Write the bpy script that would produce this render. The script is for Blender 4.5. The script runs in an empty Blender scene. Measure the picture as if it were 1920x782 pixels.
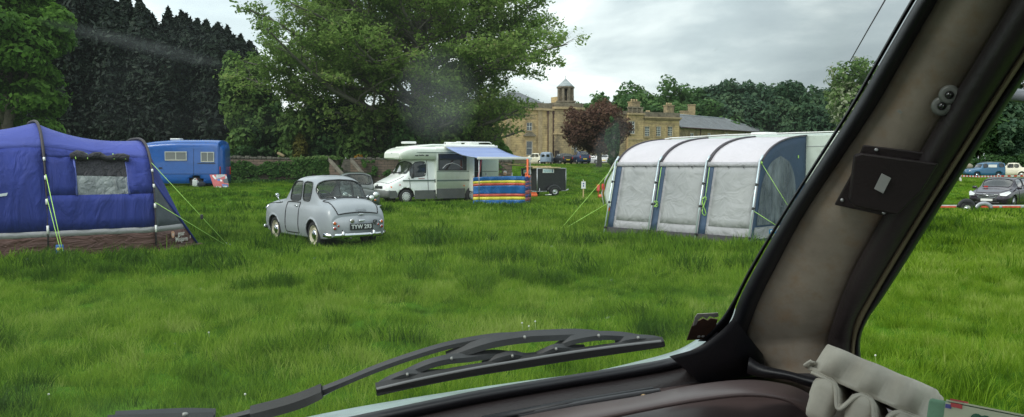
import bpy, bmesh, math, random
import numpy as np
from mathutils import Vector, Matrix, Euler
from math import sin, cos, pi, radians as R, sqrt, atan2
random.seed(7); rng = np.random.default_rng(7)
S = bpy.context.scene
COL = S.collection
F = 1550.0; HOR = 307.0; CX = 960.0; CY = 391.0; CAMH = 1.8
PITCH = math.atan((CY - HOR) / F)
CAM = Vector((0, 0, CAMH))
FW = Vector((0, cos(PITCH), -sin(PITCH))); UP = Vector((0, sin(PITCH), cos(PITCH)))
def ray(px, py):
    """direction through photo point px,py, with unit length along the view axis"""
    return FW + Vector((1, 0, 0)) * ((px - CX) / F) + UP * ((CY - py) / F)
def P(px, py, d): return CAM + ray(px, py) * d
def at(px, py, Y):
    r = ray(px, py); return CAM + r * (Y / r.y)
def X_at(px, Y): return at(px, HOR, Y).x
def Z_at(py, Y): return at(CX, py, Y).z

# ---------------------------------------------------------------- camera, render
cam_d = bpy.data.cameras.new('camera'); cam = bpy.data.objects.new('camera', cam_d); COL.objects.link(cam)
cam.location = CAM; cam.rotation_euler = (pi/2 - PITCH, 0, 0)
cam_d.sensor_width = 36; cam_d.lens = 36 * F / 1920; cam_d.clip_start = 0.02; cam_d.clip_end = 3000
cam_d.dof.use_dof = False
S.camera = cam
S.render.engine = 'CYCLES'
S.cycles.use_denoising = True
S.cycles.max_bounces = 6; S.cycles.transparent_max_bounces = 16; S.cycles.diffuse_bounces = 3
S.cycles.glossy_bounces = 3; S.cycles.caustics_reflective = False; S.cycles.caustics_refractive = False
S.cycles.sample_clamp_indirect = 6
S.view_settings.view_transform = 'Standard'; S.view_settings.look = 'None'
S.view_settings.gamma = 1; S.view_settings.exposure = 0.46; S.view_settings.use_curve_mapping = False

# ---------------------------------------------------------------- nodes / materials
class NT:
    def __init__(s, nt): s.nt = nt
    def n(s, t, **kw):
        nd = s.nt.nodes.new(t)
        for k, v in kw.items():
            if k.startswith('i_'):
                key = k[2:]; key = int(key) if key.isdigit() else key.replace('_', ' ')
                nd.inputs[key].default_value = v
            else: setattr(nd, k, v)
        return nd
    def l(s, a, b): s.nt.links.new(a, b)
def c4(c): return (c[0], c[1], c[2], 1)
def newmat(name):
    m = bpy.data.materials.new(name); m.use_nodes = True; m.node_tree.nodes.clear()
    t = NT(m.node_tree); out = t.n('ShaderNodeOutputMaterial'); return m, t, out
def ramp(t, fac, stops):
    r = t.n('ShaderNodeValToRGB'); e = r.color_ramp.elements
    while len(e) < len(stops): e.new(0.5)
    for i, (p, c) in enumerate(stops): e[i].position = p; e[i].color = c4(c)
    t.l(fac, r.inputs[0]); return r.outputs[0]
MATS = {}
def mat(name, col, rough=0.6, metal=0.0, var=0.15, vscale=4.0, bump=0.0, bscale=60.0, col2=None, coat=0.0, spec=0.5, dirt=None, dirt_amt=0.0):
    """a painted / fabric / stone surface: base colour broken up by noise, with bump"""
    if name in MATS: return MATS[name]
    m, t, out = newmat(name)
    b = t.n('ShaderNodeBsdfPrincipled'); t.l(b.outputs[0], out.inputs[0])
    b.inputs['Roughness'].default_value = rough; b.inputs['Metallic'].default_value = metal
    b.inputs['Coat Weight'].default_value = coat; b.inputs['Specular IOR Level'].default_value = spec
    tc = t.n('ShaderNodeTexCoord')
    ns = t.n('ShaderNodeTexNoise', i_Scale=vscale, i_Detail=6.0, i_Roughness=0.65); t.l(tc.outputs['Object'], ns.inputs['Vector'])
    c2 = col2 if col2 else tuple(max(0, x * (1 - var)) for x in col)
    c1 = col if col2 else tuple(min(1, x * (1 + var * .6)) for x in col)
    o = ramp(t, ns.outputs[0], [(0.32, c2), (0.68, c1)])
    if dirt:
        n2 = t.n('ShaderNodeTexNoise', i_Scale=vscale * 2.7, i_Detail=8.0, i_Roughness=0.7); t.l(tc.outputs['Object'], n2.inputs['Vector'])
        f = ramp(t, n2.outputs[0], [(0.5, (0, 0, 0)), (0.72, (dirt_amt,) * 3)])
        mx = t.n('ShaderNodeMix', data_type='RGBA'); t.l(f, mx.inputs[0]); t.l(o, mx.inputs[6]); mx.inputs[7].default_value = c4(dirt); o = mx.outputs[2]
    t.l(o, b.inputs['Base Color'])
    if bump:
        nb = t.n('ShaderNodeTexNoise', i_Scale=bscale, i_Detail=5.0); t.l(tc.outputs['Object'], nb.inputs['Vector'])
        bp = t.n('ShaderNodeBump', i_Strength=bump, i_Distance=min(.03, .35 / bscale)); t.l(nb.outputs[0], bp.inputs['Height']); t.l(bp.outputs[0], b.inputs['Normal'])
    MATS[name] = m; return m
def stone(name, col, col2, mortar, bw=0.9, bh=0.33, bump=0.5, dirt=(0.06, 0.055, 0.045), da=0.6):
    m, t, out = newmat(name); b = t.n('ShaderNodeBsdfPrincipled', i_Roughness=0.9); t.l(b.outputs[0], out.inputs[0])
    tc = t.n('ShaderNodeTexCoord'); sp = t.n('ShaderNodeSeparateXYZ'); t.l(tc.outputs['Object'], sp.inputs[0])
    ad = t.n('ShaderNodeMath', operation='ADD'); t.l(sp.outputs[0], ad.inputs[0]); t.l(sp.outputs[1], ad.inputs[1])
    cb = t.n('ShaderNodeCombineXYZ'); t.l(ad.outputs[0], cb.inputs[0]); t.l(sp.outputs[2], cb.inputs[1])
    br = t.n('ShaderNodeTexBrick', i_Scale=1.0, i_Mortar_Size=0.012); br.inputs['Brick Width'].default_value = bw; br.inputs['Row Height'].default_value = bh
    br.inputs['Color1'].default_value = c4(col); br.inputs['Color2'].default_value = c4(col2); br.inputs['Mortar'].default_value = c4(mortar)
    t.l(cb.outputs[0], br.inputs['Vector'])
    n2 = t.n('ShaderNodeTexNoise', i_Scale=0.7, i_Detail=9.0, i_Roughness=0.72); t.l(tc.outputs['Object'], n2.inputs['Vector'])
    f = ramp(t, n2.outputs[0], [(0.46, (0, 0, 0)), (0.68, (da,) * 3)])
    mx = t.n('ShaderNodeMix', data_type='RGBA'); t.l(f, mx.inputs[0]); t.l(br.outputs[0], mx.inputs[6]); mx.inputs[7].default_value = c4(dirt)
    t.l(mx.outputs[2], b.inputs['Base Color'])
    bp = t.n('ShaderNodeBump', i_Strength=bump, i_Distance=0.03); t.l(br.outputs['Fac'], bp.inputs['Height']); bp.invert = True; t.l(bp.outputs[0], b.inputs['Normal'])
    MATS[name] = m; return m
def leafmat(name, cols, trans=0.35, rough=0.55, patch=None, inst=False, pscale=0.3, pcut=(0.5, 0.65)):
    """leaves: colour from the per-leaf 'tint' attribute, with translucency; patch = a second colour in world patches"""
    m, t, out = newmat(name)
    a = t.n('ShaderNodeAttribute', attribute_name='tint'); a.attribute_type = 'INSTANCER' if inst else 'GEOMETRY'
    o = ramp(t, a.outputs['Fac'], [(i / max(1, len(cols) - 1), c) for i, c in enumerate(cols)])
    if patch:
        g = t.n('ShaderNodeNewGeometry'); ns = t.n('ShaderNodeTexNoise', i_Scale=pscale, i_Detail=4.0); t.l(g.outputs['Position'], ns.inputs['Vector'])
        f = ramp(t, ns.outputs[0], [(pcut[0], (0, 0, 0)), (pcut[1], (1, 1, 1))])
        mx = t.n('ShaderNodeMix', data_type='RGBA'); t.l(f, mx.inputs[0]); t.l(o, mx.inputs[6]); mx.inputs[7].default_value = c4(patch); o = mx.outputs[2]
    b = t.n('ShaderNodeBsdfPrincipled', i_Roughness=rough); b.inputs['Specular IOR Level'].default_value = 0.12; t.l(o, b.inputs['Base Color'])
    tr = t.n('ShaderNodeBsdfTranslucent'); t.l(o, tr.inputs[0])
    ms = t.n('ShaderNodeMixShader', i_0=trans); t.l(b.outputs[0], ms.inputs[1]); t.l(tr.outputs[0], ms.inputs[2]); t.l(ms.outputs[0], out.inputs[0])
    MATS[name] = m; return m
def fres(t, k):
    lw = t.n('ShaderNodeLayerWeight', i_Blend=.5); pw = t.n('ShaderNodeMath', operation='POWER', i_1=4.0); t.l(lw.outputs['Facing'], pw.inputs[0])
    ml = t.n('ShaderNodeMath', operation='MULTIPLY_ADD', i_1=.9 * k, i_2=.045 * k); t.l(pw.outputs[0], ml.inputs[0]); ml.use_clamp = True; return ml
def glassmat(name, tint=(0.55, 0.6, 0.6), clear=0.6, dark=(0.02, 0.025, 0.025), refl=1.0):
    """vehicle or house glass: partly see-through, reflecting by Fresnel"""
    m, t, out = newmat(name)
    tr = t.n('ShaderNodeBsdfTransparent', i_Color=c4(tint)); df = t.n('ShaderNodeBsdfDiffuse', i_Color=c4(dark)); gl = t.n('ShaderNodeBsdfGlossy', i_Roughness=0.04)
    a = t.n('ShaderNodeMixShader', i_0=1 - clear); t.l(tr.outputs[0], a.inputs[1]); t.l(df.outputs[0], a.inputs[2])
    mu = fres(t, refl)
    b = t.n('ShaderNodeMixShader'); t.l(mu.outputs[0], b.inputs[0]); t.l(a.outputs[0], b.inputs[1]); t.l(gl.outputs[0], b.inputs[2]); t.l(b.outputs[0], out.inputs[0])
    MATS[name] = m; return m
def clothmat(name, col, trans=0.35, var=0.12, rough=0.8, see=0.0, wrinkle=0.4, wscale=3.0, col2=None, stretch=(1, 1, 1)):
    """tent cloth: diffuse + translucent, wrinkled by bump, optionally partly see-through (mesh, clear plastic)"""
    m, t, out = newmat(name)
    tc = t.n('ShaderNodeTexCoord'); mp = t.n('ShaderNodeMapping'); mp.inputs['Scale'].default_value = stretch; t.l(tc.outputs['Object'], mp.inputs[0])
    ns = t.n('ShaderNodeTexNoise', i_Scale=wscale * .6, i_Detail=6.0, i_Roughness=.6); t.l(mp.outputs[0], ns.inputs['Vector'])
    o = ramp(t, ns.outputs[0], [(0.3, col2 or tuple(x * (1 - var) for x in col)), (0.7, tuple(min(1, x * (1 + var * .5)) for x in col))])
    b = t.n('ShaderNodeBsdfPrincipled', i_Roughness=rough); t.l(o, b.inputs['Base Color'])
    tr = t.n('ShaderNodeBsdfTranslucent'); t.l(o, tr.inputs[0])
    nb = t.n('ShaderNodeTexNoise', i_Scale=wscale, i_Detail=3.0, i_Distortion=1.2); t.l(mp.outputs[0], nb.inputs['Vector'])
    bp = t.n('ShaderNodeBump', i_Strength=wrinkle, i_Distance=0.08); t.l(nb.outputs[0], bp.inputs['Height']); t.l(bp.outputs[0], b.inputs['Normal']); t.l(bp.outputs[0], tr.inputs['Normal'])
    ms = t.n('ShaderNodeMixShader', i_0=trans); t.l(b.outputs[0], ms.inputs[1]); t.l(tr.outputs[0], ms.inputs[2]); fin = ms.outputs[0]
    if see:
        tp = t.n('ShaderNodeBsdfTransparent'); m2 = t.n('ShaderNodeMixShader', i_0=see); t.l(fin, m2.inputs[1]); t.l(tp.outputs[0], m2.inputs[2]); fin = m2.outputs[0]
    t.l(fin, out.inputs[0]); MATS[name] = m; return m

# ---------------------------------------------------------------- object helpers
def tag(o, label=None, cat=None, group=None, kind=None):
    if label: o['label'] = label
    if cat: o['category'] = cat
    if group: o['group'] = group
    if kind: o['kind'] = kind
    return o
def empty(name, loc=(0, 0, 0), rz=0.0, label=None, cat=None, group=None):
    o = bpy.data.objects.new(name, None); COL.objects.link(o); o.location = loc; o.rotation_euler = (0, 0, rz); o.empty_display_size = .2
    return tag(o, label, cat, group)
def link(name, me, parent=None, loc=None, rot=None):
    o = bpy.data.objects.new(name, me); COL.objects.link(o)
    if parent: o.parent = parent
    if loc is not None: o.location = loc
    if rot is not None: o.rotation_euler = rot
    return o
def kids(o): return [c for c in bpy.data.objects if c.parent == o]
def copy_tree(o, parent=None, swap=None):
    c = o.copy(); COL.objects.link(c)
    if parent: c.parent = parent
    if swap and c.type == 'MESH' and any(s.name in swap for s in c.data.materials if s):
        c.data = c.data.copy()
        for i, s in enumerate(c.data.materials):
            if s.name in swap: c.data.materials[i] = swap[s.name]
    for ch in kids(o): copy_tree(ch, c, swap)
    return c
class MB:
    def __init__(s): s.v = []; s.f = []; s.m = []; s.s = []
    def add(s, vs, fs, m=0, sm=False):
        b = len(s.v); s.v += [tuple(v) for v in vs]; s.f += [tuple(b + i for i in f) for f in fs]; s.m += [m] * len(fs); s.s += [sm] * len(fs)
    def box(s, c, d, m=0, rz=0.0, bev=0.0, M=None):
        """box centred at c with size d; bev rounds its vertical and top edges"""
        x, y, z = d[0] / 2, d[1] / 2, d[2] / 2
        if bev <= 0:
            vs = [(-x, -y, -z), (x, -y, -z), (x, y, -z), (-x, y, -z), (-x, -y, z), (x, -y, z), (x, y, z), (-x, y, z)]
            fs = [(0, 3, 2, 1), (4, 5, 6, 7), (0, 1, 5, 4), (1, 2, 6, 5), (2, 3, 7, 6), (3, 0, 4, 7)]
        else:
            b = min(bev, x * .9, y * .9, z * .9); vs = []; fs = []
            def ring(xx, yy, zz, bb):
                r = []
                for sx, sy, a0 in ((1, 1, 0), (-1, 1, pi/2), (-1, -1, pi), (1, -1, 1.5*pi)):
                    for k in range(4):
                        a = a0 + k * pi / 6; r.append((sx * (xx - bb) + bb * cos(a), sy * (yy - bb) + bb * sin(a), zz))
                return r
            rings = [ring(x - b * .7, y - b * .7, -z, b * .3), ring(x - b * .2, y - b * .2, -z + b * .3, b * .8), ring(x, y, -z + b, b), ring(x, y, z - b, b), ring(x - b * .2, y - b * .2, z - b * .3, b * .8), ring(x - b * .7, y - b * .7, z, b * .3)]
            for r in rings: vs += r
            for k in range(5):
                for i in range(16): j = (i + 1) % 16; fs.append((k*16+i, k*16+j, k*16+16+j, k*16+16+i))
            fs.append(tuple(range(15, -1, -1))); fs.append(tuple(range(80, 96)))
        if M is None: M = Matrix.Translation(Vector(c)) @ Matrix.Rotation(rz, 4, 'Z')
        else: M = M @ Matrix.Translation(Vector(c)) @ Matrix.Rotation(rz, 4, 'Z')
        s.add([M @ Vector(v) for v in vs], fs, m, bev > 0)
    def tube(s, pts, r, n=8, m=0, cap=True, flat=None):
        """tube along pts; r a number or list; flat=(normal, k) squashes it along normal"""
        pts = [Vector(p) for p in pts]; N = len(pts); rr = r if isinstance(r, (list, tuple)) else [r] * N
        up = Vector((0, 0, 1)); vs = []; fs = []
        for i, p in enumerate(pts):
            t = (pts[min(i + 1, N - 1)] - pts[max(i - 1, 0)]); t = t.normalized() if t.length > 1e-9 else Vector((0, 0, 1))
            if flat: b = Vector(flat[0]).normalized(); a = t.cross(b).normalized(); b = a.cross(t).normalized(); kb = flat[1]
            else:
                ref = up if abs(t.dot(up)) < 0.95 else Vector((1, 0, 0)); a = t.cross(ref).normalized(); b = a.cross(t).normalized(); kb = 1
            for k in range(n):
                an = 2 * pi * k / n; vs.append(p + a * cos(an) * rr[i] + b * sin(an) * rr[i] * kb)
        for i in range(N - 1):
            for k in range(n): j = (k + 1) % n; fs.append((i*n+k, i*n+j, (i+1)*n+j, (i+1)*n+k))
        if cap: fs.append(tuple(range(n - 1, -1, -1))); fs.append(tuple(range((N-1)*n, N*n)))
        s.add(vs, fs, m, True)
    def lathe(s, prof, M=None, n=24, m=0, closed=False):
        """prof = [(r, h)], turned about local Z, placed by matrix M"""
        M = M or Matrix.Identity(4); vs = []; fs = []
        for r, h in prof:
            for k in range(n): a = 2 * pi * k / n; vs.append(M @ Vector((r * cos(a), r * sin(a), h)))
        L = len(prof)
        for i in range(L - 1 + (1 if closed else 0)):
            i2 = (i + 1) % L
            for k in range(n): j = (k + 1) % n; fs.append((i*n+k, i*n+j, i2*n+j, i2*n+k))
        if not closed:
            if prof[0][0] > 1e-6: fs.append(tuple(range(n - 1, -1, -1)))
            if prof[-1][0] > 1e-6: fs.append(tuple(range((L-1)*n, L*n)))
        s.add(vs, fs, m, True)
    def grid(s, rows, m=0, sm=True, closed=False):
        """rows = equal-length lists of points"""
        n = len(rows[0]); vs = [p for r in rows for p in r]; fs = []
        for i in range(len(rows) - 1):
            for k in range(n - (0 if closed else 1)): j = (k + 1) % n; fs.append((i*n+k, i*n+j, (i+1)*n+j, (i+1)*n+k))
        s.add(vs, fs, m, sm)
    def prism(s, poly, off, m=0, sm=False):
        """polygon (3-D points) pushed along vector off"""
        n = len(poly); off = Vector(off); vs = [Vector(p) for p in poly] + [Vector(p) + off for p in poly]
        fs = [tuple(range(n - 1, -1, -1)), tuple(range(n, 2 * n))] + [(i, (i+1) % n, n + (i+1) % n, n + i) for i in range(n)]
        s.add(vs, fs, m, sm)
    def sphere(s, c, r, m=0, n=16, sc=(1, 1, 1)):
        prof = [(max(1e-5, sin(pi * i / (n // 2))), -cos(pi * i / (n // 2))) for i in range(n // 2 + 1)]
        M = Matrix.Translation(Vector(c)) @ Matrix.Diagonal((r * sc[0], r * sc[1], r * sc[2], 1)); s.lathe(prof, M, n, m, False)
    def mesh(s, name, mats, fix=True):
        me = bpy.data.meshes.new(name); me.from_pydata(s.v, [], s.f)
        for m in (mats if isinstance(mats, (list, tuple)) else [mats]): me.materials.append(m)
        me.polygons.foreach_set('material_index', s.m); me.polygons.foreach_set('use_smooth', s.s)
        if fix:
            bm = bmesh.new(); bm.from_mesh(me); bmesh.ops.recalc_face_normals(bm, faces=bm.faces); bm.to_mesh(me); bm.free()
        me.update(); return me
    def build(s, name, mats, parent=None, loc=None, rot=None, fix=True): return link(name, s.mesh(name, mats, fix), parent, loc, rot)
def text_obj(name, txt, size, M, m, parent=None, ext=0.002, bold=0.0, shear=0.0, align='CENTER'):
    cu = bpy.data.curves.new(name, 'FONT'); cu.body = txt; cu.size = size; cu.extrude = ext; cu.offset = bold; cu.shear = shear; cu.align_x = align; cu.align_y = 'CENTER'; cu.resolution_u = 3
    o = bpy.data.objects.new(name, cu); COL.objects.link(o); bpy.context.view_layer.update()
    dg = bpy.context.evaluated_depsgraph_get(); me = bpy.data.meshes.new_from_object(o.evaluated_get(dg)); bpy.data.objects.remove(o)
    me.materials.clear(); me.materials.append(m); me.transform(M)
    return link(name, me, parent)
def frame_mat(o, x, y):
    """matrix with origin o, x axis x, y axis y (text plane)"""
    x = Vector(x).normalized(); y = Vector(y); z = x.cross(y).normalized(); y = z.cross(x)
    return Matrix(((x.x, y.x, z.x, o[0]), (x.y, y.y, z.y, o[1]), (x.z, y.z, z.z, o[2]), (0, 0, 0, 1)))
def lerp(a, b, t): return a + (b - a) * t
def ss(a, b, x):
    t = np.clip((x - a) / (b - a), 0, 1); return t * t * (3 - 2 * t)
def vnoise(x, y, seed=0):
    x = np.asarray(x, float); y = np.asarray(y, float); xi = np.floor(x).astype(np.int64); yi = np.floor(y).astype(np.int64); fx = x - xi; fy = y - yi
    fx = fx * fx * (3 - 2 * fx); fy = fy * fy * (3 - 2 * fy)
    def h(a, b):
        n = (a * 374761393 + b * 668265263 + seed * 974634777) & 0xffffffff; n = ((n ^ (n >> 13)) * 1274126177) & 0xffffffff
        return ((n ^ (n >> 16)) & 0xffff) / 65535.0
    return (h(xi, yi) * (1 - fx) + h(xi + 1, yi) * fx) * (1 - fy) + (h(xi, yi + 1) * (1 - fx) + h(xi + 1, yi + 1) * fx) * fy

# ---------------------------------------------------------------- sky and sun
W = bpy.data.worlds.new('World'); S.world = W; W.use_nodes = True; W.node_tree.nodes.clear(); t = NT(W.node_tree)
SUN_EL, SUN_AZ = 46.0, -128.0      # azimuth from +Y towards +X
out = t.n('ShaderNodeOutputWorld')
sky = t.n('ShaderNodeTexSky', sky_type='NISHITA'); sky.sun_disc = False; sky.sun_elevation = R(SUN_EL); sky.sun_rotation = R(SUN_AZ); sky.air_density = 1.2; sky.dust_density = 2.0
bs = t.n('ShaderNodeBackground', i_Strength=0.08); t.l(sky.outputs[0], bs.inputs[0])
tc = t.n('ShaderNodeTexCoord'); sep = t.n('ShaderNodeSeparateXYZ'); t.l(tc.outputs['Generated'], sep.inputs[0])
# project the view direction on a cloud layer
zz = t.n('ShaderNodeMath', operation='ADD', i_1=0.22); t.l(sep.outputs[2], zz.inputs[0]); zm = t.n('ShaderNodeMath', operation='MAXIMUM', i_1=0.08); t.l(zz.outputs[0], zm.inputs[0])
dv = t.n('ShaderNodeVectorMath', operation='DIVIDE'); cb = t.n('ShaderNodeCombineXYZ'); 
for k in range(3): t.l(zm.outputs[0], cb.inputs[k])
t.l(tc.outputs['Generated'], dv.inputs[0]); t.l(cb.outputs[0], dv.inputs[1])
mp = t.n('ShaderNodeMapping'); mp.inputs['Location'].default_value = (3.1, 1.7, 0); mp.inputs['Scale'].default_value = (1.0, 0.9, 0.6); t.l(dv.outputs[0], mp.inputs[0])
n1 = t.n('ShaderNodeTexNoise', i_Scale=1.1, i_Detail=7.0, i_Roughness=0.52, i_Distortion=0.25); t.l(mp.outputs[0], n1.inputs['Vector'])
cc = ramp(t, n1.outputs[0], [(0.36, (0.27, 0.315, 0.34)), (0.46, (0.36, 0.41, 0.43)), (0.54, (0.53, 0.575, 0.58)), (0.64, (0.85, 0.88, 0.86))])
# overcast: brighter towards the zenith
zr = t.n('ShaderNodeMapRange', i_1=0.15, i_2=0.9, i_3=1.02, i_4=2.7); t.l(sep.outputs[2], zr.inputs[0])
# thin bright patch of cloud ahead on the left, apart from the sun
sd = Vector((sin(R(-26)) * cos(R(15)), cos(R(-26)) * cos(R(15)), sin(R(15))))
dt = t.n('ShaderNodeVectorMath', operation='DOT_PRODUCT'); t.l(tc.outputs['Generated'], dt.inputs[0]); dt.inputs[1].default_value = sd
dr = t.n('ShaderNodeMapRange', i_1=0.93, i_2=1.0, i_3=0.0, i_4=1.1); t.l(dt.outputs['Value'], dr.inputs[0])
s2_ = Vector((sin(R(4)) * cos(R(6)), cos(R(4)) * cos(R(6)), sin(R(6))))
db_ = t.n('ShaderNodeMapRange', i_1=0.1, i_2=-0.8, i_3=0.0, i_4=0.75); t.l(sep.outputs[1], db_.inputs[0])      # sky behind us brightened, added to light what faces the camera
d2 = t.n('ShaderNodeVectorMath', operation='DOT_PRODUCT'); t.l(tc.outputs['Generated'], d2.inputs[0]); d2.inputs[1].default_value = s2_; r2 = t.n('ShaderNodeMapRange', i_1=0.955, i_2=1.0, i_3=0.0, i_4=0.5); t.l(d2.outputs['Value'], r2.inputs[0])
a1 = t.n('ShaderNodeMath', operation='ADD'); t.l(dr.outputs[0], a1.inputs[0]); t.l(r2.outputs[0], a1.inputs[1])
a0 = t.n('ShaderNodeMath', operation='ADD'); t.l(zr.outputs[0], a0.inputs[0]); t.l(db_.outputs[0], a0.inputs[1]); ad = t.n('ShaderNodeMath', operation='ADD'); t.l(a0.outputs[0], ad.inputs[0]); t.l(a1.outputs[0], ad.inputs[1])
bc = t.n('ShaderNodeBackground'); t.l(cc, bc.inputs[0]); t.l(ad.outputs[0], bc.inputs[1])
mx = t.n('ShaderNodeMixShader', i_0=0.88); t.l(bs.outputs[0], mx.inputs[1]); t.l(bc.outputs[0], mx.inputs[2]); t.l(mx.outputs[0], out.inputs[0])
sl = bpy.data.lights.new('sun', 'SUN'); sl.energy = 1.5; sl.angle = R(22); sl.color = (1.0, 0.96, 0.9)
so = bpy.data.objects.new('sun', sl); COL.objects.link(so)
sdir = Vector((sin(R(SUN_AZ)) * cos(R(SUN_EL)), cos(R(SUN_AZ)) * cos(R(SUN_EL)), sin(R(SUN_EL))))
so.rotation_euler = sdir.to_track_quat('Z', 'Y').to_euler(); so.location = (0, 0, 50)

# ---------------------------------------------------------------- terrain
def Hbase(x, y):
    x = np.asarray(x, float); y = np.asarray(y, float)
    z = 1.72 * ss(52, 112, y) * ss(-9, -3, x) * (1 - ss(24, 46, x))
    z = z + 0.6 * ss(28, 46, y) * (1 - ss(-13, -7, x))
    z = z + 0.6 * ss(50, 70, y) * ss(-13, -7, x) * (1 - ss(-9, -3, x))
    z = z - 0.36 * ss(8, 16, x) * ss(20, 32, y) * (1 - ss(45, 75, y))
    z = z + 0.28 * ss(60, 90, y) * ss(36, 48, x)
    z = z + 1.5 * ss(125, 190, y)
    return z
def H(x, y):
    x = np.asarray(x, float); y = np.asarray(y, float)
    b = (vnoise(x * .45, y * .45, 1) - .5) * .10 + (vnoise(x * 1.3, y * 1.3, 2) - .5) * .06
    tf = tuft(x, y); b = b + .10 * tf
    return Hbase(x, y) + b * (1 - .6 * ss(40, 90, y))
def tuft(x, y):
    """0..1 where the grass stands in tall dark tussocks"""
    a = vnoise(x * .6 + 5, y * .5, 11) * .34 + vnoise(x * 2.0, y * 2.4, 12) * .36 + vnoise(x * 5.1, y * 4.7, 13) * .30
    return ss(.57, .80, a)
def Hf(x, y): return float(H(x, y))
ys = [-40, -20, -8, -2, 1] + list(3.0 * (320 / 3.0) ** (np.arange(230) / 229.0)) + [500, 900, 2000]
ts = np.linspace(-1, 1, 261)
gx = np.array([[tt * (abs(y) * .85 + 26) for tt in ts] for y in ys]); gy = np.array([[y] * len(ts) for y in ys]); gz = H(gx, gy)
g = MB(); g.grid([[(gx[i, j], gy[i, j], gz[i, j]) for j in range(len(ts))] for i in range(len(ys))])
m, t, o_ = newmat('meadow_soil'); b = t.n('ShaderNodeBsdfPrincipled', i_Roughness=1.0); b.inputs['Specular IOR Level'].default_value = .03; t.l(b.outputs[0], o_.inputs[0]); ge = t.n('ShaderNodeNewGeometry')
ns = t.n('ShaderNodeTexNoise', i_Scale=0.6, i_Detail=10.0, i_Roughness=.7); t.l(ge.outputs['Position'], ns.inputs['Vector'])
t.l(ramp(t, ns.outputs[0], [(.3, (.026, .070, .006)), (.55, (.055, .130, .009)), (.75, (.085, .175, .014))]), b.inputs['Base Color'])
nb = t.n('ShaderNodeTexNoise', i_Scale=6.0, i_Detail=8.0); t.l(ge.outputs['Position'], nb.inputs['Vector']); bp = t.n('ShaderNodeBump', i_Strength=.8, i_Distance=.1); t.l(nb.outputs[0], bp.inputs['Height']); t.l(bp.outputs[0], b.inputs['Normal'])
ground = g.build('ground', m); tag(ground, kind='structure')

# ---------------------------------------------------------------- grass
KEEP = []   # footprints without grass: (cx, cy, ux, uy, half length, half width)
def keep(p0, u, hl, hw): u = Vector((u[0], u[1])).normalized(); KEEP.append((p0[0], p0[1], u.x, u.y, hl, hw))
gm = leafmat('grass_blade', [(.034, .084, .007), (.078, .165, .010), (.134, .245, .015), (.205, .325, .028), (.29, .37, .08)], trans=.42, rough=.5, inst=True)
gsrc = bpy.data.collections.new('grass_source')
def clump(k, n, rad, h, w, lean):
    mb = MB()
    for i in range(n):
        a = random.uniform(0, 2*pi); r = rad * sqrt(random.random()); x, y = r * cos(a), r * sin(a)
        hh = h * random.uniform(.45, 1.15); la = random.uniform(0, 2*pi) if random.random() < .6 else a; ln = hh * random.uniform(.15, lean)
        ww = w * random.uniform(.6, 1.3); fa = random.uniform(0, pi); sx, sy = cos(fa) * ww / 2, sin(fa) * ww / 2
        pts = []
        for q in range(4):
            tt = q / 3.0; cx = x + cos(la) * ln * tt ** 2; cy = y + sin(la) * ln * tt ** 2; cz = hh * (tt - .18 * tt * tt * (ln / hh)) - .02; kk = (1 - tt) ** .6
            pts.append(((cx - sx * kk, cy - sy * kk, cz), (cx + sx * kk, cy + sy * kk, cz)))
        vs = [p for pr in pts[:3] for p in pr] + [pts[3][0]]
        mb.add(vs, [(0, 1, 3, 2), (2, 3, 5, 4), (4, 5, 6)], 0, False)
    o = bpy.data.objects.new('grass_clump_%02d' % k, mb.mesh('grass_clump', gm, fix=False)); gsrc.objects.link(o)
NV = 5
for k in range(NV): clump(k, 46, .13, .17, .0065, .7)                 # near
for k in range(NV, 2 * NV): clump(k, 40, .20, .18, .013, .7)          # middle
for k in range(2 * NV, 3 * NV): clump(k, 34, .42, .20, .035, .7)      # far
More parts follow.
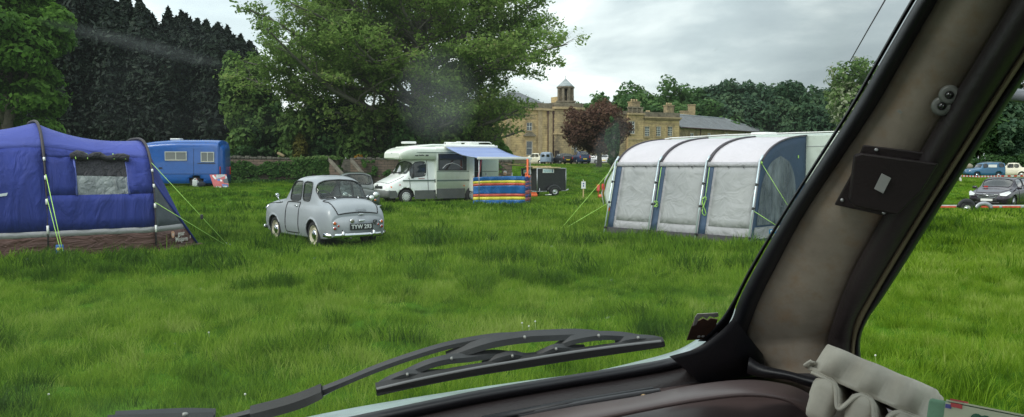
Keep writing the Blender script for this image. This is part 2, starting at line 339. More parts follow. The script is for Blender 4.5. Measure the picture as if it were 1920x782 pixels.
def plant_grass():
    P_, RO, SC, TI, IX = [], [], [], [], []
    bands = [(3.4, 13, 85, 0, .82), (13, 27, 42, NV, 1.0), (27, 55, 12, 2*NV, .85), (55, 125, 3.2, 2*NV, 1.35)]
    for y0, y1, dens, base, sc in bands:
        hw = lambda y: .66 * y + 1.2
        area = (y1 - y0) * (hw(y0) + hw(y1)); n = int(area * dens)
        y = np.sqrt(rng.random(n) * (y1**2 - y0**2) + y0**2); x = (rng.random(n) * 2 - 1) * hw(y)
        ok = np.ones(n, bool)
        for cx, cy, ux, uy, hl, hwid in KEEP:
            dx, dy = x - cx, y - cy; ok &= ~((np.abs(dx * ux + dy * uy) < hl + .1) & (np.abs(-dx * uy + dy * ux) < hwid + .1))
        if y1 > 100: ok &= (y < 50) | (x > -10); ok &= ~((y > 108) & (x < 30))
        x, y = x[ok], y[ok]; n = len(x); tf = tuft(x, y)
        big = vnoise(x * .22, y * .22, 5); mid = vnoise(x * .8, y * .8, 6)
        s = sc * (.55 + .45 * mid + .62 * tf + .35 * rng.random(n)) * (1 - .45 * ss(24, 45, y))
        ti = .52 + .35 * (big - .5) + .30 * (mid - .5) - .38 * tf + .40 * (vnoise(x * 2.6, y * 2.2, 15) - .5) + rng.normal(0, .19, n)
        pale = ss(.72, .85, vnoise(x * .5 + 31, y * .5 + 7, 9)); ti += .10 * pale * (rng.random(n) < .5)
        near = np.zeros(n)
        for cx, cy, ux, uy, hl, hwid in KEEP:
            dx, dy = x - cx, y - cy; near = np.maximum(near, 1 - ss(.05, .8, np.hypot(np.maximum(np.abs(dx * ux + dy * uy) - hl, 0), np.maximum(np.abs(-dx * uy + dy * ux) - hwid, 0))))
        s *= 1 - .55 * near
        P_.append(np.stack([x, y, H(x, y)], 1)); tilt = .75 * (vnoise(x * .7, y * .7, 7) - .35)
        RO.append(np.stack([tilt * .9 + rng.normal(0, .08, n), .9 * (vnoise(x * .6, y * .6, 8) - .5) + rng.normal(0, .08, n), rng.random(n) * 6.28], 1))
        SC.append(s); TI.append(np.clip(ti, 0, 1)); IX.append(base + rng.integers(0, NV, n))
    co = np.concatenate(P_); n = len(co); me = bpy.data.meshes.new('grass'); me.vertices.add(n); me.vertices.foreach_set('co', co.ravel())
    for nm, ty, arr in (('rot', 'FLOAT_VECTOR', np.concatenate(RO)), ('scl', 'FLOAT', np.concatenate(SC)), ('tint', 'FLOAT', np.concatenate(TI)), ('idx', 'INT', np.concatenate(IX))):
        a = me.attributes.new(nm, ty, 'POINT'); a.data.foreach_set('vector' if ty == 'FLOAT_VECTOR' else 'value', arr.ravel().astype(np.int32 if ty == 'INT' else np.float32))
    o = link('grass', me); tag(o, 'long lush green meadow grass in uneven tussocks', 'grass', kind='stuff'); me.materials.append(gm)
    ng = bpy.data.node_groups.new('grass_scatter', 'GeometryNodeTree'); ng.interface.new_socket('Geometry', in_out='INPUT', socket_type='NodeSocketGeometry'); ng.interface.new_socket('Geometry', in_out='OUTPUT', socket_type='NodeSocketGeometry')
    t = NT(ng); gi = t.n('NodeGroupInput'); go = t.n('NodeGroupOutput'); ci = t.n('GeometryNodeCollectionInfo'); ci.inputs['Collection'].default_value = gsrc; ci.inputs['Separate Children'].default_value = True; ci.inputs['Reset Children'].default_value = True
    ip = t.n('GeometryNodeInstanceOnPoints'); ip.inputs['Pick Instance'].default_value = True
    def na(nm, ty): a = t.n('GeometryNodeInputNamedAttribute', data_type=ty); a.inputs['Name'].default_value = nm; return a.outputs[0]
    t.l(gi.outputs[0], ip.inputs['Points']); t.l(ci.outputs[0], ip.inputs['Instance']); t.l(na('idx', 'INT'), ip.inputs['Instance Index']); t.l(na('rot', 'FLOAT_VECTOR'), ip.inputs['Rotation']); t.l(na('scl', 'FLOAT'), ip.inputs['Scale']); t.l(ip.outputs[0], go.inputs[0])
    md = o.modifiers.new('scatter', 'NODES'); md.node_group = ng
    return o
# ---------------------------------------------------------------- vegetation
def leaf_mesh(name, co, nrm, size, tint, material, asp=1.5, jitter=.35):
    """one quad per leaf: centres co, facing nrm, edge lengths size"""
    n = len(co); nrm = nrm / np.maximum(1e-6, np.linalg.norm(nrm, axis=1, keepdims=True))
    rv = rng.normal(size=(n, 3)); a = np.cross(nrm, rv); a /= np.maximum(1e-6, np.linalg.norm(a, axis=1, keepdims=True)); b = np.cross(nrm, a)
    s = (size * (1 + jitter * rng.normal(size=n)).clip(.35, 2))[:, None]
    v = np.stack([co - a * s * .5 * asp, co - b * s * .42 + nrm * s * .12, co + a * s * .5 * asp, co + b * s * .42 + nrm * s * .12], 1).reshape(-1, 3)
    me = bpy.data.meshes.new(name); me.vertices.add(4 * n); me.vertices.foreach_set('co', v.astype(np.float32).ravel()); me.loops.add(4 * n); me.loops.foreach_set('vertex_index', np.arange(4 * n, dtype=np.int32))
    me.polygons.add(n); me.polygons.foreach_set('loop_start', np.arange(0, 4 * n, 4, dtype=np.int32)); me.update(calc_edges=True)
    at_ = me.attributes.new('tint', 'FLOAT', 'FACE'); at_.data.foreach_set('value', tint.clip(0, 1).astype(np.float32)); me.materials.append(material); return me
bark = mat('bark', (.10, .085, .065), .95, var=.5, vscale=3, bump=.8, bscale=25, dirt=(.05, .07, .03), dirt_amt=.7)
barkg = mat('bark_grey', (.16, .15, .12), .9, var=.45, vscale=2, bump=.6, bscale=20, dirt=(.06, .08, .04), dirt_amt=.7)
def lobed_tree(name, x, y, h, r, material, label, cat='tree', group=None, n=9000, leaf=.3, lobes=26, base=.22, trunk=.25, flat=.8, seed=0, zb=None, barkm=None, top=1.0, asp=1.5, shape='round', solid=.35):
    """broadleaf tree: trunk and limbs that reach into lobes, leaves scattered in the outer part of each lobe"""
    rs = np.random.default_rng(seed + 100); z0 = (Hf(x, y) if zb is None else zb) - .1
    root = empty(name, (x, y, z0), 0, label, cat, group); ch = h * (1 - base) / 2; cz = h * base + ch
    L = []
    for k in range(lobes):
        u = rs.normal(size=3); u /= np.linalg.norm(u); u[2] = u[2] * .9 + .1; q = rs.uniform(.45, .92)
        prof = 1.0
        if shape == 'cone': prof = max(.15, .95 - .75 * (u[2] * .5 + .5))
        if shape == 'tall': prof = .85 if u[2] > .4 else 1
        c = np.array([u[0] * r * q * prof, u[1] * r * q * prof, cz + u[2] * ch * q * top]); L.append((c, r * rs.uniform(.26, .46) * (.8 if u[2] > .5 else 1)))
    L.append((np.array([0, 0, cz]), r * .55)); L.append((np.array([0, 0, cz + ch * .45]), r * .42))
    w = np.array([l[1] ** 2 for l in L]); w /= w.sum(); idx = rs.choice(len(L), n, p=w)
    C = np.array([L[i][0] for i in range(len(L))])[idx]; RR = np.array([l[1] for l in L])[idx]
    u = rs.normal(size=(n, 3)); u /= np.linalg.norm(u, axis=1, keepdims=True); q = (rs.random(n) * (1 - solid) + solid) ** .5
    ns_ = vnoise(C[:, 0] * 1.3 + u[:, 0] * 2.2 + seed, C[:, 2] * 1.3 + u[:, 2] * 2.2 + u[:, 1], 3) - .5
    co = C + u * (RR * q * (1 + .55 * ns_))[:, None] * np.array([1, 1, flat])
    keepm = (vnoise(co[:, 0] * 1.1 + 9, co[:, 2] * 1.4 + co[:, 1] * .7, seed) > .22) & (co[:, 2] > h * base * .55)
    co, u, idx = co[keepm], u[keepm], idx[keepm]; n = len(co)
    lt = rs.uniform(.25, .75, len(L))[idx]; tint = lt + rs.normal(0, .16, n)
    me = leaf_mesh('crown', co, u + rs.normal(0, .6, (n, 3)) + np.array([0, 0, .4]), np.full(n, leaf), tint, material, asp)
    link('crown', me, root)
    tb = MB(); tb.tube([(0, 0, 0), (.03 * r, 0, h * base), (-.02 * r, .02 * r, h * .55), (.02 * r, 0, h * .85)], [trunk * 1.25, trunk, trunk * .55, trunk * .12], 10)
    for c, rr in L[:14]:
        z1 = h * base * .8 + max(0, (c[2] - h * base)) * .35; tb.tube([(0, 0, z1), (c[0] * .45, c[1] * .45, (z1 + c[2]) / 2 + .1 * h * .1), tuple(c)], [trunk * .42, trunk * .26, trunk * .06], 6)
    tb.build('trunk', barkm or bark, root); return root
def spray_beech(x, y, h, r, material, label, seed=3):
    """the big beech: long limbs with flat leafy sprays, sky between them"""
    rs = np.random.default_rng(seed); z0 = Hf(x, y) - .1
    root = empty('beech_tree', (x, y, z0), 0, label, 'tree'); tb = MB(); TW = []
    tb.tube([(0, 0, 0), (.1, 0, 2), (0, .1, 5), (-.2, 0, 9), (.1, 0, 14), (0, 0, h * .82)], [1.1, .8, .68, .55, .36, .08], 12)
    def limb(p, d, length, rad, lvl):
        pts = [p]; n = 7 if lvl < 2 else 4; q = p.copy(); dd = d.copy()
        for i in range(n):
            dd = dd + rs.normal(0, .10, 3) + np.array([0, 0, (.05 if lvl == 0 else .015) - (.055 * i / n if lvl < 2 else .05)]); dd /= np.linalg.norm(dd); q = q + dd * length / n; pts.append(q.copy())
        tb.tube([tuple(a) for a in pts], [rad * (1 - .82 * i / n) for i in range(n + 1)], 6 if lvl < 2 else 4, cap=False)
        if lvl == 2:
            for a, b in zip(pts[:-1], pts[1:]): TW.append((a, b))
            return
        if lvl == 1:
            for a, b in zip(pts[3:-1], pts[4:]): TW.append((a, b))
        m = int(length / (0.95 if lvl == 0 else .62)) + 2
        for i in range(m):
            f = .22 + .78 * (i + rs.random() * .5) / m; k = min(int(f * n), n - 1); a = pts[k] + (pts[k + 1] - pts[k]) * (f * n - k if f * n - k <= 1 else 1)
            sd = 1 if i % 2 else -1; side = np.cross(dd, [0, 0, 1]); side /= np.linalg.norm(side) + 1e-6
            nd = dd * .62 + side * sd * rs.uniform(.5, .95) + np.array([0, 0, rs.uniform(-.15, .55)]); nd /= np.linalg.norm(nd)
            limb(a, nd, length * (1.08 - f) * rs.uniform(.38, .62) + .5, rad * .42 * (1.15 - f) + .006, lvl + 1)
    NL = 64
    for i in range(NL):
        f = i / (NL - 1); zz = 2.3 + f * (h * .66 - 2.3); az = i * 2.399 + rs.uniform(-.3, .3); el = .04 + 1.05 * f ** 1.2
        ln = r * (1.0 - .12 * abs(f - .25)) * (1 - .28 * f ** 2) * rs.uniform(.85, 1.08) * (.62 if cos(az) > .2 and zz < 5.5 else 1)
        limb(np.array([0, 0, zz]), np.array([cos(az) * cos(el), sin(az) * cos(el), sin(el) + .08]), ln, .26 * (1 - .6 * f), 0)
    A = np.array([a for a, b in TW]); B = np.array([b for a, b in TW]); ln = np.linalg.norm(B - A, axis=1); n = BEECH_N
    idx = rs.choice(len(A), n, p=ln / ln.sum()); f = rs.random(n)[:, None]; co = A[idx] * (1 - f) + B[idx] * f
    co += rs.normal(0, 1, (n, 3)) * np.array([.22, .22, .17])
    cz = .5 * vnoise(co[:, 0] * .7 + 40, co[:, 2] * .9 + co[:, 1] * .3 + 40, 21) + .5 * vnoise(co[:, 0] * 2.1 + 40, co[:, 2] * 2.6 + co[:, 1] * .8 + 40, 22); ok = cz > .37 - .13 * (co[:, 2] < 6); ok &= ~((co[:, 0] > 6.5 + rs.normal(0, .5, n)) & (co[:, 2] < 5.2 + (co[:, 0] - 6) * .22 + rs.normal(0, .35, n))); co, idx = co[ok], idx[ok]; n = len(co)
    tint = .5 + .5 * (vnoise(co[:, 0] * .5 + 90, co[:, 2] * .6 + co[:, 1] * .3 + 20, 23) - .5) + rs.normal(0, .15, n)
    me = leaf_mesh('crown', co, rs.normal(0, .75, (n, 3)) + np.array([0, 0, 1.0]), np.full(n, .14), tint, material, 1.5)
    link('crown', me, root); tb.build('trunk', barkg, root); print('beech twigs', len(TW)); return root
BEECH_N = 400000
def conifer(name, x, y, h, r, material, label, group=None, n=7000, leaf=.32, seed=0, zb=None, cat='tree', peaks=3):
    """dark upright conifer with a ragged many-pointed top"""
    rs = np.random.default_rng(seed + 500); z0 = (Hf(x, y) if zb is None else zb) - .1; root = empty(name, (x, y, z0), 0, label, cat, group)
    tips = [(0, 0, h)] + [(rs.uniform(-.9, .9) * r, rs.uniform(-.6, .6) * r, h * rs.uniform(.90, 1.0)) for _ in range(peaks - 1)]
    per = n // len(tips); cos_, nr = [], []
    for tx, ty, th in tips:
        zf = rs.random(per) ** .8; z = th * (.02 + .98 * zf); rr = r * (.62 if len(tips) > 1 else 1) * np.minimum(1, (1 - zf) * 4.6 + .005) ** .95
        a = rs.uniform(0, 2 * pi, per); q = np.sqrt(rs.uniform(.35, 1.0, per)); lump = 1 + .40 * (vnoise(a * 1.6 + seed, z * 1.2, 31) - .5) + .25 * (vnoise(a * 4 + seed, z * 3, 32) - .5)
        cx = tx + np.cos(a) * rr * q * lump; cy = ty + np.sin(a) * rr * q * lump; cos_.append(np.stack([cx, cy, z], 1)); nr.append(np.stack([np.cos(a), np.sin(a), .5 + 0 * a], 1))
    co = np.concatenate(cos_); nn = np.concatenate(nr) + rs.normal(0, .5, (len(co), 3))
    tint = .4 + .5 * (vnoise(co[:, 0] * 1.1 + seed, co[:, 2] * .9, 33) - .5) + rs.normal(0, .18, len(co))
    link('crown', leaf_mesh('crown', co, nn, np.full(len(co), leaf), tint, material, 2.1), root)
    tb = MB(); tb.tube([(0, 0, 0), (0, 0, h * .5), (0, 0, h * .93)], [r * .12, r * .07, .01], 8)
    for tx, ty, th in tips[1:]: tb.tube([(0, 0, h * .25), (tx * .7, ty * .7, h * .5), (tx, ty, th * .95)], [r * .06, r * .04, .01], 6)
    tb.build('trunk', bark, root); return root
LF = leafmat('beech_leaves', [(.075, .125, .036), (.125, .21, .052), (.19, .295, .070), (.26, .37, .10), (.34, .35, .14)], trans=.55)
LB = leafmat('bright_leaves', [(.035, .09, .014), (.068, .155, .022), (.105, .22, .030), (.15, .28, .045)], trans=.45)
LD = leafmat('dark_leaves', [(.014, .034, .014), (.026, .064, .020), (.044, .10, .028), (.07, .135, .034)], trans=.35)
LY = leafmat('yew_needles', [(.006, .011, .010), (.011, .019, .014), (.018, .030, .019), (.028, .045, .026)], trans=.12)
LW = leafmat('wood_leaves', [(.028, .065, .022), (.052, .115, .034), (.08, .155, .045), (.115, .19, .055)], trans=.35)
LWB = leafmat('wood_leaves_dark', [(.022, .046, .030), (.036, .078, .042), (.055, .105, .05), (.08, .13, .058)], trans=.3)
LC = leafmat('copper_leaves', [(.052, .028, .020), (.090, .046, .032), (.135, .072, .048), (.14, .10, .055)], trans=.35)
LH = leafmat('chestnut_leaves', [(.045, .09, .026), (.085, .155, .042), (.13, .20, .06), (.5, .5, .38)], trans=.35)
LM = leafmat('mid_green_leaves', [(.040, .078, .022), (.074, .142, .034), (.12, .21, .05), (.18, .26, .07)], trans=.4)
LI = leafmat('ivy_leaves', [(.012, .035, .010), (.028, .075, .014), (.05, .12, .02), (.11, .18, .05)], trans=.25)
LG = leafmat('golden_leaves', [(.05, .055, .012), (.10, .10, .018), (.17, .15, .025)], trans=.3)
LO = leafmat('amber_leaves', [(.22, .11, .012), (.36, .19, .02), (.48, .28, .04)], trans=.3)
def px_tree(fn, name, px, Y, topy, rpx, *a, **k):
    x = X_at(px, Y); z = Hf(x, Y); return fn(name, x, Y, Z_at(topy, Y) - z, rpx * Y / F, *a, **k)
# beech behind the motorhome
spray_beech(X_at(790, 58), 58, 25.0, 14.0, LF, 'huge spreading green beech with open sunlit sprays rising behind the motorhome')
# bright tree at the left
px_tree(lobed_tree, 'broadleaf_tree', 14, 37, -150, 116, LB, 'bright green leafy tree rising behind the blue tent at the left', n=52000, leaf=.18, lobes=70, base=.06, trunk=.3, seed=1)
px_tree(lobed_tree, 'broadleaf_tree', -150, 46, -220, 150, LB, 'bright green leafy tree at the left frame edge behind the first one', n=9000, leaf=.26, lobes=30, base=.16, trunk=.3, seed=2)
# dark conifers
GC = 'dark conifers in a row behind the blue van'
cl = [(112, -30), (158, -14), (200, 2), (240, 14), (282, 24), (322, 36), (358, 44), (392, 56), (424, 78), (60, -40)]
wd = ['first', 'second', 'third', 'fourth', 'fifth', 'sixth', 'seventh', 'eighth', 'ninth']
for i, (px, ty) in enumerate(cl):
    lab = ('dark spiky conifer in the row behind the blue van, %s from the bright green tree' % wd[i]) if i < 9 else 'dark spiky conifer mostly hidden behind the bright green tree at left'
    px_tree(conifer, 'dark_conifer', px, 66 + (i % 3) * 1.6, ty - 16 + [6, -8, 3, -4, 8, -6, 5, -3, 4, 0][i], [62, 50, 70, 56, 66, 52, 68, 54, 60, 60][i], LY, lab, GC, n=24000, leaf=.20, seed=i, peaks=11)
# dark trees and shrubs under and behind the beech
GU = 'dark trees beyond the garden wall'
und = [(470, 84, 50, LM, 'tall mid green tree at the right end of the dark conifer row', 62), (505, 168, 52, LD, 'dark leafy tree above the garden wall, left of the golden conifer', 63), (572, 180, 50, LM, 'mid green leafy tree directly behind the small golden conifer', 57.5), (636, 172, 52, LD, 'dark leafy tree behind the stone steps gap in the wall', 56.5), (700, 170, 54, LM, 'mid green leafy tree behind the motorhome overcab', 55.5), (766, 190, 50, LD, 'dark leafy tree behind the motorhome roof, left half', 55), (826, 180, 52, LM, 'mid green leafy tree behind the motorhome roof, right half', 55.5), (884, 200, 46, LD, 'dark leafy tree beside the left end of the stone house', 58), (928, 236, 28, LB, 'small green tree touching the left corner of the stone house', 68)]
for i, (px, ty, rp, mm, lab, Y) in enumerate(und): px_tree(lobed_tree, 'dark_tree', px, Y, ty, rp * 1.15, mm, lab, 'tree', GU, n=11000, leaf=.21, lobes=30, base=.02, trunk=.14, seed=20 + i, flat=1.1)
for i, (px, ty, lab) in enumerate([(470, 262, 'low dark shrub behind the wall beside the blue van'), (600, 258, 'low dark shrub behind the wall right of the golden conifer'), (742, 236, 'yellow green shrub just above the motorhome overcab'), (716, 250, 'low yellow green shrub left of the motorhome overcab')]):
    px_tree(lobed_tree, 'shrub', px, 57, ty, 34, LD if i < 2 else LG, lab, 'shrub', n=3500, leaf=.2, lobes=14, base=.02, trunk=.07, seed=40 + i)
px_tree(conifer, 'golden_conifer', 561, 55.5, 246, 17, LG, 'small golden green twin pointed conifer behind the garden wall', None, n=2600, leaf=.12, seed=71, peaks=3, cat='shrub')
# wood behind the house
GW = 'trees of the wood behind the stone house'
wood = [(1088, 176, 34, 'pale tree peeping above the house tower, left end of the wood'), (1128, 172, 34, 'rounded tree above the copper beech'), (1160, 166, 30, 'low crowned tree just right of the copper beech top'), (1204, 146, 40, 'tallest rounded tree above the house balustrade'), (1262, 152, 38, 'tree behind the second house chimney'), (1312, 149, 36, 'tree above the left end of the slate wing'), (1356, 152, 34, 'tree directly behind the twin chimney of the slate wing'), (1402, 146, 36, 'domed dark tree above the right end of the slate wing'), (1448, 152, 36, 'dark tree in the wood just right of the house wing end'), (1494, 156, 36, 'dark tree in the wood midway between house wing and chestnut'), (1538, 162, 36, 'dark tree in the wood beside the pale blossomed chestnut')]
protos = []
for i, (px, ty, rp, lab) in enumerate(wood):
    px_tree(lobed_tree, 'wood_tree', px, 178 + (i % 3) * 4, ty - 3, rp * 1.75, LW if i < 6 else LWB, lab, 'tree', GW, n=11000, leaf=.55, lobes=34, base=.08, trunk=.35, seed=60 + i, zb=2.0)
for i, (px, ty) in enumerate([(1236, 178), (1286, 184), (1336, 190), (1378, 180), (1425, 176), (1470, 178), (1516, 182), (1560, 186)]):
    px_tree(lobed_tree, 'wood_tree', px, 168, ty, 52, LW if i < 3 else LWB, ['lower dark tree between the balustrade and second chimney', 'lower dark tree left of the twin chimney', 'lower dark tree right behind the twin chimney', 'lower dark tree over the slate roof hip', 'lower dark tree just past the slate wing end', 'lower dark tree over the awning roof, nearer the house', 'lower dark tree over the awning roof, nearer the chestnut', 'lower dark tree at the foot of the blossomed chestnut'][i], 'tree', GW, n=8000, leaf=.55, lobes=26, base=.02, trunk=.3, seed=80 + i, zb=1.5, flat=1.1)
px_tree(lobed_tree, 'chestnut_tree', 1622, 82, 96, 82, LH, 'pale blossomed chestnut tree between the awning and the windscreen pillar', n=14000, leaf=.28, lobes=36, base=.08, trunk=.3, seed=101, flat=1.0)
for i, (px, Y, ty, rp, lab) in enumerate([(1800, 128, 60, 62, 'dark tree right of the windscreen pillar above the blue vintage estate'), (1872, 122, 110, 56, 'dark tree above the cream vintage car'), (1935, 130, 60, 60, 'tall dark tree at the right frame edge'), (1730, 134, 90, 60, 'dark tree hidden behind the windscreen pillar'), (1838, 118, 190, 44, 'lower dark tree directly behind the blue vintage estate'), (1905, 116, 210, 44, 'lower dark tree behind the two stone finials')]):
    px_tree(lobed_tree, 'dark_tree', px, Y, ty, rp, LD if i % 2 == 0 else LWB, lab, 'tree', 'dark trees at the right edge of the field', n=9000, leaf=.42, lobes=30, base=.03, trunk=.3, seed=110 + i, flat=1.1)
# copper beech before the house, ivy up its trunk
cb_ = px_tree(lobed_tree, 'copper_beech', 1122, 96, 178, 70, LC, 'dark purple copper beech standing in front of the stone house', n=21000, leaf=.21, lobes=30, base=.08, trunk=.30, seed=124, flat=.8, solid=.2)
iv = px_tree(lobed_tree, 'ivy_clad_tree', 1150, 84, 214, 15, LD, 'slim ivy clad tree at the right edge of the copper beech', n=7500, leaf=.15, lobes=26, base=.0, trunk=.34, seed=121, flat=1.5, shape='tall')
for i, (px, rp, ty) in enumerate([(1780, 40, 292), (1850, 40, 290), (1920, 40, 288)]):
    px_tree(lobed_tree, 'hedge_shrub', px, 112, ty, 40, LD, ['dark rounded hedge shrub just right of the pillar', 'dark rounded hedge shrub behind the blue vintage estate', 'dark rounded hedge shrub behind the cream vintage car'][i], 'shrub', n=3000, leaf=.25, lobes=12, base=0, trunk=.1, seed=130 + i)

# ---------------------------------------------------------------- garden wall, steps
sw = stone('garden_wall_stone', (.19, .135, .10), (.14, .10, .08), (.05, .045, .035), .42, .16, .8, (.03, .04, .02), .8)
cop = mat('coping_stone', (.13, .12, .10), .95, var=.5, vscale=3, bump=.8, bscale=12, dirt=(.05, .06, .03), dirt_amt=.8)
WY = 52.0
def ivy(parent, x0, x1, y, z0f, z1f, n, seed, dens=.35):
    rs = np.random.default_rng(seed); x = rs.uniform(x0, x1, n); f = rs.random(n); z = np.array([z0f(a) for a in x]) * (1 - f) + np.array([z1f(a) for a in x]) * f
    x = x + rs.normal(0, .22, n); z = z - np.abs(rs.normal(0, .22, n)) * (vnoise(x * 1.7, 0 * x, seed + 3) * 2); ok = vnoise(x * 1.1, z * 1.6, seed) * .65 + vnoise(x * 3.1, z * 3.5, seed + 1) * .35 > dens; x, z = x[ok], z[ok]; n = len(x)
    co = np.stack([x, y - .06 - rs.random(n) * .16 - .12 * vnoise(x * 2, z * 2, 3), z], 1)
    link('ivy', leaf_mesh('ivy', co, np.tile([0, -1, .5], (n, 1)) + rs.normal(0, .5, (n, 3)), np.full(n, .15), rs.normal(.5, .22, n) + .5 * (z > 2.1), LI, 1.2), parent)
def wall_run(px0, px1, top0, top1, label, seed, ivyspec):
    x0, x1 = X_at(px0, WY), X_at(px1, WY); z0, z1 = Z_at(top0, WY), Z_at(top1, WY)
    w = empty('garden_wall', ((x0 + x1) / 2, WY, 0), 0, label, 'wall'); cx = (x0 + x1) / 2
    mb = MB(); mb.prism([(x0 - cx, 0, -.3), (x1 - cx, 0, -.3), (x1 - cx, 0, z1 - .14), (x0 - cx, 0, z0 - .14)], (0, .4, 0)); mb.build('stonework', sw, w)
    c = MB(); x = x0; rs = random.Random(seed)
    while x < x1 - .05:
        wd_ = rs.uniform(.16, .3); zt = lerp(z0, z1, (x - x0) / (x1 - x0)); hh = rs.uniform(.10, .19); c.box((x + wd_ / 2 - cx, .2, zt - .14 + hh / 2 + .003), (wd_ - .02, .5, hh), 0, rs.uniform(-.08, .08), .03); x += wd_
    c.build('coping', cop, w)
    for (a, b, lo, hi, n, s2, de) in ivyspec: 
        xa, xb = X_at(a, WY) - cx, X_at(b, WY) - cx; ivy(w, xa, xb, 0, lambda q, lo=lo: lo, lambda q, hi=hi: hi, n, s2, de)
    return w
wall_run(330, 634, 291, 297, 'long low stone garden wall with ivy between blue van and steps', 3, [(425, 575, 1.25, 1.98, 3000, 5, .55), (560, 634, .95, 2.30, 3600, 7, .42), (425, 520, .6, .9, 500, 9, .5)])
wall_run(657, 960, 295, 300, 'stone garden wall right of the steps, running behind the motorhome', 4, [(672, 770, 1.2, 2.05, 2000, 8, .48), (760, 940, .9, 2.0, 1600, 12, .52)])
st = empty('garden_steps', (X_at(645, WY), WY, 0), 0, 'stone steps in the gap between the two garden walls', 'steps')
mb = MB()
for k in range(8): mb.box((0, .3 + k * .3, .3 + k * .085 + .5), (1.0, .32, .17 + k * .17), 0)
mb.build('treads', cop, st)
for (a, ya, b, yb) in ((611, 292, 648, 334), (656, 297, 692, 339)):
    A = at(a, ya, WY - .15); B = at(b, yb, WY - 1.3); mb = MB(); cx, cy = st.location.x, st.location.y
    mb.prism([(A.x - cx, A.y - cy, A.z), (B.x - cx, B.y - cy, B.z), (B.x - cx, B.y - cy, B.z - .16), (A.x - cx, A.y - cy, A.z - .2)], (.13, .12, 0)); mb.build('slanted_coping', mat('pale_coping', (.20, .18, .145), .9, var=.4, vscale=4, bump=.6, bscale=20), st)
    mb = MB(); mb.prism([(A.x - cx + .03, A.y - cy + .03, A.z - .2), (B.x - cx + .04, B.y - cy + .03, B.z - .16), (B.x - cx + .03, B.y - cy + .03, .3), (A.x - cx + .03, A.y - cy + .03, .3)], (.07, .08, 0)); mb.build('cheek_wall', sw, st)
# amber clipped bush and a pale stone on the wall
o = px_tree(lobed_tree, 'amber_bush', 670, 53.2, 283, 12, LO, 'small clipped amber bush on top of the garden wall beside the steps', 'shrub', n=1500, leaf=.09, lobes=12, base=.5, trunk=.05, seed=140, flat=.7)
mb = MB(); A = at(527, 290, WY + .2); mb.box((0, 0, 0), (.5, .3, .16), 0, 0, .06, Matrix.Rotation(.5, 4, 'Y')); tag(mb.build('coping_stone', mat('tan_stone', (.30, .23, .13), .9, var=.3, bump=.4), None, A), 'tan loose stone lying on the wall coping near the golden conifer', 'stone')
# long grass and nettles at the foot of the wall
rs = np.random.default_rng(77); n = 5000; x = rs.uniform(X_at(425, WY), X_at(720, WY), n); y = WY - rs.random(n) ** 1.5 * 2.2; hh = .22 * rs.random(n) * (1 - (WY - y) / 2.6)
co = np.stack([x, y, Hbase(x, y) + hh * (.5 + vnoise(x * 1.2, y, 4))], 1)
tag(link('undergrowth', leaf_mesh('undergrowth', co, rs.normal(0, 1, (n, 3)), np.full(n, .11), rs.normal(.45, .2, n), LI, 2.2)), 'rough weeds along the foot of the garden wall', 'undergrowth', kind='stuff')
# ---------------------------------------------------------------- shared vehicle materials
def paint(name, c, rough=.28, coat=.6, var=.06, dirt=(.12, .11, .09), da=.25): return mat(name, c, rough, 0, var, 1.5, 0, col2=None, coat=coat, dirt=dirt, dirt_amt=da)
rubber = mat('rubber', (.018, .018, .018), .85, var=.3, bump=.3, bscale=80)
blackp = mat('black_trim', (.02, .02, .022), .5, var=.2)
chrome = mat('chrome', (.75, .76, .78), .12, 1.0, var=.08)
dullmetal = mat('dull_metal', (.42, .43, .44), .4, .9, var=.2, vscale=12)
whitep = mat('white_plastic', (.72, .72, .70), .5, var=.08)
hub_w = mat('wheel_cover', (.62, .62, .60), .4, .3, var=.15, vscale=10)
inter = mat('car_interior', (.035, .032, .03), .9, var=.3)
amber = mat('amber_lens', (.75, .16, .01), .2, var=.1, coat=.5); redl = mat('red_lens', (.45, .02, .015), .2, var=.1, coat=.5)
lampg = mat('lamp_glass', (.62, .64, .62), .1, .25, var=.15, vscale=20, coat=.8)
glass = glassmat('car_glass', (.66, .72, .70), .85, refl=.9); glassd = glassmat('dark_glass', (.4, .44, .44), .42, refl=2.0)
gap_m = mat('panel_gap_dark', (.012, .012, .012), .8, var=.1)

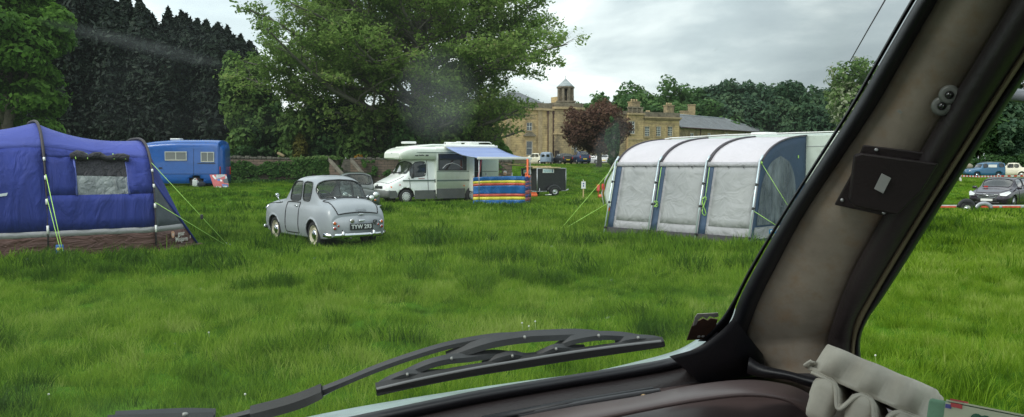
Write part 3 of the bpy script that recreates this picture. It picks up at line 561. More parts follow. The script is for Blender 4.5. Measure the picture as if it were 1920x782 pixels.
def catmull(P_, u):
    """P_: (N, ...) control array, u: parameters 0..N-1 -> interpolated"""
    N = len(P_); i = np.clip(np.floor(u).astype(int), 0, N - 2); f = (u - i).reshape((-1,) + (1,) * (P_.ndim - 1))
    p1, p2 = P_[i], P_[i + 1]; p0 = np.where((i > 0).reshape(f.shape), P_[np.maximum(i - 1, 0)], 2 * p1 - p2); p3 = np.where((i < N - 2).reshape(f.shape), P_[np.minimum(i + 2, N - 1)], 2 * p2 - p1)
    return .5 * (2 * p1 + (p2 - p0) * f + (2 * p0 - 5 * p1 + 4 * p2 - p3) * f * f + (3 * p1 - p0 - 3 * p2 + p3) * f ** 3)
class Shell:
    """car body from a net of control points, ctrl[station][row] = (x, y, z) with y >= 0 falling to 0 at the last row (centre line)"""
    def __init__(s, ctrl, disp=None, tens=None):
        c = np.array(ctrl, float); mir = c[:, -2::-1].copy(); mir[:, :, 1] *= -1; s.c = np.concatenate([c, mir], 1); s.N = c.shape[0]; s.M = c.shape[1]; s.disp = disp
    def ev(s, u, v):
        """u station, v row: left sill 0 .. centre M-1 .. right sill 2M-2; arrays of equal length"""
        u = np.atleast_1d(np.asarray(u, float)); v = np.atleast_1d(np.asarray(v, float)); A = catmull(s.c, u)
        B = np.array([catmull(A[k], v[k:k+1])[0] for k in range(len(u))])
        return s.disp(B) if s.disp else B
    def gridpts(s, us, vs):
        A = catmull(s.c, np.asarray(us, float)); B = catmull(np.swapaxes(A, 0, 1), np.asarray(vs, float)); G = np.swapaxes(B, 0, 1)
        return s.disp(G.reshape(-1, 3)).reshape(G.shape) if s.disp else G
    def body(s, ku, kv, holes, wheels, wr, caps=True, thick=.02, gaps=(), gapr=.006):
        us = np.linspace(0, s.N - 1, (s.N - 1) * ku + 1); vs = np.linspace(0, 2 * s.M - 2, (2 * s.M - 2) * kv + 1); G = s.gridpts(us, vs); nu, nv = len(us), len(vs)
        for wx, wz in wheels:       # snap the arch edge to a clean circle
            d = np.sqrt((G[:, :, 0] - wx) ** 2 + (G[:, :, 2] - wz) ** 2); cell = .035 if ku > 6 else .07
            low = (np.abs(G[:, :, 1]) > .35) & (d > 1e-3) & (np.abs(d - wr) < cell) & (G[:, :, 2] > 0)
            k = wr / np.maximum(d, 1e-6); G[:, :, 0] = np.where(low, wx + (G[:, :, 0] - wx) * k, G[:, :, 0]); G[:, :, 2] = np.where(low, wz + (G[:, :, 2] - wz) * k, G[:, :, 2])
        cu = (us[:-1] + us[1:])[:, None] / 2 + 0 * vs[None, :-1]; cv = (vs[:-1] + vs[1:])[None, :] / 2 + 0 * us[:-1, None]
        C = (G[:-1, :-1] + G[1:, :-1] + G[:-1, 1:] + G[1:, 1:]) / 4; drop = np.zeros((nu - 1, nv - 1), bool)
        for h in holes: drop |= s.inside(h, cu, cv)
        for wx, wz in wheels: drop |= (np.sqrt((C[:, :, 0] - wx) ** 2 + (C[:, :, 2] - wz) ** 2) < wr - .002) & (np.abs(C[:, :, 1]) > .35)
        mb = MB(); vsq = G.reshape(-1, 3); fs = [(i*nv+j, i*nv+j+1, (i+1)*nv+j+1, (i+1)*nv+j) for i in range(nu-1) for j in range(nv-1) if not drop[i, j]]
        mb.add(vsq, fs, 0, True)
        if caps:
            for i, fl in ((0, 1), (nu - 1, 0)):
                b = i * nv; cf = [(b+j, b+j+1, b+nv-2-j, b+nv-1-j) for j in range((nv-1)//2)]; base = len(mb.v); mb.add(vsq[b:b+nv], [tuple(q - b for q in f) for f in cf], 0, True)
        for gpts in gaps: mb.tube([tuple(p) for p in gpts], gapr, 4, 1, False)
        for wx, wz in wheels:
            for sy in (1, -1): pass
        return mb
    def inside(s, h, u, v):
        u0, u1, v0, v1, e = h; a = np.abs((u - (u0 + u1) / 2) / ((u1 - u0) / 2)); b = np.abs((v - (v0 + v1) / 2) / ((v1 - v0) / 2)); return a ** e + b ** e < 1
    def pane(s, h, off=-.006, n=8):
        u0, u1, v0, v1, e = h; us = np.linspace(u0, u1, n + 1); vs = np.linspace(v0, v1, n + 1); G = s.gridpts(us, vs)
        du = np.gradient(G, axis=0); dv = np.gradient(G, axis=1); nn = np.cross(du, dv); nn /= np.maximum(1e-9, np.linalg.norm(nn, axis=2, keepdims=True)); cen = s.c.reshape(-1, 3).mean(0)
        sg = np.sign(((G - cen) * nn).sum()); G = G + nn * sg * off; mb = MB()
        # superellipse-shaped pane: map the square to the rounded outline
        mb.grid([[tuple(G[i, j]) for j in range(n + 1)] for i in range(n + 1)]); return mb
    def rim(s, h, n=40, off=.002):
        u0, u1, v0, v1, e = h; a = np.linspace(0, 2 * pi, n + 1); cu = np.sign(np.cos(a)) * np.abs(np.cos(a)) ** (2 / e); cv = np.sign(np.sin(a)) * np.abs(np.sin(a)) ** (2 / e)
        return s.ev((u0 + u1) / 2 + (u1 - u0) / 2 * cu, (v0 + v1) / 2 + (v1 - v0) / 2 * cv)
    def mirror(s, h): return (h[0], h[1], 2 * s.M - 2 - h[3], 2 * s.M - 2 - h[2], h[4])
    def line(s, uv, n=10):
        o = []
        for (a, b), (c, d) in zip(uv[:-1], uv[1:]): o += list(s.ev(np.linspace(a, c, n), np.linspace(b, d, n)))
        return o
def wheel(root, x, y, r, w, rimr, style='steel', hubm=None, rz=0, tyre_m=None):
    """wheel as a part: tyre mesh, with rim (and hubcap) as sub-parts; outer face towards sign(y)"""
    sg = 1 if y > 0 else -1; M = Matrix.Translation((0, 0, 0)) @ Matrix.Rotation(-sg * pi / 2, 4, 'X')
    mb = MB(); mb.lathe([(rimr, w/2), (rimr*1.08, w/2+.004), (r*.93, w/2), (r, w*.32), (r, -w*.32), (r*.93, -w/2), (rimr, -w/2)], M, 28, closed=True)
    t_ = mb.build('wheel', tyre_m or rubber, root, (x, y, r))
    mb = MB(); 
    if style == 'steel': mb.lathe([(.001, w*.30), (rimr*.55, w*.30), (rimr*.62, w*.2), (rimr*.9, w*.22), (rimr*.95, w*.46), (rimr*1.03, w*.5), (rimr*1.02, -w*.4), (.001, -w*.3)], M, 28); 
    elif style == 'cover':
        mb.lathe([(.001, w*.50), (rimr*.35, w*.52), (rimr*.72, w*.44), (rimr*1.02, w*.5), (rimr*1.02, -w*.4), (.001, -w*.4)], M, 28)
    else:
        mb.lathe([(rimr*1.02, w*.5), (rimr*.93, w*.46), (rimr*.90, w*.1), (.001, w*.02), (.001, -w*.3), (rimr*1.02, -w*.4)], M, 28, m=0)
        for k in range(5):
            a = 2 * pi * k / 5 + .3; mb.box((rimr*.5*cos(a), rimr*.5*sin(a), w*.40), (rimr*.95, rimr*.2, w*.1), 0, a, .006, M)
        mb.lathe([(.001, w*.48), (rimr*.18, w*.48), (rimr*.22, w*.36)], M, 12)
    mb.build('rim', hubm or dullmetal, t_)
    if style == 'cover':
        mb = MB()
        for k in range(12): a = 2 * pi * k / 12; mb.box((rimr*.80*cos(a), rimr*.80*sin(a), w*.47), (rimr*.16, rimr*.17, w*.06), 0, a, 0, M)
        mb.build('vent_slot', gap_m, t_)
    if style == 'steel':
        mb = MB(); mb.lathe([(rimr*.55, w*.28), (rimr*.53, w*.42), (rimr*.35, w*.52), (.001, w*.56)], M, 20); mb.build('hubcap', chrome, t_)
    return t_
def lamp(root, name, x, y, z, r, m, d=(-1, 0, 0), ring=True, depth=.03, sub='bezel'):
    q = Vector(d).to_track_quat('Z', 'Y').to_matrix().to_4x4(); M = q
    mb = MB(); mb.lathe([(r, -depth), (r, 0), (r*.85, r*.3), (r*.5, r*.48), (.0005, r*.55)], M, 16); o = mb.build(name, m, root, (x, y, z))
    if ring: mb = MB(); mb.lathe([(r*1.0, -depth), (r*1.18, -depth), (r*1.18, .0), (r*.98, r*.12)], M, 16); mb.build(sub, chrome, o)
    return o
def plate(root, name, txt, c, w, h, xax, bg, fg, size, yax=(0, 0, 1), bold=.0, sc=1.0):
    xa = Vector(xax).normalized(); ya = Vector(yax).normalized(); nz = xa.cross(ya); M = frame_mat(c, xa, ya)
    mb = MB(); mb.box((0, 0, -.004), (w, h, .012), 0, 0, 0, M); o = mb.build(name, bg, root)
    if txt: text_obj('lettering', txt, size, frame_mat(Vector(c) + nz * .004, xa, ya) @ Matrix.Diagonal((sc, 1, 1, 1)), fg, o, .001, bold)
    return o
black_pl = mat('plate_black', (.015, .015, .015), .4, var=.1); silver_t = mat('plate_silver', (.75, .76, .76), .4, .2, var=.05); yellow_pl = mat('plate_yellow', (.75, .55, .04), .4, var=.1); white_pl = mat('plate_white', (.75, .75, .73), .4, var=.1)

# ---------------------------------------------------------------- 1950s small saloon, used for four cars
def saloon_ctrl():
    #      x      sill(y,z)   lower        mid          waist        belt         pillar mid   roof edge    roof sh.    centre
    st = [
     (1.70, (.50, .34), (.56, .44), (.56, .56), (.52, .68), (.46, .75), (.40, .79), (.32, .82), (.18, .84), (0, .85)),
     (1.58, (.60, .26), (.64, .42), (.64, .60), (.62, .74), (.56, .82), (.46, .87), (.34, .90), (.18, .925), (0, .94)),
     (1.20, (.64, .22), (.67, .40), (.68, .60), (.67, .76), (.61, .85), (.49, .90), (.35, .94), (.18, .965), (0, .98)),
     (.78, (.64, .21), (.68, .40), (.69, .60), (.67, .77), (.63, .88), (.50, .94), (.36, .97), (.18, .99), (0, 1.0)),
     (.62, (.64, .21), (.685, .40), (.69, .60), (.67, .78), (.63, .90), (.57, .965), (.50, 1.01), (.25, 1.03), (0, 1.04)),
     (.20, (.64, .21), (.69, .40), (.69, .60), (.67, .79), (.625, .91), (.585, 1.13), (.525, 1.335), (.29, 1.42), (0, 1.43)),
     (-.10, (.64, .21), (.69, .40), (.69, .60), (.67, .79), (.625, .915), (.585, 1.15), (.535, 1.37), (.31, 1.465), (0, 1.485)),
     (-.50, (.64, .21), (.69, .40), (.69, .60), (.67, .79), (.625, .92), (.585, 1.15), (.535, 1.37), (.31, 1.475), (0, 1.49)),
     (-.84, (.64, .21), (.685, .40), (.69, .60), (.67, .79), (.62, .91), (.575, 1.11), (.505, 1.305), (.30, 1.395), (0, 1.41)),
     (-1.14, (.63, .21), (.67, .40), (.68, .60), (.665, .78), (.615, .89), (.56, .955), (.48, 1.01), (.26, 1.04), (0, 1.05)),
     (-1.40, (.61, .22), (.655, .40), (.675, .60), (.66, .77), (.61, .87), (.53, .93), (.43, .975), (.25, 1.01), (0, 1.02)),
     (-1.60, (.60, .24), (.635, .40), (.65, .56), (.635, .72), (.585, .81), (.51, .855), (.42, .89), (.23, .92), (0, .93)),
     (-1.70, (.57, .27), (.60, .40), (.61, .52), (.60, .63), (.55, .70), (.48, .735), (.385, .76), (.21, .78), (0, .79)),
     (-1.722, (.55, .29), (.575, .38), (.585, .48), (.57, .57), (.52, .63), (.45, .66), (.36, .68), (.19, .69), (0, .695))]
    return [[(s[0] - (.06 if 4 <= i <= 5 and j in (0,) and False else 0), p[0], p[1]) for j, p in enumerate(s[1:])] for i, s in enumerate(st)]
def saloon_disp(P_):
    P_ = P_.copy(); x, y, z = P_[:, 0], P_[:, 1], P_[:, 2]; s = np.sign(y)
    rear = np.exp(-((x + 1.12) / .36) ** 2) * np.clip(1 - np.abs(z - .42) / .46, 0, 1) ** .7; frn = np.exp(-((x - 1.15) / .42) ** 2) * np.clip(1 - np.abs(z - .45) / .5, 0, 1) ** .7
    k = np.clip((np.abs(y) - .45) / .12, 0, 1); P_[:, 1] = y + s * k * (.062 * rear + .05 * frn); return P_
SAL = Shell(saloon_ctrl(), saloon_disp)
def saloon(name, label, col, group=None, ku=10, kv=6, hero=True, roofm=None, glassm=None):
    root = empty(name, (0, 0, 0), 0, label, 'car', group); sh = SAL; g_ = glassm or glass
    wh = [(1.01, .29), (-1.01, .29)]; M = sh.M
    front = (4.82, 6.50, 4.22, 6.02, 5.5); quarter = (6.66, 7.72, 4.22, 6.0, 4.2); rearw = (8.02, 8.98, 5.5, 10.5, 4.5); wsc = (4.12, 4.95, 6.05, 9.95, 4.5)
    holes = [front, sh.mirror(front), quarter, sh.mirror(quarter), rearw, wsc]
    gaps = []
    if hero:
        for mir in (lambda v: v, lambda v: 2 * M - 2 - v):
            q = lambda pts: sh.line([(a, mir(b)) for a, b in pts], 8)
            gaps += [q([(6.5, 4.05), (6.5, .35), (4.55, .35), (4.6, 4.1), (6.5, 4.05)]), q([(3.9, 4.0), (2.2, 4.1), (1.0, 4.3)])]
        gaps += [sh.line([(9.12, 5.6), (9.12, 10.4)], 16), sh.line([(9.12, 5.6), (10.5, 5.3), (11.7, 5.25), (12.3, 5.3), (12.3, 10.7), (11.7, 10.75), (10.5, 10.7), (9.12, 10.4)], 10)]
    mb = sh.body(ku, kv, holes, wh, .335, gaps=gaps, gapr=.0042); b = mb.build('body', [col, gap_m], root)
    md = b.modifiers.new('sheet', 'SOLIDIFY'); md.thickness = .018; md.offset = -1
    # roof panel drip rail and window rims
    for h, nm in ((front, 'side_window'), (sh.mirror(front), 'side_window'), (quarter, 'quarter_window'), (sh.mirror(quarter), 'quarter_window'), (rearw, 'rear_window'), (wsc, 'windscreen')):
        w_ = sh.pane(h, -.008, 8).build(nm, g_, root); r_ = MB(); r_.tube([tuple(p) for p in sh.rim(h)], .012 if 'side' in nm or 'quarter' in nm else .014, 5, 0, False); r_.build('seal', blackp, w_)
    # inner tub, wheel wells
    mb = MB(); mb.box((-.05, 0, .30), (2.6, 1.2, .12)); mb.box((.95, 0, .55), (1.0, 1.1, .5)); mb.box((-1.15, 0, .5), (.7, .9, .5)); mb.box((.62, 0, .86), (.22, 1.1, .18), 0, 0, .04); mb.box((-.05, 0, .33), (3.2, .85, .16)); mb.build('cabin_tub', inter, root)
    for sx, sy in ((.12, .30), (.12, -.30), (-.66, 0)):
        mb = MB(); w2 = .46 if sy else 1.05; mb.box((sx, sy, .52), (.46, w2, .14), 0, 0, .05); mb.box((sx - .22, sy, .80), (.12, w2, .46), 0, 0, .05); mb.build('seat', mat('seat_vinyl', (.10, .085, .07), .7, var=.2), root)
    if hero:
        c_ = Vector((.47, -.30, .97)); ax = Vector((-.75, 0, .45)).normalized(); qm = ax.to_track_quat('Z', 'Y').to_matrix().to_4x4(); mb = MB(); mb.tube([Matrix.Translation(c_) @ qm @ Vector((.19 * cos(a), .19 * sin(a), 0)) for a in np.linspace(0, 2 * pi, 25)], .013, 6, 0, False); mb.tube([c_, c_ - ax * .3], .02); 
        for k in range(3): a = k * 2.09; mb.tube([c_, Matrix.Translation(c_) @ qm @ Vector((.19 * cos(a), .19 * sin(a), 0))], .008, 4)
        mb.build('steering_wheel', blackp, root)
    cream = mat('wheel_cream', (.52, .48, .36), .5, var=.2)
    for wx in (1.01, -1.01):
        for sy in (1, -1): wheel(root, wx, sy * .60, .285, .145, .20, 'steel', cream)
    # bumpers with over-riders
    for sx, x0 in ((-1, -1.79), (1, 1.78)):
        mb = MB(); pts = [(x0 - sx * .22 * abs(k / 8) ** 3.2, k / 8 * .71, .305 + (.02 if abs(k) == 8 else 0)) for k in range(-8, 9)]; mb.tube(pts, .044, 8, 0, True, flat=((1, 0, 0), .45))
        bo = mb.build('bumper', chrome, root)
        for sy in (.40, -.30):
            mb = MB(); mb.tube([(x0 + sx * .012, sy, .24), (x0 + sx * .045, sy, .30), (x0 + sx * .045, sy, .37), (x0 + sx * .01, sy, .415)], [.022, .032, .03, .012], 8); mb.build('overrider', chrome, bo)
        for sy in (.35, -.35): mb = MB(); mb.tube([(x0, sy, .33), (x0 - sx * .25, sy, .32)], .015, 5); mb.build('bracket', blackp, bo)
    # lamps
    for sy in (1, -1):
        lamp(root, 'headlight', 1.70, sy * .52, .72, .085, lampg, (1, 0, .0), depth=.10); lamp(root, 'side_lamp', 1.70, sy * .50, .54, .035, amber, (1, 0, 0))
        if hero:
            bx = -1.705; lamp(root, 'tail_lamp', bx - .035, sy * .535, .555, .034, mat('orange_lens', (.50, .10, .02), .25, var=.1, coat=.5), (-1, sy * .15, .1)); lamp(root, 'tail_lamp', bx - .035, sy * .535, .452, .032, mat('deep_red_lens', (.28, .012, .012), .25, var=.1, coat=.5), (-1, sy * .15, 0)); lamp(root, 'reflector', bx - .035, sy * .455, .50, .022, redl, (-1, 0, .05))
        else: lamp(root, 'tail_lamp', -1.71, sy * .50, .52, .045, redl, (-1, 0, 0))
    if not hero:
        mb = MB(); mb.grid([[(1.75 - .05 * (abs(y) / .28) ** 2, y, z) for y in np.linspace(-.28, .28, 9)] for z in (.44, .72)]); mb.build('grille', chrome, root)
        plate(root, 'number_plate', None, (-1.735, 0, .52), .46, .11, (0, -1, 0), black_pl, silver_t, .1)
    return root
grey = paint('grey_blue_paint', (.285, .305, .33), .38, .15, dirt=(.22, .23, .24), da=.3)
A35 = saloon('vintage_car', 'small grey 1950s saloon car seen from behind with number plate TYW 293', grey, ku=12, kv=8)
lab = A35
plate(lab, 'number_plate', 'TYW 293', (-1.752, -.06, .465), .52, .125, (0, -1, 0), black_pl, silver_t, .118, bold=.0032, sc=.98)
# reversing lamp, boot handle, plate lamp, script, badge, spare mirror, door handle, hinges, exhaust
lamp(lab, 'reversing_lamp', -1.77, .155, .59, .04, mat('smoked_lens', (.18, .17, .12), .2, var=.2, coat=.6), (-1, 0, .05))
mb = MB(); mb.box((-1.765, -.06, .592), (.06, .13, .035), 0, 0, .012); mb.build('plate_lamp', chrome, lab)
mb = MB(); mb.box((-1.725, -.06, .72), (.04, .11, .022), 0, 0, .01); mb.build('boot_handle', chrome, lab)
text_obj('script_badge', 'Austin', .095, frame_mat((-1.700, -.06, .81), (0, -1, 0), (.34, 0, .94)), dullmetal, lab, .003, .0, .35)
mb = MB(); mb.prism([(-1.745, -.375 + a, .545 + b) for a, b in ((-.045, .045), (0, .055), (.045, .045), (.045, -.005), (0, -.055), (-.045, -.005))], (-.014, 0, 0)); bd = mb.build('club_badge', blackp, lab)
mb = MB(); mb.tube([(-1.762, -.375 + .03 * cos(a), .55 + .03 * sin(a)) for a in np.linspace(0, 2 * pi, 13)], .004, 4, 0, False); mb.tube([(-1.762, -.40, .53), (-1.762, -.35, .57)], .004, 4); mb.build('emblem', dullmetal, bd)
for sy in (1, -1):
    mb = MB(); p0 = SAL.ev(6.3, 3.55 if sy > 0 else 16 - 3.55)[0]; p1 = SAL.ev(6.0, 3.55 if sy > 0 else 16 - 3.55)[0]; mb.tube([p0 + [0, sy * .004, 0], p0 + [0, sy * .03, 0], p1 + [0, sy * .03, 0]], .012, 6); mb.build('door_handle', chrome, lab)
    mb = MB(); a = SAL.ev(9.0, 8 - 1.1 * sy)[0]; b_ = SAL.ev(9.4, 8 - 1.0 * sy)[0]; mb.tube([a + [0, 0, .02], (a + b_) / 2 + [0, 0, .03], b_ + [0, 0, .012]], [.006, .012, .008], 6); mb.build('boot_hinge', chrome, lab)
mb = MB(); mb.tube([(-1.3, .15, .22), (-1.74, .17, .245)], .02, 8); mb.build('exhaust_pipe', dullmetal, lab)
mb = MB(); p = SAL.ev(3.0, 4.1)[0]; mb.tube([p, p + np.array([.02, .06, .12])], .007, 6); mw = mb.build('wing_mirror', chrome, lab); mb = MB(); mb.lathe([(.001, -.015), (.038, -.015), (.046, 0), (.04, .006), (.001, .008)], Matrix.Translation(Vector(p) + Vector((.02, .07, .16))) @ Matrix.Rotation(-pi / 2, 4, 'Y'), 16); mb.build('mirror_glass', chrome, mw)
p = SAL.ev(3.0, 16 - 4.1)[0]; mb = MB(); mb.tube([p, p + np.array([.02, -.06, .12])], .007, 6); mw = mb.build('wing_mirror', chrome, lab); mb = MB(); mb.lathe([(.001, -.015), (.038, -.015), (.046, 0), (.04, .006), (.001, .008)], Matrix.Translation(Vector(p) + Vector((.02, -.07, .16))) @ Matrix.Rotation(-pi / 2, 4, 'Y'), 16); mb.build('mirror_glass', chrome, mw)
ctr = (-4.38, 19.0); A35.scale = (1.04, 1.03, 1.05); A35.location = (ctr[0], ctr[1], -.03); A35.rotation_euler = (0, 0, atan2(.788, -.615))
keep(ctr, (-.615, .788), 1.0, .5)
# the dark green-grey one behind it, nose towards us
dkg = paint('dark_green_grey_paint', (.045, .055, .05), .3, .6)
A2 = saloon('vintage_car', 'dark green grey vintage car mostly hidden behind the small grey saloon', dkg, ku=8, kv=6, hero=False)
A2.location = (X_at(660, 29.5), 30.2, .0); A2.rotation_euler = (0, 0, R(-74))
lamp(A2, 'spot_lamp', 1.86, .36, .62, .075, lampg, (1, 0, 0), depth=.07); lamp(A2, 'spot_lamp', 1.86, -.36, .62, .075, lampg, (1, 0, 0), depth=.07)
# cream ones far off
crm = paint('cream_paint', (.62, .58, .44), .3, .5)
C1 = saloon('vintage_car', 'cream 1950s saloon parked by the house behind the orange pole', crm, 'cars parked in front of the stone house', ku=5, kv=4, hero=False)
Y = 113.0; C1.location = (X_at(1000, Y), Y, Hbase(X_at(1000, Y), Y)); C1.rotation_euler = (0, 0, R(170)); C1.scale = (1.02,) * 3
C2 = copy_tree(C1); C2['label'] = 'cream vintage car parked behind the blue vintage estate at the right'; C2['group'] = 'vintage cars beyond the barrier tape'
Y = 96.0; C2.location = (X_at(1893, Y), Y, .27); C2.rotation_euler = (0, 0, R(158)); C2.scale = (1.1,) * 3

# ---------------------------------------------------------------- modern cars / vans from simple nets
def net(sts): return [[(s[0], p[0], p[1]) for p in s[1:]] for s in sts]
def generic(name, label, shell, col, holes, wheels, wr, tyre, rimr, track, group=None, ku=5, kv=4, cat='car', gl=None, style='alloy', hubm=None, kinds=None, gaps=()):
    root = empty(name, (0, 0, 0), 0, label, cat, group); mb = shell.body(ku, kv, [h for h, _ in holes], wheels, wr, gaps=gaps, gapr=.007); b = mb.build('body', [col, gap_m], root); md = b.modifiers.new('sheet', 'SOLIDIFY'); md.thickness = .02; md.offset = -1
    for h, nm in holes:
        w_ = shell.pane(h, -.01, 6).build(nm, gl or glassd, root); r_ = MB(); r_.tube([tuple(p) for p in shell.rim(h, 28)], .016, 4, 0, False); r_.build('seal', blackp, w_)
    L = [w[0] for w in wheels]; mb = MB(); mb.box(((L[0] + L[1]) / 2, 0, wr * 1.1), (abs(L[0] - L[1]) + 1.0, track * 1.15, .25)); mb.box(((L[0] + L[1]) / 2, 0, wr * 1.3), (abs(L[0] - L[1]) - .8, track * 1.9, .12)); mb.build('chassis', inter, root)
    for wx, wz in wheels:
        for sy in (1, -1): wheel(root, wx, sy * track, tyre, .2, rimr, style, hubm)
    return root
def estate_net(L=4.83, Wd=.92, Hh=1.50):
    x = L / 2
    return Shell(net([
     (x, (.60, .30), (.66, .42), (.66, .52), (.62, .60), (.56, .66), (.48, .68), (.34, .70), (.18, .71), (0, .715)),
     (x-.18, (.80, .24), (.84, .42), (.84, .58), (.80, .68), (.70, .74), (.58, .78), (.40, .80), (.2, .815), (0, .82)),
     (x-.62, (.88, .22), (.91, .42), (.91, .62), (.88, .76), (.80, .84), (.66, .88), (.46, .905), (.22, .92), (0, .92)),
     (x-1.18, (.88, .20), (.92, .42), (.92, .65), (.90, .83), (.84, .93), (.74, .97), (.60, 1.0), (.3, 1.02), (0, 1.03)),
     (x-1.75, (.88, .20), (.92, .42), (.92, .66), (.90, .86), (.84, .96), (.77, 1.15), (.66, 1.34), (.35, 1.42), (0, 1.44)),
     (x-2.3, (.88, .20), (.92, .42), (.92, .67), (.90, .88), (.84, .98), (.77, 1.22), (.65, 1.43), (.35, 1.49), (0, 1.50)),
     (x-3.1, (.88, .20), (.92, .42), (.92, .68), (.90, .89), (.84, 1.0), (.77, 1.23), (.65, 1.43), (.35, 1.49), (0, 1.50)),
     (x-3.9, (.88, .22), (.92, .42), (.92, .68), (.89, .90), (.83, 1.01), (.76, 1.22), (.63, 1.41), (.35, 1.46), (0, 1.47)),
     (x-4.45, (.86, .24), (.89, .42), (.89, .68), (.86, .90), (.80, 1.01), (.72, 1.18), (.59, 1.35), (.33, 1.40), (0, 1.41)),
     (x-4.78, (.78, .28), (.82, .42), (.82, .66), (.79, .86), (.74, .95), (.66, 1.02), (.54, 1.06), (.3, 1.08), (0, 1.09)),
     (x-4.83, (.70, .34), (.74, .44), (.74, .62), (.72, .78), (.67, .85), (.60, .89), (.48, .91), (.26, .92), (0, .925))]))
EST = estate_net(); mid = 16
def mir_(h): return EST.mirror(h)
e1 = (3.95, 5.35, 4.3, 6.05, 4.0); e2 = (5.48, 6.55, 4.3, 6.05, 5.0); e3 = (6.68, 7.9, 4.3, 6.0, 3.4); ew = (3.1, 3.98, 6.0, 10.0, 6.0); er = (8.1, 8.9, 5.9, 10.1, 5.0)
plum = paint('dark_plum_paint', (.020, .014, .024), .22, .45, dirt=(.04, .04, .04), da=.2)
estate = generic('estate_car', 'dark plum modern estate car parked behind the red striped trailer', EST, plum, [(e1, 'side_window'), (mir_(e1), 'side_window'), (e2, 'side_window'), (mir_(e2), 'side_window'), (e3, 'side_window'), (mir_(e3), 'side_window'), (ew, 'windscreen'), (er, 'rear_window')], [(1.45, .33), (-1.40, .33)], .37, .325, .21, .80, ku=8, kv=6,
    gaps=[EST.line([(3.9, v), (3.9, .4 if v < 8 else 15.6), (5.42, .4 if v < 8 else 15.6), (5.42, v)], 8) for v in (4.1, 11.9)] + [EST.line([(2.95, 4.8), (1.0, 5.4), (.5, 8), (1.0, 10.6), (2.95, 11.2)], 8)])
for sy in (1, -1):
    mb = MB(); mb.prism([(2.36, sy * .50, .71), (1.98, sy * .82, .83), (1.95, sy * .90, .76), (2.28, sy * .78, .61), (2.40, sy * .56, .62)], (.05, sy * .035, .03)); mb.build('headlight', lampg, estate)
    mb = MB(); mb.box((2.27, sy * .64, .36), (.10, .20, .09), 0, 0, .03); mb.build('fog_lamp', lampg, estate)
    mb = MB(); mb.box((1.02, sy * 1.0, 1.0), (.12, .20, .13), 0, 0, .04); mb.tube([(1.04, sy * .84, .96), (1.02, sy * .98, .98)], .02); mb.build('wing_mirror', plum, estate)
    mb = MB(); mb.tube([(.3, sy * .64, 1.50), (-1.9, sy * .60, 1.45)], .014, 6); mb.build('roof_rail', dullmetal, estate)
mb = MB(); mb.prism([(2.40, .46, .70), (2.40, -.46, .70), (2.42, -.38, .56), (2.42, .38, .56)], (.03, 0, 0)); gr = mb.build('grille', blackp, estate)
mb = MB(); mb.tube([(2.435, .47, .71), (2.45, 0, .715), (2.435, -.47, .71), (2.46, -.38, .555), (2.46, .38, .555), (2.435, .47, .71)], .013, 6, 0, False); mb.tube([(2.45, .4, .64), (2.45, -.4, .64)], .009, 6); mb.sphere((2.46, 0, .64), .05, 0, 12, (.3, 1.5, .6)); mb.build('grille_bar', chrome, gr)
plate(estate, 'number_plate', None, (2.47, 0, .44), .52, .11, (0, 1, 0), white_pl, black_pl, .09); mb = MB(); mb.box((2.40, 0, .44), (.12, .9, .16), 0, 0, .03); mb.box((2.38, 0, .30), (.1, 1.1, .1), 0, 0, .03); mb.build('lower_grille', blackp, estate)
mb = MB(); mb.box((1.30, -.40, 1.05), (.02, .18, .07), 0, 0, 0); mb.build('parking_disc', redl, estate)
Y = 41.0; ex, ey = X_at(1883, 41.6), 41.6; estate.location = (ex, ey, -.38); estate.rotation_euler = (0, 0, R(-137))
# low tow trailer with red and white boards in front of it
tr = empty('flat_trailer', (X_at(1850, 36.5), 36.5, -.44), 0, 'low flat trailer with red and white edge boards before the dark estate car', 'trailer')
redm = mat('red_reflective', (.55, .07, .03), .5, var=.25, vscale=6); wht = mat('white_board', (.66, .66, .62), .6, var=.2, vscale=5)
x0, x1 = X_at(1728, 36.5) - tr.location.x, X_at(1990, 36.5) - tr.location.x
mb = MB(); mb.box(((x0 + x1) / 2, .0, .33), (x1 - x0, .06, .05)); mb.box(((x0 + x1) / 2, 1.5, .33), (x1 - x0, .06, .05))
for k in range(6): mb.box((lerp(x0, x1, k / 5), .75, .32), (.06, 1.5, .05))
mb.build('frame', dullmetal, tr)
mb = MB(); n = 5
for k in range(n): mb.box((x0 + .2 + k * .95, -.045, .34), (.80, .02, .07))
mb.build('red_board', redm, tr); mb = MB(); mb.box(((x0 + x1) / 2, -.036, .385), (x1 - x0, .02, .045)); mb.build('white_rail', wht, tr)
mb = MB(); mb.box((x0 + .35, -.06, .34), (.16, .05, .16)); mb.build('lamp_board', dullmetal, tr)
for sy in (-.05,):
    wx = X_at(1813, 36.5) - tr.location.x; wheel(tr, wx, sy + (-.10 if sy < 0 else .1), .27, .15, .15, 'steel', whitep).location.y = sy
    mb = MB(); mb.tube([(wx + .34 * cos(a), sy, .27 + .34 * sin(a)) for a in np.linspace(.1, pi - .1, 12)], .1, 6, 0, True, flat=((0, 1, 0), .25)); mb.box((wx, sy, .55), (.3, .22, .03)); mb.build('mudguard', blackp, tr)
wx2 = X_at(1846, 36.5) - tr.location.x; mb = MB(); mb.tube([(wx2 + .34 * cos(a), -.05, .22 + .26 * sin(a)) for a in np.linspace(.1, pi - .1, 12)], .1, 6, 0, True, flat=((0, 1, 0), .25)); mb.build('mudguard', dullmetal, tr)

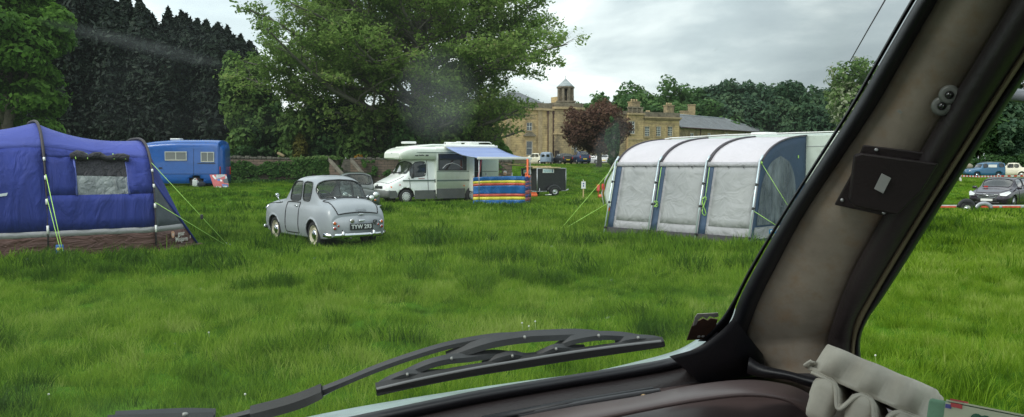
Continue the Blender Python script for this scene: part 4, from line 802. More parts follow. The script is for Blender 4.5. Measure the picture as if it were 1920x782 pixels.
# blue 1950s estate / van at the right, with a white notice
def van50_net():
    return Shell(net([
     (2.05, (.50, .36), (.56, .46), (.56, .58), (.52, .70), (.46, .78), (.38, .82), (.28, .85), (.15, .87), (0, .88)),
     (1.90, (.66, .28), (.72, .44), (.72, .62), (.68, .76), (.58, .86), (.46, .92), (.32, .95), (.16, .97), (0, .98)),
     (1.40, (.72, .26), (.76, .44), (.76, .64), (.73, .80), (.64, .91), (.50, .97), (.35, 1.0), (.18, 1.02), (0, 1.03)),
     (.92, (.72, .26), (.77, .44), (.77, .66), (.75, .84), (.70, .95), (.60, 1.0), (.48, 1.04), (.24, 1.06), (0, 1.07)),
     (.55, (.72, .26), (.77, .44), (.77, .66), (.75, .86), (.71, .99), (.66, 1.24), (.56, 1.46), (.3, 1.53), (0, 1.55)),
     (.10, (.72, .26), (.77, .44), (.77, .66), (.76, .88), (.73, 1.02), (.69, 1.32), (.60, 1.56), (.33, 1.64), (0, 1.66)),
     (-.8, (.72, .26), (.77, .44), (.77, .66), (.76, .88), (.74, 1.02), (.71, 1.34), (.62, 1.60), (.34, 1.68), (0, 1.70)),
     (-1.75, (.71, .26), (.76, .44), (.76, .66), (.75, .88), (.73, 1.02), (.70, 1.32), (.61, 1.57), (.33, 1.64), (0, 1.66)),
     (-1.92, (.66, .28), (.70, .44), (.70, .66), (.69, .86), (.67, 1.0), (.64, 1.28), (.55, 1.50), (.3, 1.56), (0, 1.57)),
     (-1.95, (.62, .32), (.66, .46), (.66, .66), (.65, .84), (.63, .98), (.60, 1.24), (.51, 1.44), (.28, 1.49), (0, 1.50))]))
VN = van50_net(); a1 = (3.95, 4.95, 4.3, 6.0, 4); a2 = (6.35, 6.95, 4.4, 5.9, 4); aw = (3.1, 3.9, 6.0, 10.0, 5)
tealb = paint('teal_blue_paint', (.02, .10, .19), .35, .5)
V1 = generic('vintage_estate', 'blue vintage estate car with a white notice in its side window', VN, tealb, [(a1, 'side_window'), (VN.mirror(a1), 'side_window'), (a2, 'side_window'), (VN.mirror(a2), 'side_window'), (aw, 'windscreen')], [(1.30, .32), (-1.15, .32)], .36, .32, .2, .64, group='vintage cars beyond the barrier tape', style='steel', hubm=tealb)
plate(V1, 'notice', None, (-.42, .745, 1.28), .95, .30, (-1, 0, 0), white_pl, black_pl, .1)
text_obj('lettering', 'FOR SALE', .14, frame_mat((-.42, .756, 1.28), (-1, 0, 0), (0, 0, 1)), mat('sign_grey', (.25, .27, .3), .6), kids(V1)[-1], .001) if False else None
mb = MB(); mb.tube([(.0, .5, 1.70), (-1.6, .5, 1.71)], .015); mb.tube([(.0, -.5, 1.70), (-1.6, -.5, 1.71)], .015); [mb.tube([(x, -.5, 1.7), (x, .5, 1.7)], .012) for x in (0, -.5, -1.0, -1.6)]; mb.build('roof_rack', dullmetal, V1)
for sy in (1, -1): lamp(V1, 'headlight', 2.0, sy * .48, .74, .09, lampg, (1, 0, 0), depth=.1)
Y = 91.0; V1.location = (X_at(1846, Y), Y, .27); V1.rotation_euler = (0, 0, R(186)); V1.scale = (1.03, 1, 1)
# pale blue van, black hatchback, dark blue people carrier, white car in front of the house
GH = 'cars parked in front of the stone house'
pb = paint('pale_blue_paint', (.22, .28, .37), .35, .5)
V2 = copy_tree(V1, None, {'teal_blue_paint': pb}); V2['label'] = 'pale blue vintage van seen from behind, parked between cream and black cars'; V2['category'] = 'van'; V2['group'] = GH
for k in kids(V2):
    if k.name.startswith(('notice', 'roof_rack')): bpy.data.objects.remove(k)
for sy in (.34, -.34):
    mb = MB(); mb.box((-1.965, sy, 1.18), (.02, .42, .34), 0, 0, 0); mb.build('rear_window', glassd, V2)
Y = 112.0; V2.location = (X_at(1027, Y), Y, Hbase(X_at(1027, Y), Y)); V2.rotation_euler = (0, 0, R(78)); V2.scale = (.95, 1, .98)
blk = paint('black_paint', (.010, .010, .012), .4, .1, dirt=(.03, .03, .03), da=.2); dbl = paint('navy_paint', (.010, .025, .075), .4, .1, dirt=(.03, .04, .06), da=.2)
def far_car(label, col, px, Y, rz, sc, lens=True, group=GH, rearcol=None):
    r_ = generic('parked_car', label, EST, col, [(e1, 'side_window'), (mir_(e1), 'side_window'), (e2, 'side_window'), (mir_(e2), 'side_window'), (ew, 'windscreen'), (er, 'rear_window')], [(1.45, .33), (-1.40, .33)], .37, .325, .21, .80, group=group, ku=4, kv=3)
    for sy in (1, -1):
        mb = MB(); mb.box((-2.36, sy * .66, .84), (.14, .14, .32), 0, 0, .04); mb.build('tail_lamp', redl, r_); mb = MB(); mb.box((2.22, sy * .6, .66), (.14, .3, .12), 0, 0, .04); mb.build('headlight', lampg, r_)
    plate(r_, 'number_plate', None, (-2.44, 0, .62), .52, .12, (0, -1, 0), yellow_pl, black_pl, .1)
    x = X_at(px, Y); r_.location = (x, Y, Hbase(x, Y)); r_.rotation_euler = (0, 0, R(rz)); r_.scale = sc; return r_
far_car('black hatchback seen from behind, parked by the copper beech', blk, 1055, 111, 108, (.8, .95, .98))
far_car('dark blue tall people carrier parked under the copper beech', dbl, 1087, 111, 104, (.9, 1.0, 1.15))
far_car('white car glimpsed beyond the ivy clad tree trunk', paint('white_paint', (.6, .6, .6), .3, .6), 1134, 124, 80, (.9, .95, .95))
far_car('grey car glimpsed between copper beech trunk and the dark blue people carrier', paint('silver_paint', (.3, .31, .32), .3, .6), 1108, 126, 150, (.9, .95, .9))
# ---------------------------------------------------------------- motorhome
MHA = atan2(-.53, -.85); mh = empty('motorhome', (0, 0, 0), MHA, 'white coachbuilt motorhome with overcab bed and blue side canopy', 'motorhome')
mh.location = (-4.86 - .53 * .9, 37.7 + .85 * .9, -.02)      # origin: under the front axle, x forward, y left (towards us)
cream_w = paint('motorhome_white', (.80, .83, .76), .35, .4, var=.05, dirt=(.5, .5, .42), da=.3); cabw = paint('cab_white', (.80, .82, .79), .3, .5, dirt=(.5, .5, .46), da=.25)
skirt = mat('grey_skirt', (.10, .105, .10), .6, var=.2, vscale=3, dirt=(.16, .14, .1), dirt_amt=.4); stripe = mat('green_stripe', (.11, .15, .13), .5, var=.1)
def side_profile_prism(mb, pts, y0, y1, m=0, bev=.0, sm=False): mb.prism([(x, y0, z) for x, z in pts], (0, y1 - y0, 0), m, sm)
# cab: built as a shell
CAB = Shell(net([
 (.92, (.70, .34), (.78, .44), (.80, .56), (.78, .68), (.72, .76), (.62, .80), (.48, .83), (.24, .85), (0, .86)),
 (.82, (.84, .30), (.88, .44), (.90, .60), (.87, .76), (.80, .86), (.68, .92), (.52, .95), (.26, .97), (0, .98)),
 (.50, (.92, .30), (.95, .46), (.96, .66), (.93, .86), (.88, .98), (.76, 1.05), (.60, 1.10), (.3, 1.13), (0, 1.14)),
 (.02, (.94, .30), (.97, .46), (.97, .70), (.95, .95), (.92, 1.12), (.84, 1.24), (.72, 1.32), (.36, 1.36), (0, 1.38)),
 (-.38, (.94, .30), (.97, .46), (.97, .72), (.95, .98), (.93, 1.16), (.88, 1.50), (.80, 1.80), (.42, 1.90), (0, 1.93)),
 (-.62, (.94, .30), (.97, .46), (.97, .72), (.95, .98), (.93, 1.17), (.89, 1.58), (.82, 1.94), (.44, 2.05), (0, 2.08)),
 (-1.20, (.94, .30), (.97, .46), (.97, .72), (.95, .98), (.93, 1.18), (.89, 1.60), (.83, 1.98), (.45, 2.10), (0, 2.12)),
 (-1.60, (.94, .30), (.97, .46), (.97, .72), (.95, .98), (.93, 1.18), (.89, 1.60), (.83, 1.98), (.45, 2.10), (0, 2.12))]))
dw = (3.62, 5.72, 4.15, 5.85, 5); wsn = (3.06, 4.0, 5.6, 10.4, 6)
mb = CAB.body(8, 6, [dw, CAB.mirror(dw), wsn], [(0, .33)], .41, gaps=[CAB.line([(3.35, 4.1), (3.5, 3.9), (3.55, .5), (5.85, .5), (5.85, 4.0), (5.8, 6.0)], 8), CAB.line([(2.95, 5.2), (1.9, 4.6), (1.1, 4.5), (.9, 6), (.9, 10), (1.1, 11.5), (1.9, 11.4), (2.95, 10.8)], 8)])
b = mb.build('cab', [cabw, gap_m], mh); md = b.modifiers.new('sheet', 'SOLIDIFY'); md.thickness = .02; md.offset = -1
for h, nm in ((dw, 'door_window'), (CAB.mirror(dw), 'door_window'), (wsn, 'windscreen')):
    w_ = CAB.pane(h, -.01, 8).build(nm, glassd, mh); r_ = MB(); r_.tube([tuple(p) for p in CAB.rim(h, 36)], .02, 5, 0, False)
    if nm == 'door_window': s_ = [CAB.ev(4.15, v if h[2] < 8 else 16 - v)[0] for v in (4.2, 5.0, 5.8)]; r_.tube([tuple(p) for p in s_], .02, 4)
    r_.build('seal', blackp, w_)
# curtains drawn behind the door glass
mb = MB(); mb.grid([[(-.75 - .5 * i / 12, .80 + .02 * sin(i * 2.2), z) for i in range(13)] for z in (1.12, 1.85)]); mb.build('curtain', clothmat('pale_curtain', (.55, .60, .58), .3), mh)
mb = MB(); mb.box((-.35, 0, 1.15), (.5, 1.6, .2), 0, 0, .06); mb.build('dashboard', blackp, mh)
mb = MB(); mb.box((-1.35, 0, 1.0), (.2, 1.5, 1.4), 0, 0, .05); mb.build('seat_backs'.replace('backs', 'back'), inter, mh)
mb = MB(); mb.prism([(-.10, 0.72, 1.46), (-.42, .68, 1.86), (-.42, -.68, 1.86), (-.10, -.72, 1.46)], (-.02, 0, 0)); mb.build('screen_cover', clothmat('silver_screen', (.42, .46, .44), .2, see=.25), mh)
for y0, y1 in ((.55, .05), (-.1, -.6)):
    mb = MB(); mb.tube([(.16, y0, 1.33), (.0, (y0 + y1) / 2, 1.42), (-.02, y1, 1.44)], .012, 5); mb.build('wiper', blackp, mh)
for sy in (1, -1):
    mb = MB(); mb.box((-.25, sy * 1.12, 1.28), (.10, .17, .27), 0, 0, .04); mb.tube([(-.28, sy * .93, 1.22), (-.27, sy * 1.08, 1.25)], .02); mb.build('wing_mirror', blackp, mh)
    mb = MB(); mb.box((.80, sy * .60, .70), (.16, .34, .19), 0, sy * -.18, .03); hl = mb.build('headlight', lampg, mh); mb = MB(); mb.box((.72, sy * .82, .70), (.20, .16, .20), 0, sy * -.5, .03); mb.build('indicator', amber, hl)
    mb = MB(); mb.box((.30, sy * .975, .86), (.07, .02, .04)); mb.build('side_repeater', redl, mh)
    mb = MB(); mb.box((-1.48, sy * .955, 1.03), (.05, .03, .16), 0, 0, .01); mb.build('door_handle', blackp, mh)
    mb = MB(); mb.lathe([(.001, .02), (.06, .02), (.065, 0)], Matrix.Translation((-1.45, sy * .965, .55)) @ Matrix.Rotation(-sy * pi / 2, 4, 'X'), 16); mb.build('filler_cap', blackp, mh)
mb = MB(); pts = [(.99 - .22 * (abs(k) / 6) ** 4, k / 6 * .94, .44) for k in range(-6, 7)]; mb.tube(pts, .18, 10, 0, True, flat=((1, 0, 0), .5)); mb.build('bumper', skirt, mh)
mb = MB(); mb.box((.88, 0, .74), (.14, .86, .13), 0, 0, .03); mb.build('grille', blackp, mh); mb = MB(); mb.sphere((1.0, 0, .84), .05, 0, 12, (.4, 1.6, .7)); mb.build('bonnet_badge', blackp, mh)
plate(mh, 'number_plate', None, (1.06, 0, .46), .5, .11, (0, 1, 0), white_pl, black_pl, .1)
# coach body: habitation box with a bulged overcab
def ring_body(mb, xs, prof, n=10):
    """loft along x: prof(x) -> (half width, z0, z1, corner radius)"""
    rows = []
    for x in xs:
        w, z0, z1, rr, crown = prof(x); r = []
        for sy, a0 in ((1, 0), (-1, pi / 2)):
            for k in range(n + 1):
                a = a0 + k * pi / 2 / n; cx_ = sy * (w - rr); r.append((x, cx_ + rr * cos(a), z1 - rr + rr * sin(a) + crown * (1 - ((cx_ + rr * cos(a)) / w) ** 2)))
        r = r + [(x, -w, z0 + .0), (x, w, z0 + .0)]; rows.append(r)
    mb.grid(rows, closed=True); mb.add(rows[0], [tuple(range(len(rows[0])))]); mb.add(rows[-1], [tuple(range(len(rows[-1]) - 1, -1, -1))])
mb = MB(); xs = [-1.50, -1.52, -2.2, -3.2, -4.1, -4.75, -4.85, -4.90]
ring_body(mb, xs, lambda x: (1.06 if x > -4.8 else 1.06 - (-4.8 - x) * .6, .42, 2.62 - (.0 if x > -4.8 else (-4.8 - x) * 1.5), .16, .03)); b = mb.build('coach_body', cream_w, mh)
mb = MB(); xo = [.28, .24, .12, -.1, -.4, -.8, -1.2, -1.5, -1.505]
def ocp(x):
    f = min(1, max(0, (.30 - x) / .9)); g_ = sqrt(max(0, 1 - (1 - f) ** 2)); return (.72 + .34 * g_ ** .6, 2.13 - .11 * min(1, g_ * 1.4) + .10 * max(0, (-x - .9)) * 0, 2.20 + .40 * g_ ** .9, .05 + .12 * g_, .03)
ring_body(mb, xo, ocp); mb.build('overcab', cream_w, mh)
mb = MB(); xr = [-.25, -.30, -.6, -1.4, -3.0, -4.6, -4.7]
ring_body(mb, xr, lambda x: (.96 * min(1, .72 + (-.2 - x) * .9), 2.50, 2.60 + .13 * min(1, (-.2 - x) * .8), .05, .05)); mb.build('roof_cap', cream_w, mh)
def side_strip(nm, x0, x1, z0, z1, m_, y=1.066, par=mh, both=True):
    for sy in (1, -1): mb = MB(); mb.box(((x0 + x1) / 2, sy * y, (z0 + z1) / 2), (abs(x1 - x0), .012, z1 - z0)); mb.build(nm, m_, par)
side_strip('green_stripe', -1.52, -4.8, 1.00, 1.07, stripe); side_strip('green_stripe', .15, -1.50, 1.02, 1.08, stripe, .972); side_strip('trim_line', -1.52, -4.8, 1.44, 1.465, stripe)
side_strip('skirt', -1.50, -3.00, .20, .66, skirt, 1.064); side_strip('skirt', -3.84, -4.85, .24, .66, skirt, 1.064); side_strip('skirt', -.42, -1.50, .20, .60, skirt, .978); side_strip('skirt', .42, .80, .26, .60, skirt, .955)
mb = MB(); mb.tube([(.27, 0, 2.30), (.22, .45, 2.31), (.05, .78, 2.32), (-.3, 1.02, 2.33), (-.8, 1.075, 2.335), (-4.8, 1.075, 2.34)], .018, 6); mb.tube([(.27, 0, 2.30), (.22, -.45, 2.31), (.05, -.78, 2.32), (-.3, -1.02, 2.33), (-.8, -1.075, 2.335), (-4.8, -1.075, 2.34)], .018, 6); mb.build('trim_line', stripe, mh)
def script_mark(x0, z0, w, h, y, m_, k):
    mb = MB(); mb.tube([(x0 - w * i / 40, y, z0 + h * (.5 * sin(i * 1.15 + k) * (1.5 if i % 13 < 3 else .8))) for i in range(41)], .009, 4); mb.build('script_mark', m_, mh)
script_mark(-.42, 2.19, .15, .04, 1.075, mat('dark_letter', (.05, .06, .06), .6), 0); script_mark(-.62, 2.205, .24, .05, 1.075, MATS['dark_letter'], 2)
mb = MB(); mb.box((-1.02, 1.075, 2.20), (.14, .01, .06)); mb.build('small_badge', blackp, mh)
script_mark(-.62, 1.14, .32, .04, .985, mat('red_letter', (.35, .12, .10), .6), 1)
def hwin(nm, x0, x1, z0, z1, par=mh, y=1.062, sy=1, frame=blackp, gl=glassd, bars=0):
    mb = MB(); mb.box(((x0 + x1) / 2, sy * (y + .012), (z0 + z1) / 2), (abs(x1 - x0), .03, z1 - z0), 0, 0, .0); o = mb.build(nm, frame, par)
    mb = MB(); mb.box(((x0 + x1) / 2, sy * (y + .030), (z0 + z1) / 2), (abs(x1 - x0) - .08, .012, z1 - z0 - .08)); mb.build('pane', gl, o)
    return o
hwin('side_window', -1.60, -3.08, 1.50, 2.28); hwin('side_window', -4.05, -4.45, 1.52, 2.18, sy=-1); hwin('side_window', -1.9, -2.9, 1.52, 2.18, sy=-1)
mb = MB(); mb.tube([(x, 1.10, z) for x, z in [(-1.8, 1.6), (-2.0, 1.78), (-2.3, 1.86), (-2.6, 1.78), (-2.85, 1.62)]], .012, 4, 0, False); mb.build('curtain_rail', whitep, mh)
# habitation door opening: dark inside, door swung open flat against the side
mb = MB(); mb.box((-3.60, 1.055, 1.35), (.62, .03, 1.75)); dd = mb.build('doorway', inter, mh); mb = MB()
mb.tube([(-3.28, 1.08, .48), (-3.28, 1.08, 2.24), (-3.92, 1.08, 2.24), (-3.92, 1.08, .48)], .025, 4, 0, False); mb.build('door_frame', whitep, dd)
d_ = MB(); d_.box((0, 0, 0), (.60, .05, 1.70), 0, 0, .02); dO = d_.build('door', cream_w, mh, (-3.22, 1.34, 1.37), (0, 0, R(82))); hw = MB(); hw.box((0, .03, .35), (.36, .012, .5)); hw.build('door_window', glassd, dO)
mb = MB(); mb.box((-2.95, 1.07, .78), (.07, .02, .05)); mb.build('side_marker', amber, mh)
for wx in (0, -3.42):
    for sy in (1, -1): wheel(mh, wx, sy * .88, .32, .2, .21, 'cover', hub_w)
mb = MB()
for sy in (1, -1): mb.lathe([(.001, .0), (.40, 0), (.40, -.10), (.001, -.10)], Matrix.Translation((-3.42, sy * 1.069 , .34)) @ Matrix.Rotation(-sy * pi / 2, 4, 'X'), 24)
mb.build('wheel_arch', gap_m, mh)
for o_ in kids(mh):
    if o_.name.startswith('wheel') and 'arch' not in o_.name and abs(o_.location.x + 3.42) < .1: o_.location.y *= 1.16
mb = MB(); mb.box((-2.2, 0, .40), (5.2, 1.7, .2)); mb.build('chassis', inter, mh)
# roof furniture
for x, w_ in ((-.55, .55), (-2.9, .6), (-3.9, .5)):
    mb = MB(); mb.box((x, .1, 2.80), (w_, .55, .10), 0, 0, .04); mb.build('roof_light', whitep, mh)
mb = MB()
for sy in (.62, -.62): mb.tube([(-2.75, sy, 2.72), (-2.80, sy, 2.86), (-4.6, sy, 2.86), (-4.72, sy, 2.80), (-4.75, sy, 2.68)], .022, 6)
for x in (-3.2, -3.8, -4.4): mb.tube([(x, .62, 2.86), (x, -.62, 2.86)], .018, 6)
mb.build('roof_rack', whitep, mh)
# canopy wound out
AWN = clothmat('blue_canopy', (.56, .64, .86), .5, .12, wrinkle=.1, wscale=2.0, col2=(.34, .43, .74), stretch=(.15, 3, 3))
xa0, xa1 = -1.95, -4.70; yo = 1.12 + 3.05; zo = 2.08; zi = 2.60
mb = MB(); rows = []
for j in range(9):
    f = j / 8; rows.append([(lerp(xa0, xa1, i / 10), lerp(1.14, yo, f), lerp(zi, zo, f) - .10 * sin(pi * f)) for i in range(11)])
top = [r for r in rows]; mb.grid(top); ca = mb.build('canopy', AWN, mh); md = ca.modifiers.new('t', 'SOLIDIFY'); md.thickness = .006
mb = MB(); mb.box(((xa0 + xa1) / 2, 1.12, zi + .02), (abs(xa1 - xa0) + .1, .12, .13), 0, 0, .03); mb.build('canopy_case', whitep, ca)
mb = MB(); mb.box(((xa0 + xa1) / 2, yo, zo - .02), (abs(xa1 - xa0) + .06, .07, .11), 0, 0, .015); mb.build('front_bar', whitep, ca)
for x in (xa0 - .05, xa1 + .05):
    mb = MB(); mb.tube([(x, 1.15, zi - .08), (x - .1 * (1 if x > -3 else -1) * 0, (1.15 + yo) / 2, (zi + zo) / 2 - .14), (x, yo, zo - .03)], .022, 6); mb.build('support_arm', dullmetal, ca)
    mb = MB(); mb.tube([(x, yo, zo), (x, yo, 0)], .018, 6); mb.build('support_leg', dullmetal, ca)
# orange storm straps / poles standing at the canopy
orng = mat('orange_pole', (.72, .13, .035), .55, var=.12); pink = mat('faded_red_strap', (.62, .12, .10), .6, var=.15)
MW = Matrix.Translation(mh.location) @ Matrix.Rotation(MHA, 4, 'Z')
pA = MW @ Vector((xa1 + .22, yo + .05, zo - .05)); 
def stake(name, base, top, r, m, label, cat, group=None, extra=None):
    o = MB(); b = Vector(base); o.tube([(0, 0, 0), Vector(top) - b], r, 8); q = o.build(name, m, None, b); tag(q, label, cat, group); return q
stake('orange_pole', (pA.x, pA.y, .0), (pA.x, pA.y, pA.z), .045, orng, 'upright orange pole under the outer corner of the blue canopy', 'pole')
mb = MB(); mb.box((0, 0, 0), (.26, .1, .10), 0, 0, .03); mb.box((-.08, 0, .1), (.06, .06, .18), 0, 0, .02); tag(mb.build('orange_clamp', orng, None, (pA.x, pA.y - .02, 1.22)), 'orange clamp at the foot of the orange pole on the windbreak', 'clamp')
s0 = at(902, 299, 38.0); s1 = at(899, 332, 37.4); stake('red_strap', (at(897, 332, 37.4)), (at(903, 299, 38)), .035, pink, 'faded red slanting strap beside the motorhome door', 'strap')

# ---------------------------------------------------------------- windbreak
wb = empty('windbreak', (X_at(936, 36.6), 36.6, 0), 0, 'striped blue yellow and red plastic windbreak standing before the motorhome', 'windbreak')
WC = {'blue': (.015, .14, .42), 'yellow': (.80, .72, .07), 'red': (.62, .10, .055), 'navy': (.04, .07, .36), 'pink': (.60, .16, .22)}
wm = {}
for k, c in WC.items():
    m_ = clothmat('windbreak_' + k, c, .25, .12, .32, wrinkle=.9, wscale=2.2, stretch=(1, 1, .5)); wm[k] = m_
st_ = [(1.22, 1.04, 'blue'), (1.04, .93, 'yellow'), (.93, .82, 'red'), (.82, .46, 'blue'), (.46, .33, 'red'), (.33, .19, 'yellow'), (.19, .0, 'blue')]
mats_ = [wm['blue'], wm['yellow'], wm['red'], wm['navy'], wm['pink']]; mi = {'blue': 0, 'yellow': 1, 'red': 2, 'navy': 3, 'pink': 4}
x0, x1 = X_at(887, 36.6) - wb.location.x, X_at(985, 36.6) - wb.location.x
def fold(x, z): return .035 * sin(x * 5 + z * 1.5) + .02 * sin(x * 13 - z * 4) + .03 * sin(z * 4 + x * 1.3)
def stripes(nm, xa, xb, ya, yb, spec, seed):
    mb = MB(); nx = 26
    for z1, z0, c in spec:
        nz = max(2, int((z1 - z0) / .05))
        mb.grid([[(lerp(xa, xb, i / nx), lerp(ya, yb, i / nx) + fold(lerp(xa, xb, i / nx) + seed, lerp(z1, z0, j / nz)), lerp(z1, z0, j / nz) * (1 + .035 * (i / nx) - .03 * abs(2 * i / nx - 1.0) ** 4)) for i in range(nx + 1)] for j in range(nz + 1)], mi[c])
    o = mb.build(nm, mats_, wb); md = o.modifiers.new('t', 'SOLIDIFY'); md.thickness = .006; return o
stripes('front_sheet', x0, x1, 0, .1, st_, 0)
stripes('side_sheet', x1, X_at(996, 37.4) - wb.location.x, .1, 1.1, [(1.22, 1.02, 'navy'), (1.02, .92, 'pink'), (.92, .84, 'navy'), (.84, .76, 'pink'), (.76, .60, 'navy'), (.60, .42, 'pink'), (.42, .28, 'navy'), (.28, .12, 'pink'), (.12, 0, 'navy')], 4)
for x, y in ((x0, 0), (lerp(x0, x1, .5), .06), (x1, .1), (X_at(996, 37.4) - wb.location.x, 1.1)):
    mb = MB(); mb.tube([(x, y + .11, -.1), (x, y + .11, 1.27)], .016, 6); mb.build('pole', mat('pole_wood', (.3, .2, .1), .7), wb)
# seated person behind it
hx, hy = X_at(947, 41.5), 41.5
skin = mat('skin', (.45, .27, .19), .6, var=.1); hairm = mat('grey_hair', (.30, .29, .27), .9, var=.3, vscale=60, bump=.6, bscale=150); topm = mat('dark_jumper', (.03, .035, .05), .9, var=.2)
def skinned(name, verts, edges, radii, m_, parent=None, root=0, sub=2):
    me = bpy.data.meshes.new(name); me.from_pydata(verts, edges, []); o = link(name, me, parent); sk = o.modifiers.new('skin', 'SKIN'); 
    for i, r_ in enumerate(radii): me.skin_vertices[0].data[i].radius = (r_, r_) if not isinstance(r_, tuple) else r_
    me.skin_vertices[0].data[root].use_root = True; sb = o.modifiers.new('sub', 'SUBSURF'); sb.levels = sub; sb.render_levels = sub
    bpy.context.view_layer.update(); dg = bpy.context.evaluated_depsgraph_get(); m2 = bpy.data.meshes.new_from_object(o.evaluated_get(dg)); o.modifiers.clear(); o.data = m2; m2.materials.clear(); m2.materials.append(m_)
    for p in m2.polygons: p.use_smooth = True
    return o
pr = empty('person', (hx, hy, 0), R(180), 'seated person with grey hair and dark top behind the windbreak', 'person')
V = [(0, 0, .50), (0, 0, .66), (0, 0, .86), (0, -.01, 1.02), (0, .02, 1.12), (0, .03, 1.17), (-.17, 0, 1.02), (-.24, .10, .82), (-.20, .30, .72), (.17, 0, 1.02), (.24, .10, .82), (.20, .30, .72), (-.10, .05, .50), (-.12, .42, .50), (-.12, .46, .12), (.10, .05, .50), (.12, .42, .50), (.12, .46, .12), (-.12, .56, .05), (.12, .56, .05)]
E = [(0,1),(1,2),(2,3),(3,4),(4,5),(3,6),(6,7),(7,8),(3,9),(9,10),(10,11),(0,12),(12,13),(13,14),(0,15),(15,16),(16,17),(14,18),(17,19)]
RD = [(.17,.12),(.16,.12),(.17,.12),(.14,.10),.065,.055,.075,.055,.04,.075,.055,.04,.10,.075,.05,.10,.075,.05,.04,.04]
skinned('body', V, E, RD, topm, pr)
mb = MB(); mb.sphere((0, .04, 1.30), .105, 0, 18, (.82, .98, 1.18)); mb.sphere((0, .145, 1.285), .02, 0, 8, (.8, 1, 1.2)); [mb.sphere((s * .088, .04, 1.29), .025, 0, 8, (.4, .8, 1.2)) for s in (1, -1)]; mb.build('head', skin, pr)
mb = MB(); mb.sphere((0, .01, 1.335), .118, 0, 18, (.86, .96, 1.02)); mb.build('hair', hairm, pr)
for s in (-1, 1):
    mb = MB(); mb.sphere((s * .035, .138, 1.31), .012, 0, 8); mb.build('eye', blackp, pr)
    mb = MB(); mb.sphere((s * .20, .33, .71), .035, 0, 10, (.9, 1.1, .5)); 
    for k in range(4): mb.tube([(s * .20 + (k - 1.5) * .018, .35, .715), (s * .20 + (k - 1.5) * .019, .395 + .008 * (k in (1, 2)), .71), (s * .20 + (k - 1.5) * .019, .41, .69)], [.009, .008, .006], 6)
    mb.tube([(s * .165, .32, .71), (s * .145, .345, .705), (s * .15, .365, .695)], [.010, .009, .007], 6); mb.build('hand', skin, pr)
ch = empty('folding_chair', (hx, hy, 0), R(180), 'dark folding camp chair under the seated person', 'chair')
mb = MB(); mb.box((0, .12, .40), (.5, .48, .03)); mb.build('seat', topm, ch); mb = MB(); mb.box((0, -.17, .72), (.5, .03, .5)); mb.build('backrest', topm, ch)
for sx in (-.25, .25):
    for a, b_ in (((sx, -.16, 1.0), (sx, -.16, 0)), ((sx, .36, .42), (sx, .36, 0))): mb = MB(); mb.tube([a, b_], .013, 6); mb.build('leg', dullmetal, ch)
# camping odds behind the windbreak
for px, z, lab_ in ((911, .0, 'thin pale tent peg pole behind the left half of the windbreak'), (960, .0, 'thin pale pole just right of the seated person')):
    X = X_at(px, 39.5); stake('thin_pole', (X, 39.5, 0), (X, 39.5, 1.38), .03, mat('pale_pole', (.5, .48, .42), .6), lab_, 'pole')

# ---------------------------------------------------------------- black box trailer
bt = empty('box_trailer', (X_at(1007, 45.6), 45.6, .0), 0, 'black box trailer with pale frame edges on the grass right of the windbreak', 'trailer')
blp = mat('black_ply', (.018, .018, .019), .55, var=.25, vscale=5, bump=.1); alu = mat('alu_edge', (.42, .43, .44), .5, .6, var=.2)
ux = Vector((1.0, .12, 0)).normalized(); ang = atan2(ux.y, ux.x)
bt.rotation_euler = (0, 0, R(37)); bt.scale = (1.30, 1.12, 1)
mb = MB(); mb.box((.80, .62, .90), (1.58, 1.24, 1.26)); mb.build('box_body', blp, bt)
mb = MB()
for p in [((0, -.012, .27), (0, -.012, 1.53)), ((1.60, -.012, .27), (1.60, -.012, 1.53)), ((0, -.012, 1.53), (1.60, -.012, 1.53)), ((0, -.012, .27), (1.60, -.012, .27)), ((0, 1.25, .27), (0, 1.25, 1.53)), ((0, 0, 1.53), (0, 1.25, 1.53)), ((0, 0, .27), (0, 1.25, .27)), ((1.6, 1.25, .27), (1.6, 1.25, 1.53)), ((1.6, 0, 1.53), (1.6, 1.25, 1.53))]: mb.tube(p, .026, 4)
mb.build('frame_edge', alu, bt)
for sy in (-.12, 1.36):
    w_ = wheel(bt, .86, sy, .25, .14, .14, 'steel', hub_w)
    if sy > 0: pass
    mb = MB(); mb.tube([(.86 + .31 * cos(a), sy, .26 + .29 * sin(a)) for a in np.linspace(0, pi, 12)], .09, 6, 0, True, flat=((0, 1, 0), .2)); mb.build('mudguard', blackp, bt)
mb = MB(); mb.tube([(0, .62, .30), (-1.1, .62, .33)], .04, 6); mb.tube([(-.95, .62, .55), (-.95, .62, .05)], .025, 6); mb.build('drawbar', dullmetal, bt)
mb = MB(); mb.tube([(.12, -.02, .45), (.12, -.02, .08)], .022, 6); mb.build('prop_stand', dullmetal, bt); mb = MB(); mb.tube([(1.6, -.02, .27), (1.74, -.02, .36)], .04, 6); mb.build('corner_steady', dullmetal, bt)
lblm = mat('label_pale', (.55, .68, .70), .5, var=.06); lbt = mat('label_text', (.08, .16, .22), .5)
for c_, xa_ in (((.60, -.03, 1.40), Vector((1, 0, 0))), ((-.02, .75, 1.36), Vector((0, -1, 0)))):
    lb_ = plate(bt, 'label', None, c_, .62, .22, xa_, whitep, lbt, .1); Mx = frame_mat(c_, xa_, (0, 0, 1)); mb = MB(); mb.box((-.06, 0, .006), (.44, .16, .008), 0, 0, 0, Mx); mb.build('pale_panel', lblm, lb_); mb = MB(); mb.box((.22, 0, .006), (.06, .17, .008), 0, 0, 0, Mx); mb.build('dark_block', lbt, lb_)
    mb = MB(); mb.tube([Mx @ Vector((-.24 + .36 * i / 40, .03 * sin(i * 1.4) + .008 * sin(i * .5), .011)) for i in range(41)], .006, 4); mb.build('faint_mark', mat('faint_print', (.30, .42, .48), .6), lb_)
